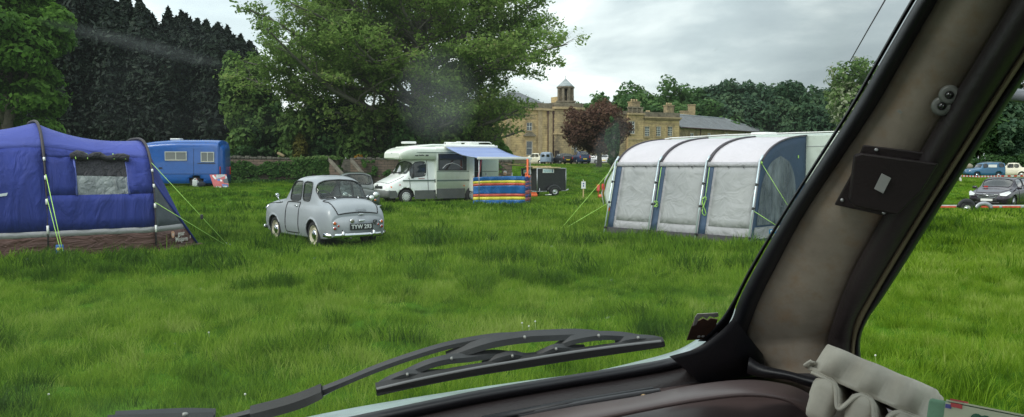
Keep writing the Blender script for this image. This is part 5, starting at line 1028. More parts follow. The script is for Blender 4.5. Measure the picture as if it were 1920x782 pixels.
# panels lying on it
mb = MB(); mb.box((-.35, .3, 0), (1.9, 1.1, .04)); sp = mb.build('glazed_panel', glassmat('greenhouse_glass', (.6, .7, .66), .4, refl=3), None, (bt.location.x - .5, bt.location.y + .5, 1.66), (R(3), R(4), .3)); tag(sp, 'greenish glass sheet lying across the black trailer roof at left', 'glass sheet')
mb = MB(); mb.box((.95, .3, 0), (1.7, 1.1, .07), 0, 0, .01); mb.box((.55, .1, .07), (1.5, .3, .05), 0, .02); tag(mb.build('board_stack', mat('chipboard', (.55, .42, .24), .9, var=.35, vscale=9, bump=.5), None, (bt.location.x - .35, bt.location.y + .1, 1.58), (0, 0, .5)), 'pale timber boards lying on the black trailer roof', 'board')
mb = MB(); mb.box((0, 0, .11), (.42, .26, .16), 0, 0, .05); mb.box((.0, 0, .22), (.36, .2, .08), 0, 0, .03); tag(mb.build('orange_box', orng, None, (X_at(1000, 44.2), 44.2, .0), (0, 0, .3)), 'orange storage box on the grass against the black trailer', 'box')
keep((bt.location.x + .4, 46.6), (1, .6), .8, .6); keep((-2.2, 40), (-.85, -.53), 2.6, 1.0)
# posts in the grass
np_ = empty('notice_post', (X_at(1094, 42), 42, 0), R(5), 'white notice on a short wooden post in the grass', 'sign')
mb = MB(); mb.box((0, 0, .45), (.055, .04, .95)); mb.build('post', mat('raw_wood', (.55, .40, .20), .8, var=.2), np_)
mb = MB(); mb.box((0, -.03, .72), (.22, .012, .36)); nb_ = mb.build('notice_board', white_pl, np_); mb = MB(); mb.sphere((0, -.04, .80), .04, 0, 10, (1, .2, 1)); mb.box((0, -.04, .68), (.05, .006, .1)); mb.build('blue_symbol', mat('blue_ink', (.05, .08, .28), .6), nb_); mb = MB(); mb.sphere((0, -.01, .95), .03, 0, 8); mb.build('post_cap', whitep, np_)
redb = mat('red_marker', (.65, .05, .03), .5, var=.1)
for i, (px, Y, lab_) in enumerate(((1122, 41.0, 'red marker board on a stake with an orange ball, left of the pair'), (1131, 42.5, 'red marker board on a stake, beside the awning edge'))):
    r_ = empty('marker_stake', (X_at(px, Y), Y, 0), 0, lab_, 'marker', 'red marker stakes beside the awning'); mb = MB(); mb.tube([(0, 0, 0), (0, 0, .78)], .016, 6); mb.build('stake', redb, r_)
    mb = MB(); mb.box((0, -.02, .60), (.15, .03, .32), 0, 0, .01); mb.build('board', redb, r_); 
    if i == 0: mb = MB(); mb.box((0, -.04, .58), (.10, .008, .20)); mb.build('white_mark', pink, r_); mb = MB(); mb.sphere((.10, -.03, .20), .09, 0, 14); mb.build('ball', mat('orange_ball', (.75, .20, .10), .5), r_)
# litter by the trailer
mb = MB(); mb.box((0, 0, .10), (.3, .14, .02), 0, .3, 0); mb.box((.1, .05, .12), (.16, .1, .02), 0, -.2); tag(mb.build('paper_bag', whitep, None, (X_at(1028, 44), 44, .05)), 'crumpled white bag on the grass under the black trailer', 'bag')
# ---------------------------------------------------------------- blue tunnel tent
A_ = Vector((.80, .60, 0)); W_ = Vector((-.60, .80, 0)); Zv = Vector((0, 0, 1))
T0 = Vector((-8.73, 15.5, 0))
blu = clothmat('tent_blue', (.022, .042, .28), .22, .25, .7, wrinkle=1.0, wscale=3.2, stretch=(1, 1, .35)); blr = clothmat('tent_blue_roof', (.085, .115, .48), .35, .12, .6, wrinkle=.8, wscale=3.0, stretch=(.5, .5, 1))  # roof blue lighter: light from above is put into its colour
brn = clothmat('tent_brown', (.125, .056, .044), .1, .3, .6, wrinkle=1.0, wscale=3.0, stretch=(1, 1, 2.5)); gry = clothmat('tent_grey_band', (.42, .41, .42), .25, .1, .7, wrinkle=.4)
plas = clothmat('clear_plastic', (.55, .58, .57), .3, .3, .18, see=.22, wrinkle=1.0, wscale=5, col2=(.16, .18, .19)); nett = clothmat('mosquito_net', (.17, .19, .21), .2, .3, .8, see=.30, wrinkle=.5)
dkc = clothmat('dark_cloth', (.03, .028, .035), .1, .3, .7, wrinkle=1.0, wscale=8)
line_m = mat('lime_guyline', (.42, .72, .14), .6, var=.1); pole_s = mat('pole_sleeve', (.035, .028, .035), .6, var=.2)
tent = empty('tunnel_tent', T0, 0, 'blue and brown tunnel tent at the left with lime guylines', 'tent')
def hoop(s_along, hgt, wid, t, lean=0.0, zoff=0.0):
    """point on hoop: t 0 (near ground) .. 1 (far ground)"""
    a = pi * t; cx = -cos(a); k = .62; w = (abs(cx) ** k) * (1 if cx > 0 else -1); z = sin(a) ** .62
    # near-vertical walls, round shoulder
    return A_ * (s_along + lean * z) + W_ * (wid * .5 * (1 + w)) + Zv * (hgt * z + zoff)
HO = [(-4.6, 2.25, 3.3, .0), (-2.3, 2.50, 3.3, .0), (0, 2.62, 3.3, .0), (1.92, 2.30, 3.2, .0)]
def tent_pt(u, t):
    """u = 0..3 hoop coordinate with sag between hoops"""
    i = min(int(u), len(HO) - 2); f = u - i; a, b = HO[i], HO[i + 1]; s_ = 4 * f * (1 - f)
    p = hoop(lerp(a[0], b[0], f), lerp(a[1], b[1], f), lerp(a[2], b[2], f), t); z = p.z
    c = A_ * lerp(a[0], b[0], f) + W_ * 1.65
    p.z -= s_ * .16 * (z / 2.6) ** 2; inw = (c - p); inw.z = 0; p += inw * (.012 * s_ * min(1, z / 1.2))
    return p
def t_for_z(u, z, far=False):
    lo, hi = 0, .5
    for _ in range(24):
        m_ = (lo + hi) / 2
        if tent_pt(u, m_).z < z: lo = m_
        else: hi = m_
    return 1 - lo if far else lo
def tent_band(nm, z0, z1, m_, far=False, u0=0, u1=3, nz=6, topz=None):
    mb = MB(); us = np.linspace(u0, u1, int((u1 - u0) * 14) + 1)
    rows = []
    for u in us:
        ta = t_for_z(u, z0(u) if callable(z0) else z0, far); tb = t_for_z(u, z1(u) if callable(z1) else z1, far); r = []
        for k in range(nz + 1):
            tt = lerp(ta, tb, k / nz); p = tent_pt(u, tt); wv = .015 * sin(u * 23 + p.z * 3) * (1 if z1 is not None else 0); r.append(tuple(p + W_ * wv * (1 - .5 * k / nz) + (Vector((0, 0, -.03)) if (z0 == 0 and k == 0) else Vector((0, 0, 0)))))
        rows.append(r)
    mb.grid(rows); o = mb.build(nm, m_, tent); md = o.modifiers.new('t', 'SOLIDIFY'); md.thickness = .001; return o
zr = lambda u: 2.12 - .10 * abs(u - 2) + (-.12 if u > 2 else 0) * (u - 2)
for far in (False, True):
    tent_band('skirt', 0, .42, brn, far, nz=5); tent_band('grey_band', .42, .53, gry, far, nz=1); 
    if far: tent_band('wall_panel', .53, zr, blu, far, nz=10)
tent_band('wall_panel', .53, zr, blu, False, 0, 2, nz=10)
# bay with the window: wall panel pieces around an opening
WU0, WU1, WZ0, WZ1 = 2.27, 2.76, 1.20, 1.93
tent_band('wall_panel', .53, WZ0, blu, False, 2, 3, nz=4); tent_band('wall_panel', WZ1, zr, blu, False, 2, 3, nz=3)
tent_band('wall_panel', WZ0, WZ1, blu, False, 2, WU0, nz=5); tent_band('wall_panel', WZ0, WZ1, blu, False, WU1, 3, nz=5)
def q(u, z, off=0.0):
    p = tent_pt(u, t_for_z(u, z)); return p - W_ * off
mb = MB(); mb.grid([[tuple(q(lerp(WU0, WU1, i / 8), lerp(WZ0 - .02, 1.57 - .03 * i / 8, j / 8), -.03)) for i in range(9)] for j in range(9)]); tw = mb.build('window', plas, tent)
mb = MB(); mb.grid([[tuple(q(lerp(WU0, WU1, i / 8), lerp(1.57 - .03 * i / 8, WZ1, j / 8), -.03)) for i in range(9)] for j in range(9)]); mb.build('inner_blind', dkc, tw)
mb = MB(); mb.tube([q(WU0, WZ0, .01), q(WU0, WZ1, .01)], .022, 6); mb.tube([q(WU1, WZ0, .01), q(WU1, WZ1, .01)], .022, 6); mb.build('window_binding', mat('light_blue_binding', (.10, .13, .42), .6), tw)
mb = MB(); pts = [q(lerp(WU0 - .03, WU1 + .03, i / 10), 1.95 + .02 * sin(i * 1.7) - .03 * (i > 5), .05) for i in range(11)]; mb.tube(pts, [.05 + .02 * abs(sin(i * 2.1)) + (.03 if i in (1, 2, 9) else 0) for i in range(11)], 8); mb.build('rolled_blind', dkc, tw)
mb = MB()
for u in (WU0 + .01, WU0 + .12, WU1 - .12, WU1 - .01): mb.tube([q(u, 2.0, .09), q(u, 1.89, .10)], .009, 5)
mb.build('tie', line_m, tw)
# roof
mb = MB(); rows = []
for u in np.linspace(0, 3, 43):
    ta, tb = t_for_z(u, zr(u)), t_for_z(u, zr(u), True); rows.append([tuple(tent_pt(u, lerp(ta, tb, k / 16))) for k in range(17)])
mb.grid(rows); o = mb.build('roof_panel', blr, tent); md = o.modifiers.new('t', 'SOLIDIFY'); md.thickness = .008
# hoops: sleeve tubes standing proud
for i, h_ in enumerate(HO):
    mb = MB(); ts_ = np.linspace(.004, .996, 50); pts = [hoop(h_[0], h_[1] + .035, h_[2] + .05, t_) - W_ * .0 for t_ in ts_]; 
    rad = [.014 + .014 * ss(.55, .85, p.z / h_[1]) for p in pts]; mb.tube(pts, [float(r_) for r_ in rad], 8); po = mb.build('hoop_pole', pole_s, tent)
    mb = MB()
    for t_ in (.02, .07, .13, .19): 
        a = hoop(h_[0], h_[1] + .035, h_[2] + .05, t_); b_ = hoop(h_[0], h_[1] + .035, h_[2] + .05, t_ + .012); mb.tube([a - W_ * .015, b_ - W_ * .015], .022, 6)
    mb.build('clip', whitep, po)
# front end
h3 = HO[3]; E1 = hoop(h3[0], h3[1], h3[2], 0); Cc = A_ * (h3[0] + 1.10) + W_ * .92; Dd = A_ * (h3[0] + 1.10) + W_ * 2.3; E2 = hoop(h3[0], h3[1], h3[2], 1)
tE = 0
lo = [tent_pt(2.9999, t_for_z(2.9999, z)) for z in (0, .42, .53, .85, 1.15, 1.45)]
P6 = lo[-1]
def edge(z): return Cc + (P6 - Cc) * (z / P6.z)          # slanting edge from ground to hoop
def tri(nm, za, zb, m_, n=4):
    mb = MB(); rows = []
    for j in range(n + 1):
        z = lerp(za, zb, j / n); a = tent_pt(2.9999, t_for_z(2.9999, max(z, 0.001))); a.z = z; b_ = edge(z); rows.append([tuple(a + (b_ - a) * (i / 6) - (A_ * .02 + W_ * .05) * sin(pi * i / 6)) for i in range(7)])
    mb.grid(rows); o = mb.build(nm, m_, tent); md = o.modifiers.new('t', 'SOLIDIFY'); md.thickness = .006; return o
sk = tri('porch_skirt', -.02, .42, brn); tri('grey_band', .42, .53, gry, 1); tri('porch_mesh', .53, P6.z, nett, 6)
mb = MB(); mb.tube([edge(.02), edge(P6.z)], .03, 6); mb.build('binding', blu, tent)
# front wall from the hoop down to the ground line C-D
mb = MB(); topn = [tent_pt(2.9999, t_) for t_ in np.linspace(t_for_z(2.9999, P6.z), t_for_z(2.9999, P6.z, True), 15)]; bot = [Cc + (Dd - Cc) * (i / 14) for i in range(15)]
mb.grid([[tuple(a + (b_ - a) * (j / 6)) for a, b_ in zip(topn, bot)] for j in range(7)]); far = [tent_pt(2.9999, 1 - t_for_z(2.9999, z)) for z in (0.001, .5, 1.0, 1.45)]
mb.grid([[tuple(p), tuple(Dd + (far[-1] - Dd) * (max(p.z, 0) / far[-1].z))] for p in far]); mb.build('front_panel', blu, tent)
# skirt hem lying out on the grass
mb = MB(); mb.tube([lo[0] + Vector((0, 0, .03)), (lo[0] + Cc) / 2 + Vector((.02, -.05, .04)), Cc + Vector((.05, 0, .03)), Cc + Vector((.12, .02, .02))], [.035, .05, .045, .02], 6); mb.build('hem', brn, tent)
# lettering on the porch skirt
pa, pb = tent_pt(2.9999, .001), edge(.02); xd = (edge(.3) - tent_pt(2.9999, t_for_z(2.9999, .3))).normalized(); mid_ = lambda z, f: (tent_pt(2.9999, t_for_z(2.9999, z)) * (1 - f) + edge(z) * f)
nrm = xd.cross(Zv).normalized(); upv = (mid_(.4, .5) - mid_(.05, .5)).normalized(); ltr = mat('pale_print', (.62, .58, .54), .6); lor = mat('orange_print', (.62, .33, .22), .6)
def on_skirt(z, f): return mid_(z, f) + nrm * .075
text_obj('lettering', 'gear', .135, frame_mat(on_skirt(.335, .66), xd, upv), ltr, sk, .002, .002)
text_obj('lettering', 'Mojave', .15, frame_mat(on_skirt(.215, .60), xd, upv), ltr, sk, .002, .001); text_obj('lettering', '5', .085, frame_mat(on_skirt(.235, .86), xd, upv), ltr, sk, .002, .001)
M_ = frame_mat(on_skirt(.335, .40), xd, upv); mb = MB(); mb.prism([M_ @ Vector((.055 * sgx, .068 * sgy, 0)) for sgx, sgy in ((-1, .6), (-.6, 1), (.6, 1), (1, .6), (.8, -.7), (.4, -1), (-.4, -1), (-.8, -.7))], nrm * .004); lg = mb.build('logo_patch', lor, sk)
text_obj('lettering', 'hi', .08, frame_mat(on_skirt(.335, .40) + nrm * .006, xd, upv), ltr, lg, .001, .001)
# guylines
def guy(nm, pts, r, par, m_=None):
    mb = MB(); mb.tube([Vector(p) - T0 for p in pts], r, 5); return mb.build(nm, m_ or line_m, par)
h3p = T0 + q(2.999, 1.82, .06); h3q = T0 + q(2.999, 1.02, .05); gp1 = at(431, 466, 17.6); gp2 = at(425, 462, 17.9); gp1.z = gp2.z = .02
guy('guyline', [h3p, gp1], .0055, tent); guy('guyline', [h3q, gp2], .0055, tent)
m1 = h3p.lerp(gp1, .63); mb = MB(); mb.box(m1 - T0, (.06, .03, .10), 0, .3, .01); mb.build('line_runner', blackp, tent)
h2p = T0 + q(2.0, 1.60, .09); h2q = T0 + q(2.0, 1.15, .08); g3 = at(122, 490, 14.9); g3.z = .03
guy('guyline', [h2p, g3], .007, tent); guy('guyline', [h2q, g3.lerp(h2q, .04) + Vector((-.03, 0, 0))], .006, tent)
for gpt in (gp1, gp2, g3): mb = MB(); mb.tube([gpt - T0 + Vector((0, 0, -.1)), gpt - T0 + Vector((0, 0, .07))], .012, 6); mb.build('peg', dullmetal, tent)
mb = MB(); mb.box(at(112, 467, 15.15) - T0, (.13, .03, .16), 0, .3, .02); pt_ = mb.build('peg_tag', mat('tag_blue', (.03, .12, .42), .6), tent); mb = MB(); mb.box(at(112, 467, 15.13) - T0, (.10, .03, .05), 0, .3, .01); mb.build('yellow_stripe', mat('tag_yellow', (.6, .5, .04), .6), pt_)
# white star like printed mark on wall at frame edge
mb = MB(); c_ = q(1.60, 1.22, .035)
mb.prism([c_ + A_ * (.02), c_ + A_ * .30 + Zv * .05, c_ + A_ * .28 - Zv * .005, c_ - Zv * .04], -W_ * .006); mb.prism([c_ + Zv * .16 - A_ * .02, c_ + Zv * .02 + A_ * .03, c_ - Zv * .02 - A_ * .12], -W_ * .006); mb.build('printed_flash', mat('white_print', (.7, .75, .8), .6), tent)
cT = T0 + A_ * -1.2 + W_ * 1.45; keep((cT.x, cT.y), A_, 3.3, 1.75); cT = T0 + A_ * 2.2 + W_ * 1.6; keep((cT.x, cT.y), A_, .55, .7)

# ---------------------------------------------------------------- blue high-top van, its jerrycan and poster
bv = empty('blue_van', (X_at(331, 45), 45.1, .58), R(180), 'bright blue high-top camper van parked behind the blue tent', 'van')
vblu = paint('van_blue', (.010, .10, .40), .35, .5, dirt=(.02, .05, .16), da=.4)
def hv_prof():
    b = lambda z1, zs, w=.0: [(.90 - w, .32), (.97 - w, .48), (.985 - w, .80), (.985 - w, 1.15), (.97 - w, 1.55), (.94 - w, 1.95), (.90 - w, 2.25), (.62, zs), (0, z1)]
    st = [(2.55, (.70, .36), (.80, .50), (.82, .64), (.78, .78), (.72, .86), (.62, .90), (.48, .93), (.24, .95), (0, .96)), (2.4, (.85, .33), (.92, .5), (.93, .72), (.90, .90), (.84, 1.0), (.74, 1.04), (.58, 1.07), (.3, 1.09), (0, 1.10)),
          (1.75, (.90, .32), (.97, .5), (.98, .76), (.96, 1.0), (.92, 1.15), (.84, 1.25), (.70, 1.31), (.35, 1.35), (0, 1.37)), (1.25, (.90, .32), (.97, .5), (.985, .8), (.975, 1.08), (.95, 1.35), (.90, 1.7), (.82, 1.95), (.42, 2.06), (0, 2.10))]
    st += [(.75, (.90, .32), (.97, .5), (.985, .8), (.98, 1.12), (.965, 1.5), (.93, 1.9), (.87, 2.28), (.5, 2.46), (0, 2.5))]
    for x, dz in ((.2, 0), (-1.2, .02), (-2.4, .0)): st.append((x, (.90, .32), (.97, .5), (.985, .8), (.98, 1.15), (.965, 1.55), (.935, 1.98), (.88, 2.40), (.55, 2.60 + dz), (0, 2.65 + dz)))
    st.append((-2.56, (.90, .34), (.96, .5), (.975, .8), (.965, 1.15), (.945, 1.55), (.91, 1.95), (.84, 2.34), (.5, 2.52), (0, 2.56))); st.append((-2.60, (.84, .38), (.90, .52), (.915, .8), (.905, 1.15), (.885, 1.52), (.85, 1.9), (.77, 2.24), (.45, 2.4), (0, 2.43)))
    return Shell(net([((s_[0] + .75 if s_[0] > .5 else s_[0]),) + tuple(s_[1:]) for s_ in st]))
HV = hv_prof(); dwv = (2.75, 4.0, 4.2, 5.6, 4)
mb = HV.body(7, 6, [dwv, HV.mirror(dwv)], [(2.50, .33), (-1.35, .33)], .42, gaps=[HV.line([(u, 5.9 if s_ else 10.1), (u, 1.0 if s_ else 15)], 10) for u in (4.15, 6.05) for s_ in (1, 0)] + [HV.line([(4.1, 6.35 if s_ else 9.65), (8.6, 6.35 if s_ else 9.65)], 12) for s_ in (1, 0)] + [HV.line([(4.15, 2.1 if s_ else 13.9), (8.7, 2.1 if s_ else 13.9)], 12) for s_ in (1, 0)], gapr=.01)
bo = mb.build('body', [vblu, gap_m], bv); md = bo.modifiers.new('sheet', 'SOLIDIFY'); md.thickness = .02; md.offset = -1
for h in (dwv, HV.mirror(dwv)): w_ = HV.pane(h, -.01, 6).build('door_window', glassd, bv)
frw = mat('window_frame_pale', (.55, .55, .50), .5); gpale = glassmat('curtained_glass', (.5, .5, .5), .3, (.22, .23, .22), 1.5)
def vwin(x0, x1, z0, z1):
    mb = MB(); y = .985
    for a, b_, c, d in ((x0, x1, z1, z1 + .05), (x0, x1, z0 - .05, z0), (x0 - .04, x0, z0 - .05, z1 + .05), (x1, x1 + .04, z0 - .05, z1 + .05)): mb.box(((a + b_) / 2, y, (c + d) / 2), (b_ - a - .002, .05, d - c - .002))
    mb.box(((x0 + x1) / 2, y, (z0 + z1) / 2), (.04, .045, z1 - z0)); o = mb.build('window', frw, bv); mb = MB(); mb.box(((x0 + x1) / 2, y - .005, (z0 + z1) / 2), (x1 - x0, .03, z1 - z0)); mb.build('pane', gpale, o); return o
lx = lambda px: -(X_at(px, 44.4) - bv.location.x)
vwin(lx(353), lx(315), 1.60, 1.98); vwin(lx(404), lx(382), 1.52, 1.96)
mb = MB(); mb.box((lx(390), .985, 1.40), (.95, .02, .03)); mb.build('rail', blackp, bv); mb = MB(); mb.box((lx(305), .99, 1.15), (.18, .03, .07)); mb.build('handle', blackp, bv)
mb = MB(); mb.box((-2.60, .80, 1.0), (.06, .14, .45), 0, 0, .02); mb.box((-2.60, -.80, 1.0), (.06, .14, .45), 0, 0, .02); mb.build('tail_lamp', redl, bv)
mb = MB(); mb.box((.0, 0, 2.70), (.55, .5, .10), 0, 0, .04); mb.build('roof_vent', whitep, bv)
mb = MB(); mb.box((0, 0, .45), (4.6, 1.5, .25)); mb.build('chassis', inter, bv)
for wx in (2.50, -1.35):
    for sy in (1, -1): wheel(bv, wx, sy * .84, .33, .2, .20, 'steel', hub_w)
bv.location.z = .42
jc = at(366, 354, 43.75); je = empty('jerrycan', (jc.x, jc.y, .58), R(8), 'pale white plastic jerrycan standing beside the blue van rear wheel', 'jerrycan')
mb = MB(); mb.box((0, 0, .20), (.26, .16, .36), 0, 0, .05); mb.build('can_body', whitep, je); mb = MB(); mb.tube([(-.08, 0, .37), (-.06, 0, .44), (.05, 0, .44), (.08, 0, .38)], .018, 6); mb.build('handle', whitep, je); mb = MB(); mb.lathe([(.03, .37), (.03, .42), (.001, .42)], Matrix.Translation((.09, 0, 0)), 10); mb.build('cap', redl, je)
dp = at(378, 354, 43.75); mb = MB(); mb.sphere((0, 0, .14), .17, 0, 14, (1.3, .7, .85)); mb.tube([(-.08, 0, .26), (0, 0, .34), (.08, 0, .26)], .015, 5); tag(mb.build('dark_bag', topm, None, (dp.x, dp.y, .58)), 'small dark bag between the jerrycan and the van wheel', 'bag')
# the poster board leaning on the van
pm, t, o_ = newmat('poster_print'); b = t.n('ShaderNodeBsdfPrincipled', i_Roughness=.4); t.l(b.outputs[0], o_.inputs[0]); pred = mat('poster_red', (.52, .10, .10), .45, var=.2, vscale=8)
c0, c1, c2, c3 = at(393, 327.5, 43.98), at(424.5, 327, 43.98), at(431, 356.5, 43.5), at(402, 354, 43.5)
def qp(u, v, off=0): 
    p = c3.lerp(c2, u).lerp(c0.lerp(c1, u), v); n_ = (c1 - c0).cross(c0 - c3).normalized(); n_ = n_ if n_.y < 0 else -n_; return p + n_ * off
po = empty('poster_board', qp(.5, 0), 0, 'colourful red white and grey poster board leaning on the blue van', 'poster'); org = qp(.5, 0)
def patch(nm, poly, m_, par, off):
    mb = MB(); n_ = (c1 - c0).cross(c0 - c3).normalized(); n_ = n_ if n_.y < 0 else -n_; mb.prism([qp(u, v, off) - org for u, v in poly], n_ * .004); return mb.build(nm, m_, par)
bd_ = patch('board', [(0, 0), (1, 0), (1, 1), (0, 1)], pred, po, 0)
pg1, pg2, pg3 = mat('poster_grey', (.42, .45, .47), .4, var=.5, vscale=12), mat('poster_dark', (.06, .065, .08), .4, var=.4), mat('poster_blue', (.08, .16, .42), .4, var=.4, vscale=12)
patch('picture', [(.30, .46), (1.0, .42), (1.0, .86), (.86, 1.0), (.42, 1.0), (.25, .70)], pg1, bd_, .005); patch('picture', [(.72, .44), (1.0, .44), (1.0, .74), (.70, .66)], pg2, bd_, .010); patch('picture', [(.36, .56), (.56, .56), (.58, .72), (.36, .70)], pg3, bd_, .010)
patch('white_flash', [(.13, .90), (.23, .66), (.33, .72), (.22, .97)], white_pl, bd_, .010); patch('white_flash', [(.14, .06), (.50, .05), (.50, .18), (.15, .20)], white_pl, bd_, .010); patch('picture', [(.58, .08), (.95, .08), (.95, .34), (.58, .36)], pg3, bd_, .010); patch('white_flash', [(.66, .15), (.88, .15), (.88, .24), (.66, .24)], white_pl, bd_, .016); patch('white_flash', [(.52, .54), (.64, .52), (.66, .62), (.56, .66)], white_pl, bd_, .016)

# ---------------------------------------------------------------- caravan with its awning
Fx = Vector((2.43, 21.3, 0)); ex = Vector((.67, -.742, 0)).normalized(); ed = Vector((.742, .67, 0)).normalized(); GZ = Hf(4.5, 20.5) - .02
def cv(e, d, z): return Fx + ex * e + ed * d + Zv * z
carav_w = paint('caravan_cream', (.52, .58, .52), .35, .4, dirt=(.2, .22, .18), da=.4)
cvn = empty('caravan', cv(2.1, 3.4, GZ), 0, 'pale cream touring caravan standing behind the grey awning', 'caravan'); CO = Vector(cvn.location)
prof = [(-1.90, .42), (-2.22, .62), (-2.30, .95), (-2.16, 1.35), (-1.80, 1.85), (-1.30, 2.20), (-.7, 2.40), (.2, 2.52), (2.0, 2.56), (5.0, 2.56), (5.9, 2.5), (6.25, 2.2), (6.35, 1.2), (6.2, .42)]
mb = MB(); DW = [(2.42, .10), (2.46, .03), (2.56, 0), (4.56, 0), (4.66, .03), (4.70, .10)]
cen = Vector((2.1, 0, 1.4)); rows = [[tuple(cv(e + (2.1 - e) * k * .3, d, GZ + z + (1.4 - z) * k * .5) - CO) for e, z in prof] for d, k in DW]
mb.grid(rows, closed=True); mb.add(rows[0], [tuple(range(len(prof)))]); mb.add(rows[-1], [tuple(range(len(prof) - 1, -1, -1))]); mb.build('body', carav_w, cvn)
mb = MB(); rl = [cv(e, 2.40, GZ + z + .02) - CO for e, z in prof[1:12]]; mb.tube(rl, .016, 6); mb.build('awning_rail', whitep, cvn)
mb = MB(); mb.tube([cv(e, 2.44, GZ + z + .0) - CO + (ex * -.03) for e, z in prof[1:7]], .012, 6); mb.build('edge_trim', mat('pale_trim', (.60, .66, .60), .4), cvn)
for (e0, e1_) in ((-1.9, 0),): 
    mb = MB(); mb.grid([[tuple(cv(lerp(-2.12, -1.58, k / 4) - .02, d, GZ + lerp(1.45, 2.05, k / 4)) - CO) for d in (2.8, 3.56, 4.3)] for k in range(5)]); mb.build('front_window', glassd, cvn)
mb = MB(); mb.prism([cv(a, 2.41, GZ + b_) - CO for a, b_ in ((5.3, 1.35), (6.05, 1.35), (6.05, 1.98), (5.3, 1.98))], ed * -.03); mb.build('side_window', glassd, cvn)
for z_ in (.75, 2.25): mb = MB(); mb.tube([cv(-1.3, 2.415, GZ + z_) - CO, cv(6.2, 2.415, GZ + z_) - CO], .008, 4); mb.build('body_trim', dullmetal, cvn)
for d in (2.75, 4.35): 
    w_ = MB(); w_.lathe([(.19, .09), (.32, .08), (.32, -.08), (.19, -.09)], Matrix.Translation(cv(2.6, d, GZ + .32) - CO) @ (ed.to_track_quat('Z', 'Y').to_matrix().to_4x4()), 24, closed=True); wo = w_.build('wheel', rubber, cvn); w_ = MB(); w_.lathe([(.001, -.06), (.20, -.07)], Matrix.Translation(cv(2.6, d, GZ + .32) - CO) @ (ed.to_track_quat('Z', 'Y').to_matrix().to_4x4()), 20); w_.build('rim', hub_w, wo)
mb = MB(); mb.tube([cv(-1.8, 3.4, GZ + .4) - CO, cv(-2.9, 3.55, GZ + .42) - CO], .05, 6); mb.tube([cv(-2.8, 3.5, GZ + .5) - CO, cv(-2.8, 3.5, GZ + .0) - CO], .03, 6); mb.build('drawbar', dullmetal, cvn)
for d in (2.7, 4.4): mb = MB(); mb.tube([cv(-1.5, d, GZ + .42) - CO, cv(-1.62, d, GZ - .02) - CO], .025, 6); mb.build('corner_steady', dullmetal, cvn)
mb = MB(); mb.box(cv(-2.14, 2.55, GZ + .50) - CO, (.10, .10, .14), 0, 0, .02); mlo = mb.build('marker_lamp', amber, cvn); mb = MB(); mb.box(cv(-2.14, 2.55, GZ + .60) - CO, (.09, .09, .06), 0, 0, .02); mb.build('lamp_base', blackp, mlo)
mb = MB(); mb.box(cv(2.4, 3.5, GZ + 2.60) - CO, (.5, .5, .12), 0, .6, .04); mb.build('roof_light', whitep, cvn)

awn = empty('caravan_awning', cv(2.1, 0, GZ), 0, 'large grey and navy caravan awning with four front poles', 'awning'); AO = Vector(awn.location)
roofc = clothmat('awning_roof', (.80, .76, .80), .4, .06, .6, wrinkle=.5, wscale=1.8); grym = clothmat('awning_panel', (.50, .505, .51), .35, .10, .8, see=0.0, wrinkle=.9, wscale=2.2, col2=(.41, .42, .43)); edg = clothmat('awning_border', (.55, .54, .57), .35, .06, .8, wrinkle=.8)
navy = clothmat('awning_navy', (.045, .082, .15), .15, .2, .7, wrinkle=.5, wscale=1.6); skm = clothmat('awning_skirt', (.045, .040, .045), .1, .3, .8, wrinkle=.8, wscale=3)
raf = mat('rafter_band', (.055, .045, .055), .7, var=.2); steel = mat('awning_pole', (.62, .70, .74), .35, .5, var=.1)
sheerp = clothmat('clear_side_window', (.30, .34, .37), .3, .45, .14, see=.25, wrinkle=1.0, wscale=5, col2=(.07, .09, .12), stretch=(1, 1, .35))
PE = [0.0, 1.40, 2.80, 4.20]; LEAN = .42; TOPZ = 1.86
RP = [(LEAN, 1.86), (.62, 2.05), (.86, 2.20), (1.2, 2.33), (1.6, 2.42), (2.0, 2.47), (2.40, 2.50)]
def roof_pt(e, k, sag=0.0):
    i = min(int(k), len(RP) - 2); f = k - i; d, z = lerp(RP[i][0], RP[i+1][0], f), lerp(RP[i][1], RP[i+1][1], f); return cv(e, d, GZ + z - sag) - AO
def sm_(k):   # smooth profile
    A2_ = catmull(np.array(RP), np.array([k]))[0]; return A2_
def rpt(e, k, sag=0): d, z = sm_(k); return cv(e, d, GZ + z - sag) - AO
for b in range(3):
    mb = MB(); mb.grid([[tuple(rpt(lerp(PE[b], PE[b+1], i / 12), k, .045 * sin(pi * i / 12) * min(1, (6 - k) / 3 + .2))) for i in range(13)] for k in np.linspace(0, 6, 19)]); o = mb.build('roof_panel', roofc, awn); md = o.modifiers.new('t', 'SOLIDIFY'); md.thickness = .006
for e in PE:
    mb = MB(); mb.tube([rpt(e, k, -.014) for k in np.linspace(0, 6, 22)], .055 if e not in (0, 4.2) else .032, 6, 0, True, flat=((0, 0, 1), .45)); mb.build('rafter', raf, awn)
def fw(e, z, off=0.0):   # front wall point, z above ground
    d = LEAN * z / TOPZ; return cv(e, d - off, GZ + z) - AO
def fpanel(nm, e0, e1_, z0, z1, m_, par, off=0.0, n=(8, 8), sag=.02):
    mb = MB(); mb.grid([[tuple(fw(lerp(e0, e1_, i / n[0]), lerp(z0, z1, j / n[1]), off - sag * sin(pi * i / n[0]) * sin(pi * j / n[1]))) for i in range(n[0] + 1)] for j in range(n[1] + 1)]); o = mb.build(nm, m_, par); md = o.modifiers.new('t', 'SOLIDIFY'); md.thickness = .005; return o
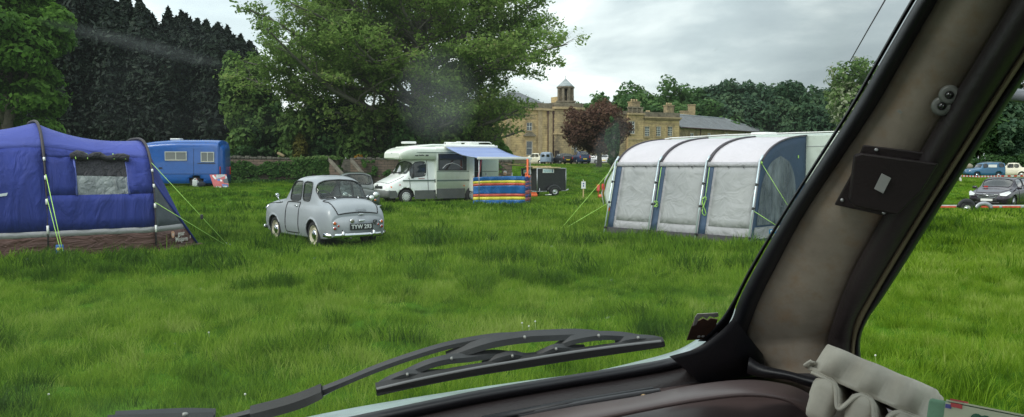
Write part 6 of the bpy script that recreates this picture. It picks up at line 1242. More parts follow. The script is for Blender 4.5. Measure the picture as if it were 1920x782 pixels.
for b in range(3):
    e0, e1_ = PE[b], PE[b+1]
    fpanel('navy_strip', e0, e0 + .19, .14, TOPZ, navy, awn, 0, (2, 6), 0); fp = fpanel('front_panel', e0 + .19, e1_, .14, TOPZ, edg, awn, 0); fpanel('window_panel', e0 + .26, e1_ - .07, .40, TOPZ - .09, grym, fp, .006, sag=.02)
    fpanel('top_flap', e0, e1_, TOPZ - .09, TOPZ + .015, edg, fp, .03, (4, 1), 0); fpanel('skirt', e0, e1_ + (.0), -.06, .21, skm, awn, .03, (12, 2), 0)
    for f in (.33, .66):
        mb = MB(); mb.sphere(fw(lerp(e0 + .2, e1_, f), TOPZ - .10, .045), .018, 0, 8); mb.build('toggle', blackp, fp)
for e in PE:
    a, b_ = cv(e, -.10, GZ - .04) - AO, cv(e, LEAN - .06, GZ + TOPZ + .06) - AO; mb = MB(); mb.tube([a, b_], .019, 8); mb.tube([b_ + Vector((0, 0, -.03)), b_ + ed * .12 + Vector((0, 0, .10))], .024, 8); pl = mb.build('pole', steel, awn)
    mb = MB()
    for f in (.12, .45, .72): p = a.lerp(b_, f); mb.tube([p, p + ed * .10], .016, 6); mb.tube([p - (b_ - a).normalized() * .03, p + (b_ - a).normalized() * .03], .024, 6)
    mb.build('clip', blackp, pl)
for b in (1, 2):   # coiled spare guyline hanging on the middle poles
    mb = MB(); rs_ = random.Random(b); c_ = fw(PE[b] + .12, .85 + .0 * b, .08); n = 60; L_ = .08 if b == 1 else .24
    mb.tube([c_ + Vector((.04 * cos(i * .9 + b) * (1 + .3 * rs_.random()), .02 * sin(i * 2.1), L_ * sin(i * .45) * .9)) for i in range(n)], .008, 4); mb.tube([c_, fw(PE[b] + .10, 1.75, .06)], .007, 4); mb.build('spare_guyline', line_m, awn)
# right end wall: navy with a tall clear window and pale lower panel
def ew_(f, z, off=0.0):    # f 0..1 from front pole to caravan
    d0 = LEAN * min(z, TOPZ) / TOPZ if z <= TOPZ else None
    return cv(4.2 + off, lerp(LEAN * min(z, TOPZ) / TOPZ, 2.40, f), GZ + z) - AO
def epanel(nm, fz, m_, off, n=12, par=awn, zmax=None):
    mb = MB(); mb.grid(fz); return mb.build(nm, m_, par)
rows = []
for f in np.linspace(0, 1, 19):
    dtop = lerp(LEAN, 2.40, f); kk = np.linspace(0, 6, 61); ds = catmull(np.array(RP), kk); zt = float(np.interp(dtop, ds[:, 0], ds[:, 1])); rows.append([tuple(cv(4.2, lerp(LEAN * min(z, TOPZ) / TOPZ, 2.4, f) if z < TOPZ else dtop, GZ + z) - AO) for z in np.linspace(.0, zt, 14)])
ep = MB(); ep.grid(rows); ep = ep.build('end_panel', navy, awn); md = ep.modifiers.new('t', 'SOLIDIFY'); md.thickness = .005
mb = MB(); mb.grid([[tuple(ew_(f, z, .02)) for f in np.linspace(.03, .98, 8)] for z in (.16, .42)]); mb.build('lower_panel', edg, ep)
def arch(f, v):   # arched window: half width narrows towards the top
    return f, v
rws = []
for j in range(13):
    v = j / 12; z = lerp(.46, 2.02, v); hw_ = .36 * sqrt(max(0.0, 1 - max(0, (v - .45) / .55) ** 2)); c0_ = lerp(.42, .40, v); lo_ = max(.04, c0_ - hw_); rws.append([tuple(ew_(lerp(lo_, c0_ + hw_, i / 8), z, .02)) for i in range(9)])
mb = MB(); mb.grid(rws); mb.build('end_window', sheerp, ep)
mb = MB(); mb.box(ew_(.30, .29, .035), (.02, .02, .02)); p = ew_(.36, .30, .03); Mx = frame_mat(p, ed, Zv)
mb = MB(); mb.box((0, 0, 0), (.30, .10, .008), 0, 0, 0, Mx); lb = mb.build('logo_patch', mat('bright_blue', (.03, .25, .55), .5), ep); mb = MB(); mb.lathe([(.001, .004), (.03, .004), (.035, 0)], Mx @ Matrix.Translation((-.08, .0, .004)), 12); mb.box((.06, 0, .006), (.12, .03, .004), 0, 0, 0, Mx); mb.build('emblem', whitep, lb)
mb = MB(); mb.box(ew_(.80, 2.0, .02), (.02, .02, .07)); mb.build('zip_tag', line_m, ep)
fpanel('left_end_panel', 0, .01, 0, TOPZ, navy, awn, 0, (1, 6), 0)
rows = []
for f in np.linspace(0, 1, 13):
    dtop = lerp(LEAN, 2.40, f); zt = float(np.interp(dtop, ds[:, 0], ds[:, 1])); rows.append([tuple(cv(0, lerp(LEAN * min(z, TOPZ) / TOPZ, 2.4, f) if z < TOPZ else dtop, GZ + z) - AO) for z in np.linspace(.0, zt, 10)])
mb = MB(); mb.grid(rows); mb.build('far_end_panel', navy, awn)
def aguy(a, b_): mb = MB(); mb.tube([a - AO, b_ - AO], .006, 5); mb.build('guyline', line_m, awn)
gl_ = at(1045, 440.5, 21.2); gl_.z = Hf(gl_.x, gl_.y) + .02; tl_ = cv(0, LEAN, GZ + TOPZ); aguy(tl_, gl_); aguy(cv(-.02, .18, GZ + .85), gl_)
gr_ = cv(4.9, 1.6, GZ + .03); aguy(cv(4.2, LEAN, GZ + TOPZ + .0), cv(4.75, 1.35, GZ + .30)); aguy(cv(4.2, .12, GZ + .80), cv(4.7, .95, GZ + .22))
mb = MB(); mb.sphere(tl_ - AO, .035, 0, 8); mb.sphere(cv(4.2, LEAN, GZ + TOPZ) - AO, .035, 0, 8); mb.build('line_ring', line_m, awn)
c_ = cv(2.1, 1.0, 0); keep((c_.x, c_.y), ex, 2.25, 1.45)
mb = MB(); mb.box((0, 0, .35), (.9, .5, .7), 0, 0, .04); tag(mb.build('storage_box', mat('dull_green_box', (.05, .09, .08), .7), None, cv(2.1, .9, GZ), (0, 0, -.8)), 'dark box dimly seen through the middle awning panel', 'box')

# ---------------------------------------------------------------- tape, finials
tp = MB(); pts = [(X_at(px, Y), Y, Z_at(py, Y)) for px, py, Y in ((1720, 330.5, 76), (1798, 331, 76), (1838, 332.5, 77), (1878, 331.5, 78), (1960, 331, 80))]
be = empty('barrier_tape', (pts[1][0], pts[1][1], .1), 0, 'red and white barrier tape strung across the grass before the blue estate', 'barrier tape'); bo_ = Vector(be.location)
tpm = mat('tape_white', (.6, .58, .55), .5); tprd = mat('tape_red', (.5, .06, .05), .5)
tw_, tr_ = MB(), MB()
for (a, b_) in zip(pts[:-1], pts[1:]):
    n = 14
    for k in range(n):
        p, q_ = Vector(a).lerp(Vector(b_), k / n) - bo_, Vector(a).lerp(Vector(b_), (k + 1) / n) - bo_; (tw_ if k % 2 else tr_).prism([p, q_, q_ + Vector((0, 0, .14)), p + Vector((0, 0, .14))], (0, .01, 0))
tw_.build('white_band', tpm, be); tr_.build('red_band', tprd, be)
mb = MB(); mb.prism([Vector(pts[1]) - bo_, Vector(pts[1]) - bo_ + Vector((.25, 0, -.1)), Vector(pts[1]) - bo_ + Vector((.35, 0, -.6)), Vector(pts[1]) - bo_ + Vector((.15, 0, -.45))], (0, .01, 0)); mb.build('loose_end', tpm, be)
for p in (pts[0], pts[1], pts[3], pts[4]): mb = MB(); mb.tube([Vector(p) - bo_ + Vector((0, .03, .2)), (p[0] - bo_.x, p[1] - bo_.y + .03, 0)], .03, 6); mb.build('stake', raf, be)
stn = mat('pale_stone', (.22, .20, .15), .9, var=.4, bump=.5)
for i, (px, lab_) in enumerate(((1818, 'round stone finial on a pedestal left of the blue vintage estate roof'), (1908, 'round stone finial on a pedestal behind the cream vintage car'))):
    Y = 106; f_ = empty('stone_finial', (X_at(px, Y), Y, .2), 0, lab_, 'garden ornament', 'stone finials by the hedge'); z0 = Z_at(321, Y) - .2; mb = MB(); mb.box((0, 0, z0 / 2), (.6, .6, z0), 0, 0, .05); mb.build('pedestal', stn, f_)
    mb = MB(); mb.lathe([(.28, z0 + .002), (.3, z0 + .08), (.12, z0 + .14), (.14, z0 + .22), (.34, z0 + .36), (.42, z0 + .58), (.34, z0 + .80), (.12, z0 + .95), (.001, z0 + 1.0)], None, 14); mb.build('ball', stn, f_)

# ---------------------------------------------------------------- country house
sA = stone('ashlar', (.56, .41, .20), (.46, .33, .165), (.16, .12, .07), .95, .36, .35, (.09, .075, .05), .75); sB = stone('ashlar_weathered', (.37, .28, .15), (.29, .22, .125), (.12, .095, .06), .8, .33, .5, (.06, .052, .04), .85)
sD = mat('dark_weathered_stone', (.19, .16, .115), .95, var=.5, vscale=1.2, bump=.5, bscale=8, dirt=(.04, .04, .035), dirt_amt=.7); trim = mat('stone_trim', (.40, .30, .17), .9, var=.3, vscale=1.5, bump=.3, dirt=(.09, .08, .06), dirt_amt=.5)
slate = stone('slate_roof', (.17, .178, .185), (.14, .148, .16), (.05, .05, .055), .5, .28, .5, (.06, .06, .055), .6); lead = mat('lead_roof', (.30, .33, .34), .6, .2, var=.25, vscale=2); pipe = mat('iron_pipe', (.055, .022, .018), .6)
wfr = mat('sash_white', (.62, .62, .58), .5); wgl = glassmat('house_glass', (.3, .33, .34), .12, (.05, .06, .065), 2.5)
HA, HB = Vector((X_at(948, 126), 126, 0)), Vector((X_at(1272, 141), 141, 0)); hx_ = (HB - HA).normalized(); hn = Vector((hx_.y, -hx_.x, 0))    # outward normal, towards us
house = empty('country_house', HA, 0, 'large honey stone country house with parapets, cupola tower and slate roofs', 'house'); GH0 = 1.55
def s_of(px, off=0.0):
    """distance along the facade line seen at photo column px"""
    r = ray(px, HOR); o = HA + hn * off; d = Vector((r.x, r.y, 0)); den = d.x * hx_.y - d.y * hx_.x; tt = (o.x * hx_.y - o.y * hx_.x) / den; p = d * tt; return (p - o).dot(hx_)
def hz(py, px): 
    s_ = s_of(px); p = HA + hx_ * s_; return CAMH + (HOR - py) / F * p.y
def hp(s_, off, z): return hx_ * s_ + hn * off + Zv * z
def block(nm, s0, s1, off0, depth, z0, z1, m_, par=house):
    mb = MB(); mb.prism([hp(s0, off0, z0), hp(s1, off0, z0), hp(s1, off0, z1), hp(s0, off0, z1)], -hn * depth); return mb.build(nm, m_, par)
def hwindow(sc, w, z0, z1, off, par=house, ped=False, panes=(2, 2)):
    """sash window: stone surround, dark glass set back, white glazing bars"""
    fr = .16; mb = MB()
    for a, b_, c, d in ((sc - w/2 - fr, sc - w/2, z0 - .1, z1 + .16), (sc + w/2, sc + w/2 + fr, z0 - .1, z1 + .16), (sc - w/2, sc + w/2, z1, z1 + .2), (sc - w/2 - fr - .08, sc + w/2 + fr + .08, z0 - .26, z0 - .102)):
        mb.prism([hp(a, off + .14, c), hp(b_, off + .14, c), hp(b_, off + .14, d), hp(a, off + .14, d)], -hn * .138)
    o = mb.build('window', trim, par); mb = MB(); mb.prism([hp(sc - w/2, off + .02, z0), hp(sc + w/2, off + .02, z0), hp(sc + w/2, off + .02, z1), hp(sc - w/2, off + .02, z1)], -hn * .015); mb.build('pane', wgl, o)
    mb = MB(); bw_ = .06
    for a in np.linspace(sc - w/2 + .03, sc + w/2 - .03, panes[0] + 1): mb.prism([hp(a - bw_/2, off + .06, z0), hp(a + bw_/2, off + .06, z0), hp(a + bw_/2, off + .06, z1), hp(a - bw_/2, off + .06, z1)], -hn * .035)
    for z in np.linspace(z0 + .03, z1 - .03, panes[1] + 1): mb.prism([hp(sc - w/2, off + .062, z - bw_/2), hp(sc + w/2, off + .062, z - bw_/2), hp(sc + w/2, off + .062, z + bw_/2), hp(sc - w/2, off + .062, z + bw_/2)], -hn * .03)
    mb.build('glazing_bar', wfr, o)
    if ped:
        mb = MB(); mb.prism([hp(sc - w/2 - .5, off + .35, z1 + .75), hp(sc + w/2 + .5, off + .35, z1 + .75), hp(sc + w/2 + .5, off + .35, z1 + .92), hp(sc + .45, off + .35, z1 + 1.32), hp(sc, off + .35, z1 + 1.45), hp(sc - .45, off + .35, z1 + 1.32), hp(sc - w/2 - .5, off + .35, z1 + .92)], -hn * .348); mb.build('pediment', sD, o)
    return o
sL0, sL1 = s_of(936), s_of(1037); zc = hz(207, 990)
# left block
block('left_block', sL0, sL1, 0, 9, GH0, zc, sA); block('cornice', sL0 - .25, sL1 + .1, .35, .5, zc + .003, zc + .32, trim); block('parapet', sL0 - .05, sL1, .12, .5, zc + .323, zc + 1.15, sD); block('plinth', sL0 - .06, sL1, .10, .1, GH0, GH0 + .9, trim)
for px in (952, 1000 + 12, 1031): s_ = s_of(px); block('pilaster', s_ - .38, s_ + .38, .16, .158, GH0 + .903, zc, trim)
hwindow(s_of(992), .95, hz(245, 992), hz(230.5, 992), 0, panes=(2, 2)); hwindow(s_of(992), 1.05, hz(291, 992), hz(265, 992), 0, ped=True, panes=(1, 2)); hwindow(s_of(1022) + .1, .6, hz(245, 1022), hz(230.5, 1022), 0) if False else None
block('string_course', sL0, sL1, .05, .048, hz(222, 990), hz(222, 990) + .12, trim)
# hipped slate roof of the left block
def hip(nm, s0, s1, o0, o1, z0, z1, inset, m_=slate, ridge_in=None, par=house, end_l=True, end_r=True):
    mid_o = (o0 + o1) / 2; il = inset if end_l else 0; ir = inset if end_r else 0; V_ = [hp(s0, o0, z0), hp(s1, o0, z0), hp(s1, o1, z0), hp(s0, o1, z0), hp(s0 + il, mid_o, z1), hp(s1 - ir, mid_o, z1)]; mb = MB(); mb.add(V_, [(0, 1, 5, 4), (2, 3, 4, 5), (1, 2, 5), (3, 0, 4), (3, 2, 1, 0)]); return mb.build(nm, m_, par)
hip('roof', sL0 + .6, sL1 - .5, -.6, -8.5, zc + .9, zc + 3.1, 3.2)
for px in (1027, 1036.5): s_ = s_of(px); mb = MB(); mb.tube([hp(s_, .10, GH0), hp(s_, .10, zc + (.0 if px < 1030 else .9))], .085, 8); mb.box(hp(s_, .12, zc - .3), (.34, .3, .4)); mb.build('downpipe', pipe, house)
# bowed middle bay
sM0, sM1 = sL1 + .02, s_of(1092); cs, rad = (sM0 + sM1) / 2, (sM1 - sM0) / 2; zm_ = hz(206, 1060)
def bow(nm, z0, z1, extra, m_, n=20, par=house):
    arc = [hp(cs - (rad + extra) * cos(pi * k / n), (.9 + extra) * sin(pi * k / n) ** .8 if 0 < k < n else 0, z0) for k in range(n + 1)]; mb = MB(); mb.prism(arc + [hp(sM1 + extra, -3, z0), hp(sM0 - extra, -3, z0)], (0, 0, z1 - z0)); return mb.build(nm, m_, par)
bow('bow_bay', GH0, zm_, 0, sB); bow('string_course', hz(253, 1060), hz(250, 1060), .14, trim); bow('cornice', zm_ + .003, zm_ + .35, .3, trim); bow('parapet', zm_ + .353, zm_ + 1.0, .05, sD)
dr = MB(); dr.prism([hp(s_of(1043) - .5, .66, GH0), hp(s_of(1043) + .5, .66, GH0), hp(s_of(1043) + .5, .66, GH0 + 2.3), hp(s_of(1043) - .5, .66, GH0 + 2.3)], -hn * .3); dr.build('door', mat('dark_door', (.03, .02, .015), .6), house)
hwindow(s_of(1071), 1.1, hz(291, 1071), hz(266, 1071), .86, panes=(1, 2)); hwindow(s_of(1068), .9, hz(244, 1068), hz(231, 1068), .86)
# wall behind the copper beech
sN1 = s_of(1176); block('centre_block', sM1, sN1, -.3, 9, GH0, hz(214, 1130), sB); block('parapet', sM1, sN1, -.15, .4, hz(214, 1130) + .003, hz(207, 1130), sD); hwindow(s_of(1112), 1.0, hz(248, 1112), hz(233, 1112), -.3); hwindow(s_of(1140), 1.0, hz(248, 1140), hz(233, 1140), -.3)
block('attic_block', s_of(1074), s_of(1094), -3, 4, zc + .5, hz(178, 1080), sA)
# cupola tower
tc_ = hp(s_of(1060, -3.5), -3.5, 0); z0t, z1t, z2t, z3t = hz(206, 1060), hz(190, 1060), hz(160, 1060), hz(144, 1060)
tw3 = empty('tower', tc_, 0); tw3.parent = house
mb = MB(); mb.box((0, 0, (z0t + z1t) / 2), (2.9, 2.9, z1t - z0t)); mb.box((0, 0, z1t + .12), (3.1, 3.1, .22)); mb.build('tower_base', sD, tw3)
mb = MB()
for k in range(8):
    a = k * pi / 4 + pi / 8; mb.box((1.12 * cos(a), 1.12 * sin(a), (z1t + .23 + z2t - .3) / 2), (.42, .42, z2t - .3 - z1t - .23), 0, a)
    a2 = k * pi / 4; M2 = Matrix.Translation((1.05 * cos(a2), 1.05 * sin(a2), z2t - .62)) @ Matrix.Rotation(a2 + pi / 2, 4, 'Z'); 
    mb.prism([M2 @ Vector((.46 * -cos(q_) , 0, .46 * sin(q_) - .2)) for q_ in np.linspace(0, pi, 9)] + [M2 @ Vector((.5, 0, .42)), M2 @ Vector((-.5, 0, .42))], M2.to_3x3() @ Vector((0, .25, 0)))
mb.build('arcade', sD, tw3); mb = MB(); mb.lathe([(.62, z1t + .2), (.62, z2t - .4)], None, 8); mb.build('louvre_core', mat('dark_louvre', (.03, .03, .028), .9), tw3)
mb = MB(); mb.lathe([(1.30, z2t - .30), (1.45, z2t - .2), (1.47, z2t), (1.4, z2t + .02)], None, 8); mb.build('tower_cornice', sD, tw3)
mb = MB(); h_ = z3t - z2t; mb.lathe([(1.42, z2t + .02), (1.15, z2t + .22 * h_), (.62, z2t + .6 * h_), (.2, z2t + .92 * h_), (.06, z3t), (.05, z3t + .5), (.001, z3t + .55)], None, 8); mb.build('lead_cap', lead, tw3)
# balustraded block and the block with dentils
sP1 = s_of(1205); zb_ = hz(216, 1190); block('balustrade_block', sN1 + .02, sP1, .15, 9, GH0, zb_, sA); block('cornice', sN1 - .1, sP1 + .1, .5, .6, zb_ + .003, zb_ + .3, trim)
block('balustrade_rail', sN1, sP1, .2, .4, zb_ + 1.1, zb_ + 1.3, sD); mb = MB()
for k in range(16):
    if k % 5 == 4: mb.box(hp(lerp(sN1, sP1, (k + .5) / 16), .0, zb_ + .7), (.3, .35, .8))
    else: mb.lathe([(.07, zb_ + .303), (.11, zb_ + .5), (.05, zb_ + .8), (.09, zb_ + 1.098)], Matrix.Translation(hp(lerp(sN1, sP1, (k + .5) / 16), 0, 0)), 6)
mb.build('baluster', sD, house)
hwindow(s_of(1182), 1.25, hz(251, 1182), hz(228, 1182), .15, panes=(3, 4)); block('string_course', sN1, sP1, .24, .08, hz(263, 1190), hz(260, 1190), trim)
sQ1 = s_of(1273); zq = hz(226, 1240); block('dentil_block', sP1 + .02, sQ1, 0, 8, GH0, zq, sA); block('cornice', sP1 + .02, sQ1 + .2, .45, .5, zq + .30, zq + .52, trim); block('frieze', sP1 + .02, sQ1 + .05, .08, .1, zq + .003, zq + .298, sD); block('parapet', sP1 + .02, sQ1, .1, .5, zq + .523, hz(211.5, 1240), sD)
mb = MB()
for k in range(26): s_ = lerp(sP1 + .3, sQ1 - .1, k / 25); mb.prism([hp(s_, .26, zq + .06), hp(s_ + .2, .26, zq + .06), hp(s_ + .2, .26, zq + .296), hp(s_, .26, zq + .296)], -hn * .16)
mb.build('dentil', trim, house)
for px in (1212, 1233.5, 1255): hwindow(s_of(px), .95, hz(255.5, px), hz(238, px), 0, panes=(3, 4))
block('string_course', sP1 + .02, sQ1, .09, .088, hz(268, 1240), hz(264, 1240), trim); block('string_course', sP1 + .02, sQ1, .05, .048, hz(233, 1240), hz(232, 1240), trim)
for px, Y2 in ((1188, 283), (1222, 287), (1255, 287)): hwindow(s_of(px), 1.0, hz(300, px), hz(280, px), .15 if px < 1200 else 0, panes=(2, 3))
def chimney(px, wpx, topy, boty, off, par=house):
    s_ = s_of(px, off); w = wpx / F * 138; zt, zb2 = hz(topy, px), hz(boty, px); c_ = hp(s_, off, 0); mb = MB(); mb.box((c_.x, c_.y, (zt + zb2) / 2 - .2), (w, w * .7, zt - zb2 - .2), 0, atan2(hx_.y, hx_.x)); mb.box((c_.x, c_.y, zt - .22), (w * 1.12, w * .8, .2), 0, atan2(hx_.y, hx_.x)); 
    o = mb.build('chimney', sB, par)
    for k in (-1, 0, 1): mb = MB(); mb.lathe([(.16, zt - .1), (.13, zt + .3)], Matrix.Translation((c_.x + k * w * .3 * hx_.x, c_.y + k * w * .3 * hx_.y, 0)), 8); mb.build('chimney_pot', trim, o)
chimney(1188, 19, 185, 212, -5); chimney(1253, 17, 192, 222, -5); chimney(1214, 11, 206, 222, -6)
hip('roof', sN1 + .5, sQ1 - 1, -1, -8, zq + .6, zq + 1.4, 2)
# right slate wing, a house of its own alignment: recedes
wing = empty('house_wing', HB + Vector((.3, 0, 0)), 0, 'lower stone wing with long slate roof stretching right from the house', 'house')
WA = HB + Vector((.35, 1.0, 0)); WBp = Vector((X_at(1436, 166), 166, 0)); wx_ = (WBp - WA).normalized(); wn = Vector((wx_.y, -wx_.x, 0)); wl = (WBp - WA).length; WO = Vector(wing.location)
def wp(s_, off, z): return WA - WO + wx_ * s_ + wn * off + Zv * z
def ws(px):
    r = ray(px, HOR); d = Vector((r.x, r.y, 0)); den = d.x * wx_.y - d.y * wx_.x; tt = (WA.x * wx_.y - WA.y * wx_.x) / den; return (d * tt - WA).dot(wx_)
def wz(py, px): return CAMH + (HOR - py) / F * (WA + wx_ * ws(px)).y
ze = wz(240, 1285); mb = MB(); mb.prism([wp(0, 0, GH0), wp(wl, 0, GH0), wp(wl, 0, ze), wp(0, 0, ze)], -wn * 9); mb.build('wall', sB, wing)
mb = MB(); zr1 = wz(223.5, 1300) + 1.0; V_ = [wp(-.2, .5, ze + .003), wp(wl + .5, .5, ze + .003), wp(wl + .5, -9.5, ze + .003), wp(-.2, -9.5, ze + .003), wp(0, -4.5, zr1), wp(wl - 9, -4.5, zr1)]; mb.add(V_, [(0, 1, 5, 4), (2, 3, 4, 5), (1, 2, 5), (3, 0, 4), (3, 2, 1, 0)]); rfw = mb.build('roof', slate, wing)
mb = MB(); mb.tube([wp(0, -4.5, zr1 + .03), wp(wl - 9, -4.5, zr1 + .03)], .13, 6); mb.tube([wp(wl - 9, -4.5, zr1 + .03), wp(wl + .5, .5, ze + .06)], .1, 6); mb.build('ridge', lead, rfw); mb = MB(); mb.tube([wp(0, .55, ze - .02), wp(wl, .55, ze - .02)], .1, 6); mb.build('gutter', pipe, wing)
def wwin(px, w, y0, y1):
    s_ = ws(px); z0, z1 = wz(y0, px), wz(y1, px); mb = MB()
    for a, b_, c, d in ((s_ - w/2 - .14, s_ - w/2, z0, z1), (s_ + w/2, s_ + w/2 + .14, z0, z1), (s_ - w/2 - .14, s_ + w/2 + .14, z1 + .002, z1 + .2), (s_ - w/2 - .2, s_ + w/2 + .2, z0 - .16, z0 - .002)): mb.prism([wp(a, .10, c), wp(b_, .10, c), wp(b_, .10, d), wp(a, .10, d)], -wn * .098)
    o = mb.build('window', trim, wing); mb = MB(); mb.prism([wp(s_ - w/2, .02, z0), wp(s_ + w/2, .02, z0), wp(s_ + w/2, .02, z1), wp(s_ - w/2, .02, z1)], -wn * .015); mb.build('pane', wgl, o); mb = MB()
    for a in (-.48, 0, .48): mb.prism([wp(s_ + a * w - .04, .06, z0), wp(s_ + a * w + .04, .06, z0), wp(s_ + a * w + .04, .06, z1), wp(s_ + a * w - .04, .06, z1)], -wn * .035)
    for z in np.linspace(z0 + .04, z1 - .04, 4): mb.prism([wp(s_ - w/2, .062, z - .04), wp(s_ + w/2, .062, z - .04), wp(s_ + w/2, .062, z + .04), wp(s_ - w/2, .062, z + .04)], -wn * .03)
    mb.build('glazing_bar', wfr, o)
for px in (1296, 1328, 1361): wwin(px, 1.15, 268, 250)
mb = MB()
for px in (1312, 1396): mb.tube([wp(ws(px), .12, GH0), wp(ws(px), .12, ze)], .08, 6)
mb.build('downpipe', pipe, wing)
for px, w, ty in ((1332, 1.5, 208), (1345, 1.2, 196), (1287, 2.2, 220)):
    s_ = ws(px); c_ = wp(s_, -5.5, 0); zt = wz(ty, px); mb = MB(); mb.box((c_.x, c_.y, (zt + ze) / 2), (w, 1.0, zt - ze)); mb.box((c_.x, c_.y, zt + .1), (w * 1.12, 1.15, .2)); mb.build('chimney', sB, wing)
# retaining wall below the parked cars, gravel forecourt
rw = MB(); x0, x1 = X_at(925, 104), X_at(992, 104); rw.prism([(0, 0, -.6), (x1 - x0, 0, -.6), (x1 - x0, 0, Z_at(297.5, 104) - .0), (0, 0, Z_at(296, 104))], (0, .6, 0)); r_ = rw.build('retaining_wall', stone('retaining_stone', (.14, .115, .065), (.10, .085, .05), (.06, .055, .04), .7, .28, .7, (.05, .06, .03), .7), None, (x0, 104, 0)); tag(r_, 'low olive stone retaining wall under the blue canopy edge', 'wall')
fc = MB(); gxx = np.linspace(X_at(985, 110), X_at(1250, 110), 30); fc.grid([[(x, y, float(Hbase(x, y)) + .06) for x in gxx] for y in np.linspace(109.5, 127, 16)]); tag(fc.build('gravel_forecourt', mat('gravel', (.34, .31, .27), .95, var=.3, vscale=2, bump=.5)), kind='structure')
# ---------------------------------------------------------------- the vehicle we look out of
WN = Vector((-.20, .75, .62)).normalized(); WD = (ray(1340, 640) * 1.0).dot(WN)
def Wp(px, py, off=0.0):
    """point on the windscreen plane seen at px,py; off > 0 lies outside the glass"""
    r = ray(px, py); return CAM + r * ((WD + off) / r.dot(WN))
VO = Vector((.1, .5, 1.2))
van = empty('camper_cab', VO, 0, 'worn front cab of the old van the photo is taken from, with brown dashboard', 'vehicle')
def loc(p): return Vector(p) - VO
trimb = mat('pillar_trim', (.31, .265, .215), .85, var=.3, vscale=14, bump=.12, bscale=220, dirt=(.26, .145, .06), dirt_amt=.5)
darkv = mat('dark_vinyl', (.022, .016, .017), .5, var=.35, vscale=8, bump=.35, bscale=260); blackr = mat('black_rubber', (.010, .010, .014), .5, var=.3, vscale=10, bump=.15, bscale=200)
stripb = mat('beige_strip', (.17, .14, .085), .8, var=.2, vscale=20)
dashm = mat('dash_vinyl', (.092, .064, .062), .38, var=.25, vscale=7, bump=.12, bscale=900)
bodyc = mat('pale_body_paint', (.42, .50, .53), .3, var=.3, vscale=14, coat=.3)
# glass: clear, thinly smeared and speckled, with painted haze and reflections
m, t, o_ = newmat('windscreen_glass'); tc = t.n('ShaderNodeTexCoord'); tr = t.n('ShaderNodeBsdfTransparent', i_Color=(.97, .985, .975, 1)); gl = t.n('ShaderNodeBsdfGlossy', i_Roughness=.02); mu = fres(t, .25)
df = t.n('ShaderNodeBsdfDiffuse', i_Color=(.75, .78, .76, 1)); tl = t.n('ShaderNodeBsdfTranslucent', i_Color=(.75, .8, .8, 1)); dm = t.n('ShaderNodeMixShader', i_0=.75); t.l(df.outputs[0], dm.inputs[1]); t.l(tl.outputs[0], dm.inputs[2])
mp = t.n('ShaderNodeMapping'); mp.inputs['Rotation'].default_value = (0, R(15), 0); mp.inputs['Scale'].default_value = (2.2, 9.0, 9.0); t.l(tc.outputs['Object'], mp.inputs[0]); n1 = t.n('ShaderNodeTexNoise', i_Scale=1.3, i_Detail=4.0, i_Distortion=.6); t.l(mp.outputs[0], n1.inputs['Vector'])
sm = ramp(t, n1.outputs[0], [(.56, (.006,) * 3), (.80, (.016,) * 3)])  # even veil of haze painted over the whole pane, thicker in streaks
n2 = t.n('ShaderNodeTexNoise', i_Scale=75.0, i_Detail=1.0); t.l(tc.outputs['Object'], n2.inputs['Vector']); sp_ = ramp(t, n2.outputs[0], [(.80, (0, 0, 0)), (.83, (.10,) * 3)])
def painted_glare(A, B, wid, amp, sc):
    # a pale reflection painted into the glass between two points, broken up by noise
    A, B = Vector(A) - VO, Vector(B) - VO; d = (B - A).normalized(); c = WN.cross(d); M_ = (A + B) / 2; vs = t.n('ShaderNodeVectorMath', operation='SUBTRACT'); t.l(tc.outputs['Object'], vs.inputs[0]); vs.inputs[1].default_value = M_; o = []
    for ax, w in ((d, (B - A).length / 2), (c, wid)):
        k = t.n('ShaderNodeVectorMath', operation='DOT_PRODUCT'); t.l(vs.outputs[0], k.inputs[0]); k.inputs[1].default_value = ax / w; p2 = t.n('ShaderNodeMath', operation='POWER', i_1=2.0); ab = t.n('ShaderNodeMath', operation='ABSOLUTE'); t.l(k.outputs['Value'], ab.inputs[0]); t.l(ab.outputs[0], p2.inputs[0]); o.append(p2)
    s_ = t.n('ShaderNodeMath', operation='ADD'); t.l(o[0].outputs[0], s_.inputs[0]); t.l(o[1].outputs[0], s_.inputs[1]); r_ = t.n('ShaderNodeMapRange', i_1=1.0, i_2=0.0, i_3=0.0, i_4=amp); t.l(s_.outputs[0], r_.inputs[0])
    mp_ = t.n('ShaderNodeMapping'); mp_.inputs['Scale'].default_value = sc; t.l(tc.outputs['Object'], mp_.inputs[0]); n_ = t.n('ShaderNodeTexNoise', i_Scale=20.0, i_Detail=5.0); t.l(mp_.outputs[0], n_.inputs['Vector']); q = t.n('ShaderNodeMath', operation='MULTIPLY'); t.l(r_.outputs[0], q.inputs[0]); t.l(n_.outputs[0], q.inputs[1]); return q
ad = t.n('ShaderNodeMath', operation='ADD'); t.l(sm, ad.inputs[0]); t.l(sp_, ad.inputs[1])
for a_ in ((Wp(60, 38), Wp(450, 132), .007, .06, (1, 6, 6)), (Wp(1170, 215), Wp(1120, 330), .016, .07, (6, 1, 1)), (Wp(812, 88), Wp(830, 272), .036, .10, (1, 1, 1))):  # two streaks and a blob painted in place of pale reflections
    sm_q = painted_glare(*a_); a2_ = t.n('ShaderNodeMath', operation='ADD'); t.l(ad.outputs[0], a2_.inputs[0]); t.l(sm_q.outputs[0], a2_.inputs[1]); ad = a2_
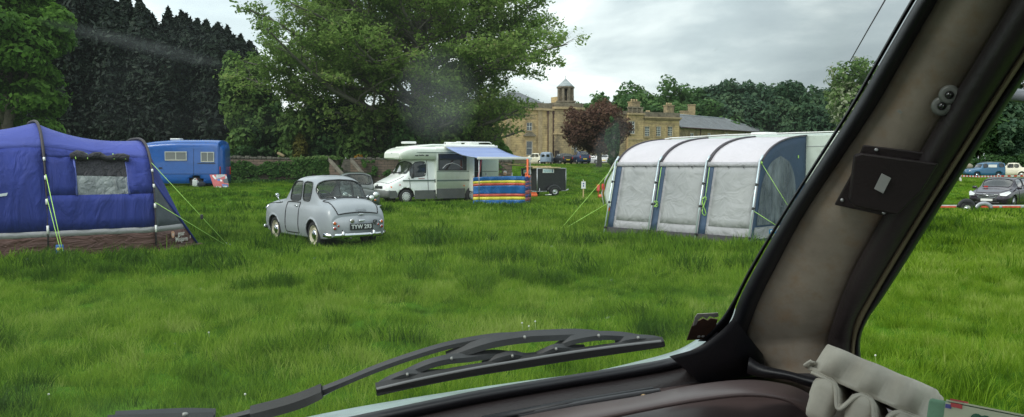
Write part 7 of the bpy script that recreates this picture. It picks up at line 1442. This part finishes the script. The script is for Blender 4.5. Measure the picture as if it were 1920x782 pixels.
x1_ = t.n('ShaderNodeMixShader'); t.l(ad.outputs[0], x1_.inputs[0]); t.l(tr.outputs[0], x1_.inputs[1]); t.l(dm.outputs[0], x1_.inputs[2]); x2_ = t.n('ShaderNodeMixShader'); t.l(mu.outputs[0], x2_.inputs[0]); t.l(x1_.outputs[0], x2_.inputs[1]); t.l(gl.outputs[0], x2_.inputs[2]); t.l(x2_.outputs[0], o_.inputs[0]); wsg = m
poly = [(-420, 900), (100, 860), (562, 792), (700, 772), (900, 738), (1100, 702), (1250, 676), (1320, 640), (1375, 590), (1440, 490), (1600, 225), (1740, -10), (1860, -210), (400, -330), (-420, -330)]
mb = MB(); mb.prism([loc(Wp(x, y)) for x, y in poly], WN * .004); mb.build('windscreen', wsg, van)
def strip(nm, L, Rr, m_, dfn, bulge, n=8, par=van, thick=.02, sub=6, mtop=None):
    """rounded band between two photo edges; dfn(px,py,f) gives the point; bulges towards us"""
    def dens(pl):
        pl = np.array(pl, float); k = np.linspace(0, len(pl) - 1, (len(pl) - 1) * sub + 1); return catmull(pl, k)
    A, B = dens(L), dens(Rr); rows = []
    for (ax, ay), (bx, by) in zip(A, B):
        r_ = []
        for k in range(n + 1):
            f = k / n; p = dfn(lerp(ax, bx, f), lerp(ay, by, f), f); v = (p - CAM).normalized(); r_.append(p - v * bulge * sin(pi * f) ** .7)
        pa, pb = dfn(ax, ay, 0), dfn(bx, by, 1); r_ += [pb + (pb - CAM).normalized() * thick, pa + (pa - CAM).normalized() * thick]; rows.append([loc(q_) for q_ in r_])
    mb = MB(); mb.grid(rows, closed=True); mb.add(rows[0], [tuple(range(n + 3))]); mb.add(rows[-1], [tuple(range(n + 2, -1, -1))]); return mb.build(nm, m_, par)
# left edge of the pillar in the photo, from top to the corner (rows share heights)
rowsy = [-260, -120, 0, 120, 200, 300, 400, 500, 560, 600, 640, 690]
ipl = lambda ys_, xs_: (lambda y: float(np.interp(y, ys_, xs_)))
glassx = ipl([-260, 0, 200, 400, 500, 560, 600, 640, 690], [1868, 1707, 1593, 1467, 1407, 1376, 1350, 1308, 1230])
seal0 = ipl([-260, 0, 200, 400, 540, 600, 640, 690], [1880, 1719, 1603, 1476, 1394, 1372, 1345, 1300]); seal1 = ipl([-260, 0, 200, 400, 540, 600, 640, 690], [1918, 1762, 1646, 1513, 1438, 1414, 1402, 1424])
trim1 = ipl([-260, 0, 200, 300, 400, 500, 540, 600, 640, 690, 720], [2030, 1898, 1776, 1716, 1658, 1603, 1583, 1563, 1551, 1548, 1548]); dk1 = ipl([-260, 0, 200, 400, 540, 600, 640, 690, 720], [2110, 1978, 1848, 1722, 1636, 1603, 1594, 1592, 1592]); st1 = ipl([-260, 0, 200, 400, 540, 600, 640, 690, 720], [2128, 1994, 1862, 1734, 1648, 1616, 1603, 1600, 1600]); out1 = ipl([-260, 0, 200, 400, 540, 600, 640, 690, 720], [2155, 2020, 1886, 1756, 1668, 1627, 1613, 1616, 1620])
def dW(px, py, f): return Wp(px, py, -.012)
def dpil(back):
    def fn(px, py, f):
        y_ = min(py, 720); ref = Wp(seal1(y_), min(y_, 640), -.02); d0 = (ref - CAM).dot(FW); k = max(0.0, px - seal1(y_)) / F; return P(px, py, d0 * (1 - .10 * k / .1 * .5) - back)
    return fn
ry = rowsy[:-1]
def edge_(fn, ys_, add=0): return [(fn(y) + add, y) for y in ys_]
strip('glass_bead', edge_(glassx, ry), edge_(lambda y: seal0(y) - 2, ry), blackr, lambda x, y, f: Wp(x, y, -.002), .006)
strip('windscreen_seal', edge_(seal0, ry), edge_(seal1, ry, 3), blackr, dW, .022)
pp = strip('pillar_trim_panel', edge_(seal1, ry + [700], -6), edge_(trim1, ry + [700], 6), trimb, dpil(.0), .012, n=12, thick=.05)
strip('pillar_fold', edge_(trim1, ry + [700]), edge_(dk1, ry + [700], 3), darkv, dpil(.012), .016, thick=.05)
strip('beige_edge_strip', edge_(dk1, ry + [700]), edge_(st1, ry + [700], 2), stripb, dpil(.010), .006, thick=.05)
strip('door_seal', edge_(st1, ry + [700]), edge_(out1, ry + [700]), blackr, dpil(.004), .010, thick=.05)
# lower screen edge: pale painted flange outside, black seal, vent strip
lx_ = [540, 664, 820, 962, 1103, 1197, 1262, 1300, 1340, 1378]
cyt = ipl([420, 564, 681, 822, 962, 1103, 1197, 1262, 1300, 1340, 1378, 1400], [819, 783, 761, 738, 717, 698, 677, 659, 640, 610, 572, 540]); blt = ipl([420, 663, 869, 1056, 1244, 1300, 1330, 1352, 1378, 1400], [830, 781, 737, 706, 676, 657, 638, 616, 592, 560])
blb = ipl([540, 800, 930, 1100, 1230, 1300, 1400, 1470], [868, 812, 784, 752, 732, 719, 708, 708])
def dOut(px, py, f): return Wp(px, py, lerp(.10, .008, f))
strip('painted_flange', [(x, cyt(x)) for x in lx_], [(x + 2, blt(x) + 6) for x in lx_], bodyc, dOut, .004, thick=.01)
bx_ = [400, 560, 740, 900, 1056, 1180, 1260, 1310, 1345]
strip('lower_seal', [(x, blt(x) - 1) for x in bx_], [(x + 6, lerp(blt(x), blb(max(540, x)), .42) + 2) for x in bx_], blackr, lambda x, y, f: Wp(x, y, -.01 - .01 * f), .016, thick=.03)
strip('lower_ledge', [(x + 3, lerp(blt(x), blb(max(540, x)), .36)) for x in bx_], [(x + 20, blb(max(540, x + 20)) + 6) for x in bx_], darkv, lambda x, y, f: Wp(x, y, -.022 - .03 * f), .006, thick=.04)
# dark corner well between seal, pillar and dash
strip('corner_fillet', [(1255, 668), (1308, 652), (1348, 624), (1376, 596)], [(1330, 732), (1402, 722), (1434, 706), (1430, 664)], blackr, lambda x, y, f: Wp(x, y, -.048), .006, thick=.03)
strip('pillar_foot_seal', [(1405, 668), (1430, 684), (1480, 696), (1530, 708), (1620, 722)], [(1400, 700), (1426, 708), (1474, 712), (1526, 728), (1620, 748)], blackr, lambda x, y, f: P(x, y, lerp(.93, .86, (x - 1400) / 220)), .010, thick=.04)
strip('scuttle_panel', [(1230, 690), (1330, 640), (1420, 600), (1520, 600), (1596, 640)], [(1230, 760), (1330, 780), (1420, 790), (1520, 800), (1596, 800)], darkv, lambda x, y, f: P(x, y, 1.06 - .02 * f), .004, thick=.03)
# dashboard top: a broad curved pad that comes towards us
db = []; 
dx = [820, 930, 1040, 1140, 1240, 1330, 1420, 1500, 1580, 1680, 1800, 1960, 2100]; dy = [812, 784, 764, 747, 728, 714, 706, 711, 735, 765, 790, 820, 850]
prof_d = [(0, .0), (12, .015), (30, .05), (52, .075), (78, .09), (110, .14), (170, .24), (300, .36)]
rows = []
for x, y in zip(*[np.interp(np.linspace(0, 12, 61), range(13), a_) for a_ in (dx, dy)]):
    d0 = (Wp(min(x, 1420), max(y, 690), -.05) - CAM).dot(FW) * (1 - .12 * max(0, (x - 1420)) / 400); rows.append([loc(P(x - dyy * .25, y + dyy, d0 - dd)) for dyy, dd in prof_d])
# raised rounded lip along the top
mb = MB(); mb.grid(rows); dsh = mb.build('dashboard', dashm, van); md = dsh.modifiers.new('t', 'SOLIDIFY'); md.thickness = .01
strip('dash_lip', [(880, 800), (1060, 765), (1200, 742), (1300, 722), (1400, 712), (1480, 722), (1530, 745)], [(960, 830), (1090, 798), (1210, 772), (1310, 754), (1400, 744), (1470, 752), (1510, 775)], dashm, lambda x, y, f: P(x, y, .86 - .05 * f), .018, par=dsh, thick=.02)
# demister vents by the screen
for a, b_ in (((905, 788), (1225, 733)), ((940, 792), (1205, 744)), ((985, 795), (1180, 755))):
    mb = MB(); mb.tube([loc(P(*a, .875)), loc(P((a[0] + b_[0]) / 2, (a[1] + b_[1]) / 2 - 3, .875)), loc(P(*b_, .88))], .0045, 6, 0, True); mb.build('vent_rib', blackr, dsh)
strip('vent_plate', [(960, 776), (1080, 753), (1180, 736), (1236, 728)], [(1000, 786), (1100, 764), (1190, 749), (1242, 737)], mat('plate_grey', (.05, .05, .055), .4), lambda x, y, f: P(x, y, .872), .002, par=dsh, thick=.006)
mb = MB(); q_ = P(1207, 749 - 2, .862); mb.lathe([(.001, .004), (.0035, .003), (.0045, 0), (.0045, -.003)], Matrix.Translation(loc(q_)) @ (-(q_ - CAM).normalized()).to_track_quat('Z', 'Y').to_matrix().to_4x4(), 12); mb.build('screw', mat('brass_screw', (.45, .28, .12), .4, .8), dsh)
# box on the pillar with a white label and screws
def pil(px, py, lift): p = dpil(.0)(px, py, .5); return p - (p - CAM).normalized() * (.014 + lift)
def slab(nm, pts, lift, th, m_, par, inset=0):
    mb = MB(); A = [loc(pil(x, y, lift)) for x, y in pts]; n_ = (CAM - pil(pts[0][0], pts[0][1], 0)).normalized(); c_ = sum(A, Vector()) / len(A); T_ = [c_ + (a - c_) * (1 - inset) + n_ * th for a in A]; n = len(A); mb.add(A + T_, [tuple(range(n - 1, -1, -1)), tuple(range(n, 2 * n))] + [(i, (i + 1) % n, n + (i + 1) % n, n + i) for i in range(n)]); o = mb.build(nm, m_, par)
    bm_ = o.modifiers.new('b', 'BEVEL'); bm_.width = .0015; bm_.segments = 2; return o
bx = slab('speaker_box', [(1564, 384), (1594, 330), (1618, 272), (1700, 282), (1770, 292), (1740, 352), (1694, 412), (1620, 396)], 0, .006, darkv, van)
bx2 = slab('box_cover', [(1590, 372), (1600, 290), (1612, 286), (1762, 306), (1730, 358), (1684, 404), (1600, 388)], .006, .014, darkv, bx, .05)
slab('white_label', [(1639, 354), (1653, 325), (1671, 334), (1656, 363)], .0215, .0006, mat('label_white', (.42, .42, .42), .6), bx)
for x, y in ((1643, 281), (1579, 375), (1657, 399)):
    q_ = pil(x, y, .007); mb = MB(); mb.lathe([(.001, .001), (.0016, .0008), (.002, -.002)], Matrix.Translation(loc(q_)) @ (CAM - q_).to_track_quat('Z', 'Y').to_matrix().to_4x4(), 10); mb.build('screw', dullmetal, bx)
wash = mat('plastic_washer', (.16, .17, .155), .35, var=.2)
for x, y in ((1780, 178), (1766, 199)):
    q_ = pil(x, y, .0 if y < 190 else .003); M_ = Matrix.Translation(loc(q_)) @ (CAM - q_).to_track_quat('Z', 'Y').to_matrix().to_4x4(); mb = MB(); mb.lathe([(.0085, 0), (.0085, .002), (.006, .004), (.0035, .003)], M_, 20); wo = mb.build('clip_washer', wash, van); mb = MB(); mb.lathe([(.0036, .0), (.0036, .0045), (.002, .007), (.0001, .0075)], M_, 14); mb.build('bolt_head', mat('gunmetal', (.10, .10, .10), .2, .9), wo)
slab('paint_chip', [(1686, 205), (1693, 211), (1688, 214), (1681, 209)], .0, .0004, mat('chip_pale', (.3, .3, .27), .7), van)
# torn brown sticker on the glass
mb = MB(); mb.prism([loc(Wp(x, y, -.003)) for x, y in ((1287, 637), (1296, 612), (1303, 597), (1309, 601), (1318, 596), (1326, 600), (1332, 596), (1345, 598), (1341, 612), (1331, 634))], -WN * .001); sk_ = mb.build('torn_sticker', mat('sticker_brown', (.075, .035, .022), .7, var=.4, vscale=40), van)
mb = MB(); mb.prism([loc(Wp(x, y, -.0045)) for x, y in ((1299, 611), (1303, 594), (1307, 588), (1328, 587), (1346, 586), (1347, 593), (1338, 595), (1330, 592), (1325, 598), (1317, 593), (1310, 598), (1305, 608))], -WN * .0006); mb.build('torn_paper', mat('paper_torn', (.36, .34, .31), .8, var=.5, vscale=60), sk_)
for x, y in ((1310.5, 631), (1318, 630.5)): mb = MB(); mb.lathe([(.001, .0005), (.0019, .0005), (.0019, 0)], Matrix.Translation(loc(Wp(x, y, -.0045))) @ (-WN).to_track_quat('Z', 'Y').to_matrix().to_4x4(), 12); mb.build('white_dot', white_pl, sk_)
# aerial and mirror arm outside
mb = MB(); mb.tube([loc(P(1592, 118, 1.35)), loc(P(1625, 60, 1.3)), loc(P(1700, -70, 1.2))], [.0008, .0010, .0014], 6); mb.build('aerial', raf, van)
mb = MB(); mb.tube([loc(P(1886, 176, .95)), loc(P(1925, 181, .93)), loc(P(2000, 190, .9))], .0075, 8); mb.build('mirror_arm', mat('grey_arm', (.10, .11, .12), .45), van)
# roof, door and rear shell around us, so that the cab is dark inside
lin = mat('headlining', (.10, .09, .075), .9, var=.2)
tl_ = Wp(-420, -330); tr_ = Wp(1990, -330); zt_ = max(tl_.z, tr_.z) + .0
mb = MB(); mb.prism([loc(tl_), loc(tr_), loc((.62, -2.4, zt_ + .12)), loc((-1.25, -2.4, zt_ + .12))], (0, 0, .03)); mb.build('roof', lin, van)
mb = MB(); mb.prism([loc((.60, -.15, 1.45)), loc((.60, -.15, .6)), loc((.60, -2.4, .6)), loc((.60, -2.4, 1.45))], (.03, 0, 0)); mb.prism([loc((-1.25, -.15, 1.45)), loc((-1.25, -.15, .6)), loc((-1.25, -2.4, .6)), loc((-1.25, -2.4, 1.45))], (-.03, 0, 0)); mb.prism([loc((-1.25, -2.4, .6)), loc((.6, -2.4, .6)), loc((.6, -2.4, 1.45)), loc((-1.25, -2.4, 1.45))], (0, -.03, 0)); mb.build('rear_shell', lin, van)
mb = MB(); mb.prism([loc((.60, .95, 1.42)), loc((.60, .95, .6)), loc((.60, -.15, .6)), loc((.60, -.15, 1.42))], (.04, 0, 0)); mb.prism([loc((-1.25, 1.0, 1.40)), loc((-1.25, 1.0, .6)), loc((-1.25, -.15, .6)), loc((-1.25, -.15, 1.40))], (-.04, 0, 0)); mb.build('door_panel', darkv, van)
mb = MB(); mb.prism([loc((-1.25, 1.15, .6)), loc((.6, .95, .6)), loc((.6, -2.4, .6)), loc((-1.25, -2.4, .6))], (0, 0, -.03)); mb.build('floor', darkv, van)

# ---------------------------------------------------------------- wipers on the outside of the glass
wip = mat('wiper_metal', (.022, .023, .025), .45, var=.25, vscale=20); wrub = mat('wiper_rubber', (.012, .012, .012), .6, var=.2, bump=.2, bscale=300); rivet = mat('rivet_pale', (.28, .28, .26), .4, .4)
wpr = empty('windscreen_wiper', Wp(970, 660, .03), 0, 'black windscreen wiper with arm and long jointed blade before the glass', 'wiper'); WO_ = Vector(wpr.location)
def wstrap(nm, cl, wd, off, th, m_=wip, par=None):
    """flat metal strap in the plane of the glass: centre line in photo points, half widths in photo pixels"""
    cl = catmull(np.array(cl, float), np.linspace(0, len(cl) - 1, (len(cl) - 1) * 6 + 1)); wd = catmull(np.array(wd, float)[:, None], np.linspace(0, len(wd) - 1, len(cl)))[:, 0]; rows = []
    for i, (x, y) in enumerate(cl):
        a = cl[max(0, i - 1)]; b_ = cl[min(len(cl) - 1, i + 1)]; tx, ty = b_[0] - a[0], b_[1] - a[1]; L_ = sqrt(tx * tx + ty * ty); nx, ny = -ty / L_, tx / L_; w = wd[i]
        up_, dn_ = Wp(x + nx * w, y + ny * w, off), Wp(x - nx * w, y - ny * w, off); md_ = Wp(x, y, off) - WN * 0
        rows.append([up_ - WO_, md_ - WN * th * .55 - WO_, dn_ - WO_, dn_ + WN * th - WO_, up_ + WN * th - WO_])
    mb = MB(); mb.grid(rows, closed=True, sm=False); mb.add(rows[0], [(0, 1, 2, 3, 4)]); mb.add(rows[-1], [(4, 3, 2, 1, 0)]); return mb.build(nm, m_, par or wpr)
def riv(x, y, off, par):
    mb = MB(); mb.lathe([(.0001, .0016), (.0012, .0010), (.0016, 0), (.0016, -.002)], Matrix.Translation(Wp(x, y, off) - WO_) @ (-WN).to_track_quat('Z', 'Y').to_matrix().to_4x4(), 10); mb.build('rivet', rivet, par)
arm = wstrap('arm', [(380, 806), (470, 782), (540, 765), (595, 742), (640, 722), (705, 695), (770, 672), (845, 650), (925, 636), (985, 634)], [7, 7, 7.5, 6, 3.6, 3.4, 3.4, 3.4, 3.6, 4.5], .034, .006)
wstrap('arm_sleeve', [(470, 783), (530, 768), (570, 755), (604, 739)], [6, 6.5, 6.5, 4.5], .030, .012, wrub, arm)
ymain = wstrap('main_yoke', [(838, 673), (885, 657), (930, 645), (985, 637), (1040, 633), (1085, 631), (1126, 633)], [2.6, 4, 5, 5.4, 4.6, 3.8, 2.6], .024, .009)
yl = wstrap('yoke', [(757, 707), (795, 690), (835, 679), (880, 674), (925, 668), (965, 670)], [3.5, 4, 4.5, 4, 3.5, 2.5], .016, .007); yr = wstrap('yoke', [(1040, 658), (1062, 645), (1095, 637), (1130, 633), (1170, 634), (1203, 638)], [2.5, 3.2, 3.8, 4, 3.5, 2.2], .016, .007)
for c, w in (([(712, 724), (735, 714), (762, 706), (795, 704), (832, 701)], [1.5, 3.5, 4.5, 3.2, 1.5]), ([(905, 686), (930, 676), (962, 669), (985, 672), (1008, 669)], [1.5, 3.2, 4, 3, 1.5]), ([(1008, 668), (1030, 660), (1045, 656), (1070, 656), (1098, 655)], [1.5, 3.2, 4, 3, 1.5]), ([(1155, 646), (1178, 640), (1203, 638), (1228, 639), (1243, 641)], [1.5, 3, 3.5, 2.8, 1.5])): wstrap('claw', c, w, .010, .006)
wstrap('blade_rubber', [(706, 735), (780, 719), (880, 700), (980, 684), (1080, 668), (1170, 655), (1246, 645)], [8, 7.5, 7, 6.5, 6, 5.5, 5], .003, .007, wrub); wstrap('blade_spine', [(706, 730), (780, 713), (880, 693), (980, 676), (1080, 660), (1170, 648), (1240, 640)], [.5, .6, .6, .6, .6, .5, .4], -.001, .002, mat('spine_grey', (.16, .16, .16), .4, .6))
wstrap('blade_lip', [(706, 739), (780, 724), (880, 705), (980, 689), (1080, 673), (1170, 660), (1244, 649)], [1.6] * 7, .000, .003, wrub)
riv(984, 633, .015, ymain); riv(847, 673, .012, ymain); riv(1123, 630, .012, ymain); riv(764, 703, .008, yl); riv(961, 668, .008, yl); riv(1043, 655, .008, yr); riv(1197, 634, .008, yr)
w2 = empty('windscreen_wiper', Wp(330, 784, .03), 0, 'top edge of the second wiper at the bottom left of the glass', 'wiper'); sv = WO_; WO_ = Vector(w2.location)
o = wstrap('arm', [(215, 786), (270, 784), (330, 781.5), (360, 782), (404, 780)], [4, 4.5, 5, 6, 3], .02, .008, wip, w2); wstrap('blade_rubber', [(200, 798), (300, 795), (400, 792)], [8, 8, 8], .003, .008, wrub, w2); mb = MB(); mb.lathe([(.0001, .002), (.003, .001), (.0035, -.002)], Matrix.Translation(Wp(347, 779, .008) - WO_) @ (-WN).to_track_quat('Z', 'Y').to_matrix().to_4x4(), 12); mb.build('rivet', rivet, o); WO_ = sv

# ---------------------------------------------------------------- egg boxes on the dashboard
pulp = mat('grey_pulp', (.46, .43, .36), .95, var=.16, vscale=25, bump=.35, bscale=700)
eb = empty('egg_box', (0, 0, 0), 0, 'grey cardboard egg box lying tilted on the dashboard', 'egg box'); 
# local frame: x along the long side (towards lower right), y away from us, z up
D0 = .78; pL, pR = P(1522, 692, D0), P(1736, 786, D0 - .06); exl = (pR - pL).normalized(); zl = (UP * 1.0 - exl * UP.dot(exl)).normalized(); yl_ = zl.cross(exl).normalized(); ME = Matrix(((exl.x, yl_.x, zl.x, pL.x), (exl.y, yl_.y, zl.y, pL.y), (exl.z, yl_.z, zl.z, pL.z), (0, 0, 0, 1))); eb.matrix_world = ME @ Matrix.Rotation(R(-18), 4, 'X'); LL = (pR - pL).length; BW = .095
def E_(x, y, z): return (x * LL, y * BW, z)
# lid: scalloped sides tapering to a flat top
mb = MB(); rows = []; nn = 40
def lid_ring(h, ins, sc):
    r = []
    per = [(-.02 + i / nn * 1.03, 0, 0) for i in range(nn)] + [(1.01, .10 + .8 * i / 14, 1) for i in range(14)] + [(1.01 - i / nn * 1.03, 1, 2) for i in range(nn)] + [(-.02, .90 - .8 * i / 14, 3) for i in range(14)]
    for x, y, side in per:
        wv = sc * (.5 - .5 * cos(2 * pi * 3 * (x + .02) / 1.03)); wv2 = sc * (.5 - .5 * cos(2 * pi * 2 * y))
        xx = x + (0.49 - x) * ins * 1.0; yy = y + (.5 - y) * ins * 1.7
        if side == 0: yy += .10 - wv * 1.0 * .1
        if side == 2: yy -= .10 - wv * .1
        if side == 1: xx -= .02 - wv2 * .02
        if side == 3: xx += .02 - wv2 * .02
        r.append(E_(xx, yy, h))
    return r
hl_ = .029
for h, ins, sc in ((-.002, -.05, .1), (.002, -.05, .1), (.003, .0, 1.1), (.020, .03, 1.7), (hl_ - .002, .048, 1.4), (hl_ - .0002, .062, .8), (hl_, .12, .1), (hl_ + .0005, .5, 0)): rows.append(lid_ring(h, ins, sc))
mb.grid(rows, closed=True); mb.add(rows[-1], [tuple(range(len(rows[-1])))]); ld = mb.build('lid', pulp, eb); md = ld.modifiers.new('t', 'SOLIDIFY'); md.thickness = .002
# left tab of the lid
mb = MB(); mb.grid([[(-.002 - .007 * k / 3 + .001 * sin(j), .0 + .004 * j, .006 + .003 * sin(k * 1.4 + j * .7) - .003 * k / 3) for j in range(8)] for k in range(4)]); tb_ = mb.build('lid_tab', pulp, ld); md = tb_.modifiers.new('t', 'SOLIDIFY'); md.thickness = .002
# tray: wavy rim and three by two cups
def dip(x): return sum(math.exp(-((x - c) / .075) ** 2) for c in (1/3., 2/3.))
mb = MB(); mb.grid([[E_(i / 66, lerp(.04, .96, j / 14), -.002 - .021 * dip(i / 66) * (.35 + .65 * abs(2 * j / 14 - 1) ** 1.5)) for i in range(67)] for j in range(15)]); mb.build('tray_rim', pulp, eb).modifiers.new('t', 'SOLIDIFY').thickness = .0022
for yy in (.035, .965): mb = MB(); mb.tube([E_(i / 66, yy, -.003 - .021 * dip(i / 66)) for i in range(67)], .0017, 6); mb.build('tray_lip', pulp, eb)
for i in range(3):
    for j in range(2):
        cx_, cy_ = (1/6. + i / 3.) * LL, (.22 + j * .56) * BW; n = 24; rws = []; k_ = LL / .13
        for z, r0 in ((-.002, .0205), (-.012, .0190), (-.024, .0172), (-.036, .0152), (-.041, .0130), (-.043, .008), (-.043, .0001)):
            rws.append([(cx_ + k_ * r0 * cos(a) * (1 - .06 * cos(4 * a)) * (1.0 if z < -.01 else .96), cy_ + r0 * sin(a) * (1 - .06 * cos(4 * a)), z - (.012 * abs(cos(a)) ** 3 if z > -.014 else 0)) for a in np.linspace(0, 2 * pi, n, endpoint=False)])
        mb = MB(); mb.grid(rws, closed=True); c_ = mb.build('cup', pulp, eb); c_.modifiers.new('t', 'SOLIDIFY').thickness = .0018
    if i < 2: mb = MB(); mb.lathe([(.010, -.034), (.006, -.012), (.0001, -.010)], Matrix.Translation(((.335 + i * .333) * LL, .5 * BW, 0)), 12); mb.build('cone', pulp, eb)
# green carton at the lower right
D1 = .62; gL, gR = P(1746, 754, D1), P(1960, 797, D1 - .06); gx = (gR - gL).normalized(); gz = (UP - gx * UP.dot(gx)).normalized(); gy = gz.cross(gx).normalized(); gc = empty('green_carton', (0, 0, 0), 0, 'pale green egg carton with cream label and clover at the lower right corner', 'egg box'); gc.matrix_world = Matrix(((gx.x, gy.x, gz.x, gL.x), (gx.y, gy.y, gz.y, gL.y), (gx.z, gy.z, gz.z, gL.z), (0, 0, 0, 1))) @ Matrix.Rotation(R(-14), 4, 'X')
mb = MB(); mb.box((.055, .045, -.028), (.118, .085, .062), 0, 0, .003); mb.build('lid', mat('green_pulp', (.16, .30, .19), .9, var=.12, vscale=30, bump=.4, bscale=420), gc)
mb = MB(); mb.box((.062, .0012, -.0285), (.104, .0016, .0615)); mb.box((.062, .008, .0036), (.104, .014, .0012)); lbx = mb.build('cream_label', mat('cream_card', (.52, .54, .38), .7, var=.06), gc)
dg_ = mat('dark_green_ink', (.02, .10, .05), .7); mb = MB()
for k in range(4): a = pi / 4 + k * pi / 2; mb.lathe([(.001, .001), (.0042, .001), (.0042, 0)], Matrix.Translation((.036 + .0042 * cos(a), .0002, -.0088 + .0042 * sin(a))) @ Matrix.Rotation(pi / 2, 4, 'X'), 14)
mb.box((.037, -.0004, -.0165), (.0015, .001, .008)); mb.build('clover', dg_, lbx); mb = MB(); mb.tube([(.058 + .010 * cos(a), -.0002, -.0135 + .010 * sin(a)) for a in np.linspace(0, 2 * pi, 30)], .0013, 5, 0, False); mb.build('ring_mark', mat('black_ink', (.03, .05, .05), .7), lbx)
mb = MB(); mb.box((.018, .004, .0048), (.010, .007, .0012), 0, 0, 0); mb.box((.018, .0001, .001), (.008, .0008, .003)); mb.build('red_mark', mat('red_ink', (.5, .06, .06), .6), lbx); mb = MB(); mb.box((.0125, .0001, -.0005), (.004, .0008, .003)); mb.build('blue_mark', mat('blue_ink2', (.08, .08, .3), .6), lbx)
keep((0, 0), (1, 0), 1.6, 1.2)
GRASS = plant_grass()
# dandelion clocks standing up out of the grass
for i, (px, py) in enumerate(((385, 625), (979, 607), (992, 613), (1004, 604), (78, 748), (914, 452), (1650, 668), (452, 742))):
    Y = CAMH * F / (py + (28 if py > 500 else 3) - HOR); x = X_at(px, Y); zt = Z_at(py, Y); z0 = Hf(x, Y); d_ = empty('dandelion', (x, Y, z0), 0, ['dandelion clock left of centre in the near grass', 'leftmost of three dandelion stalks above the wiper', 'middle one of three dandelion stalks above the wiper', 'rightmost of three dandelion stalks above the wiper', 'dandelion clock at the lower left of the grass', 'pale dandelion in the grass between grey saloon and awning', 'dandelion clock in the grass right of the pillar', 'white dandelion near the second wiper'][i], 'dandelion', 'dandelions in the meadow')
    mb = MB(); mb.tube([(0, 0, 0), (.008, 0, (zt - z0) * .5), (0, 0, max(.06, zt - z0))], .0035, 5); mb.build('stem', mat('dandelion_stem', (.18, .24, .08), .7), d_); mb = MB(); mb.sphere((0, 0, max(.06, zt - z0) + .008), .009 if py > 500 else .02, 0, 8); mb.build('seed_head', mat('seed_white', (.6, .6, .55), .9), d_)
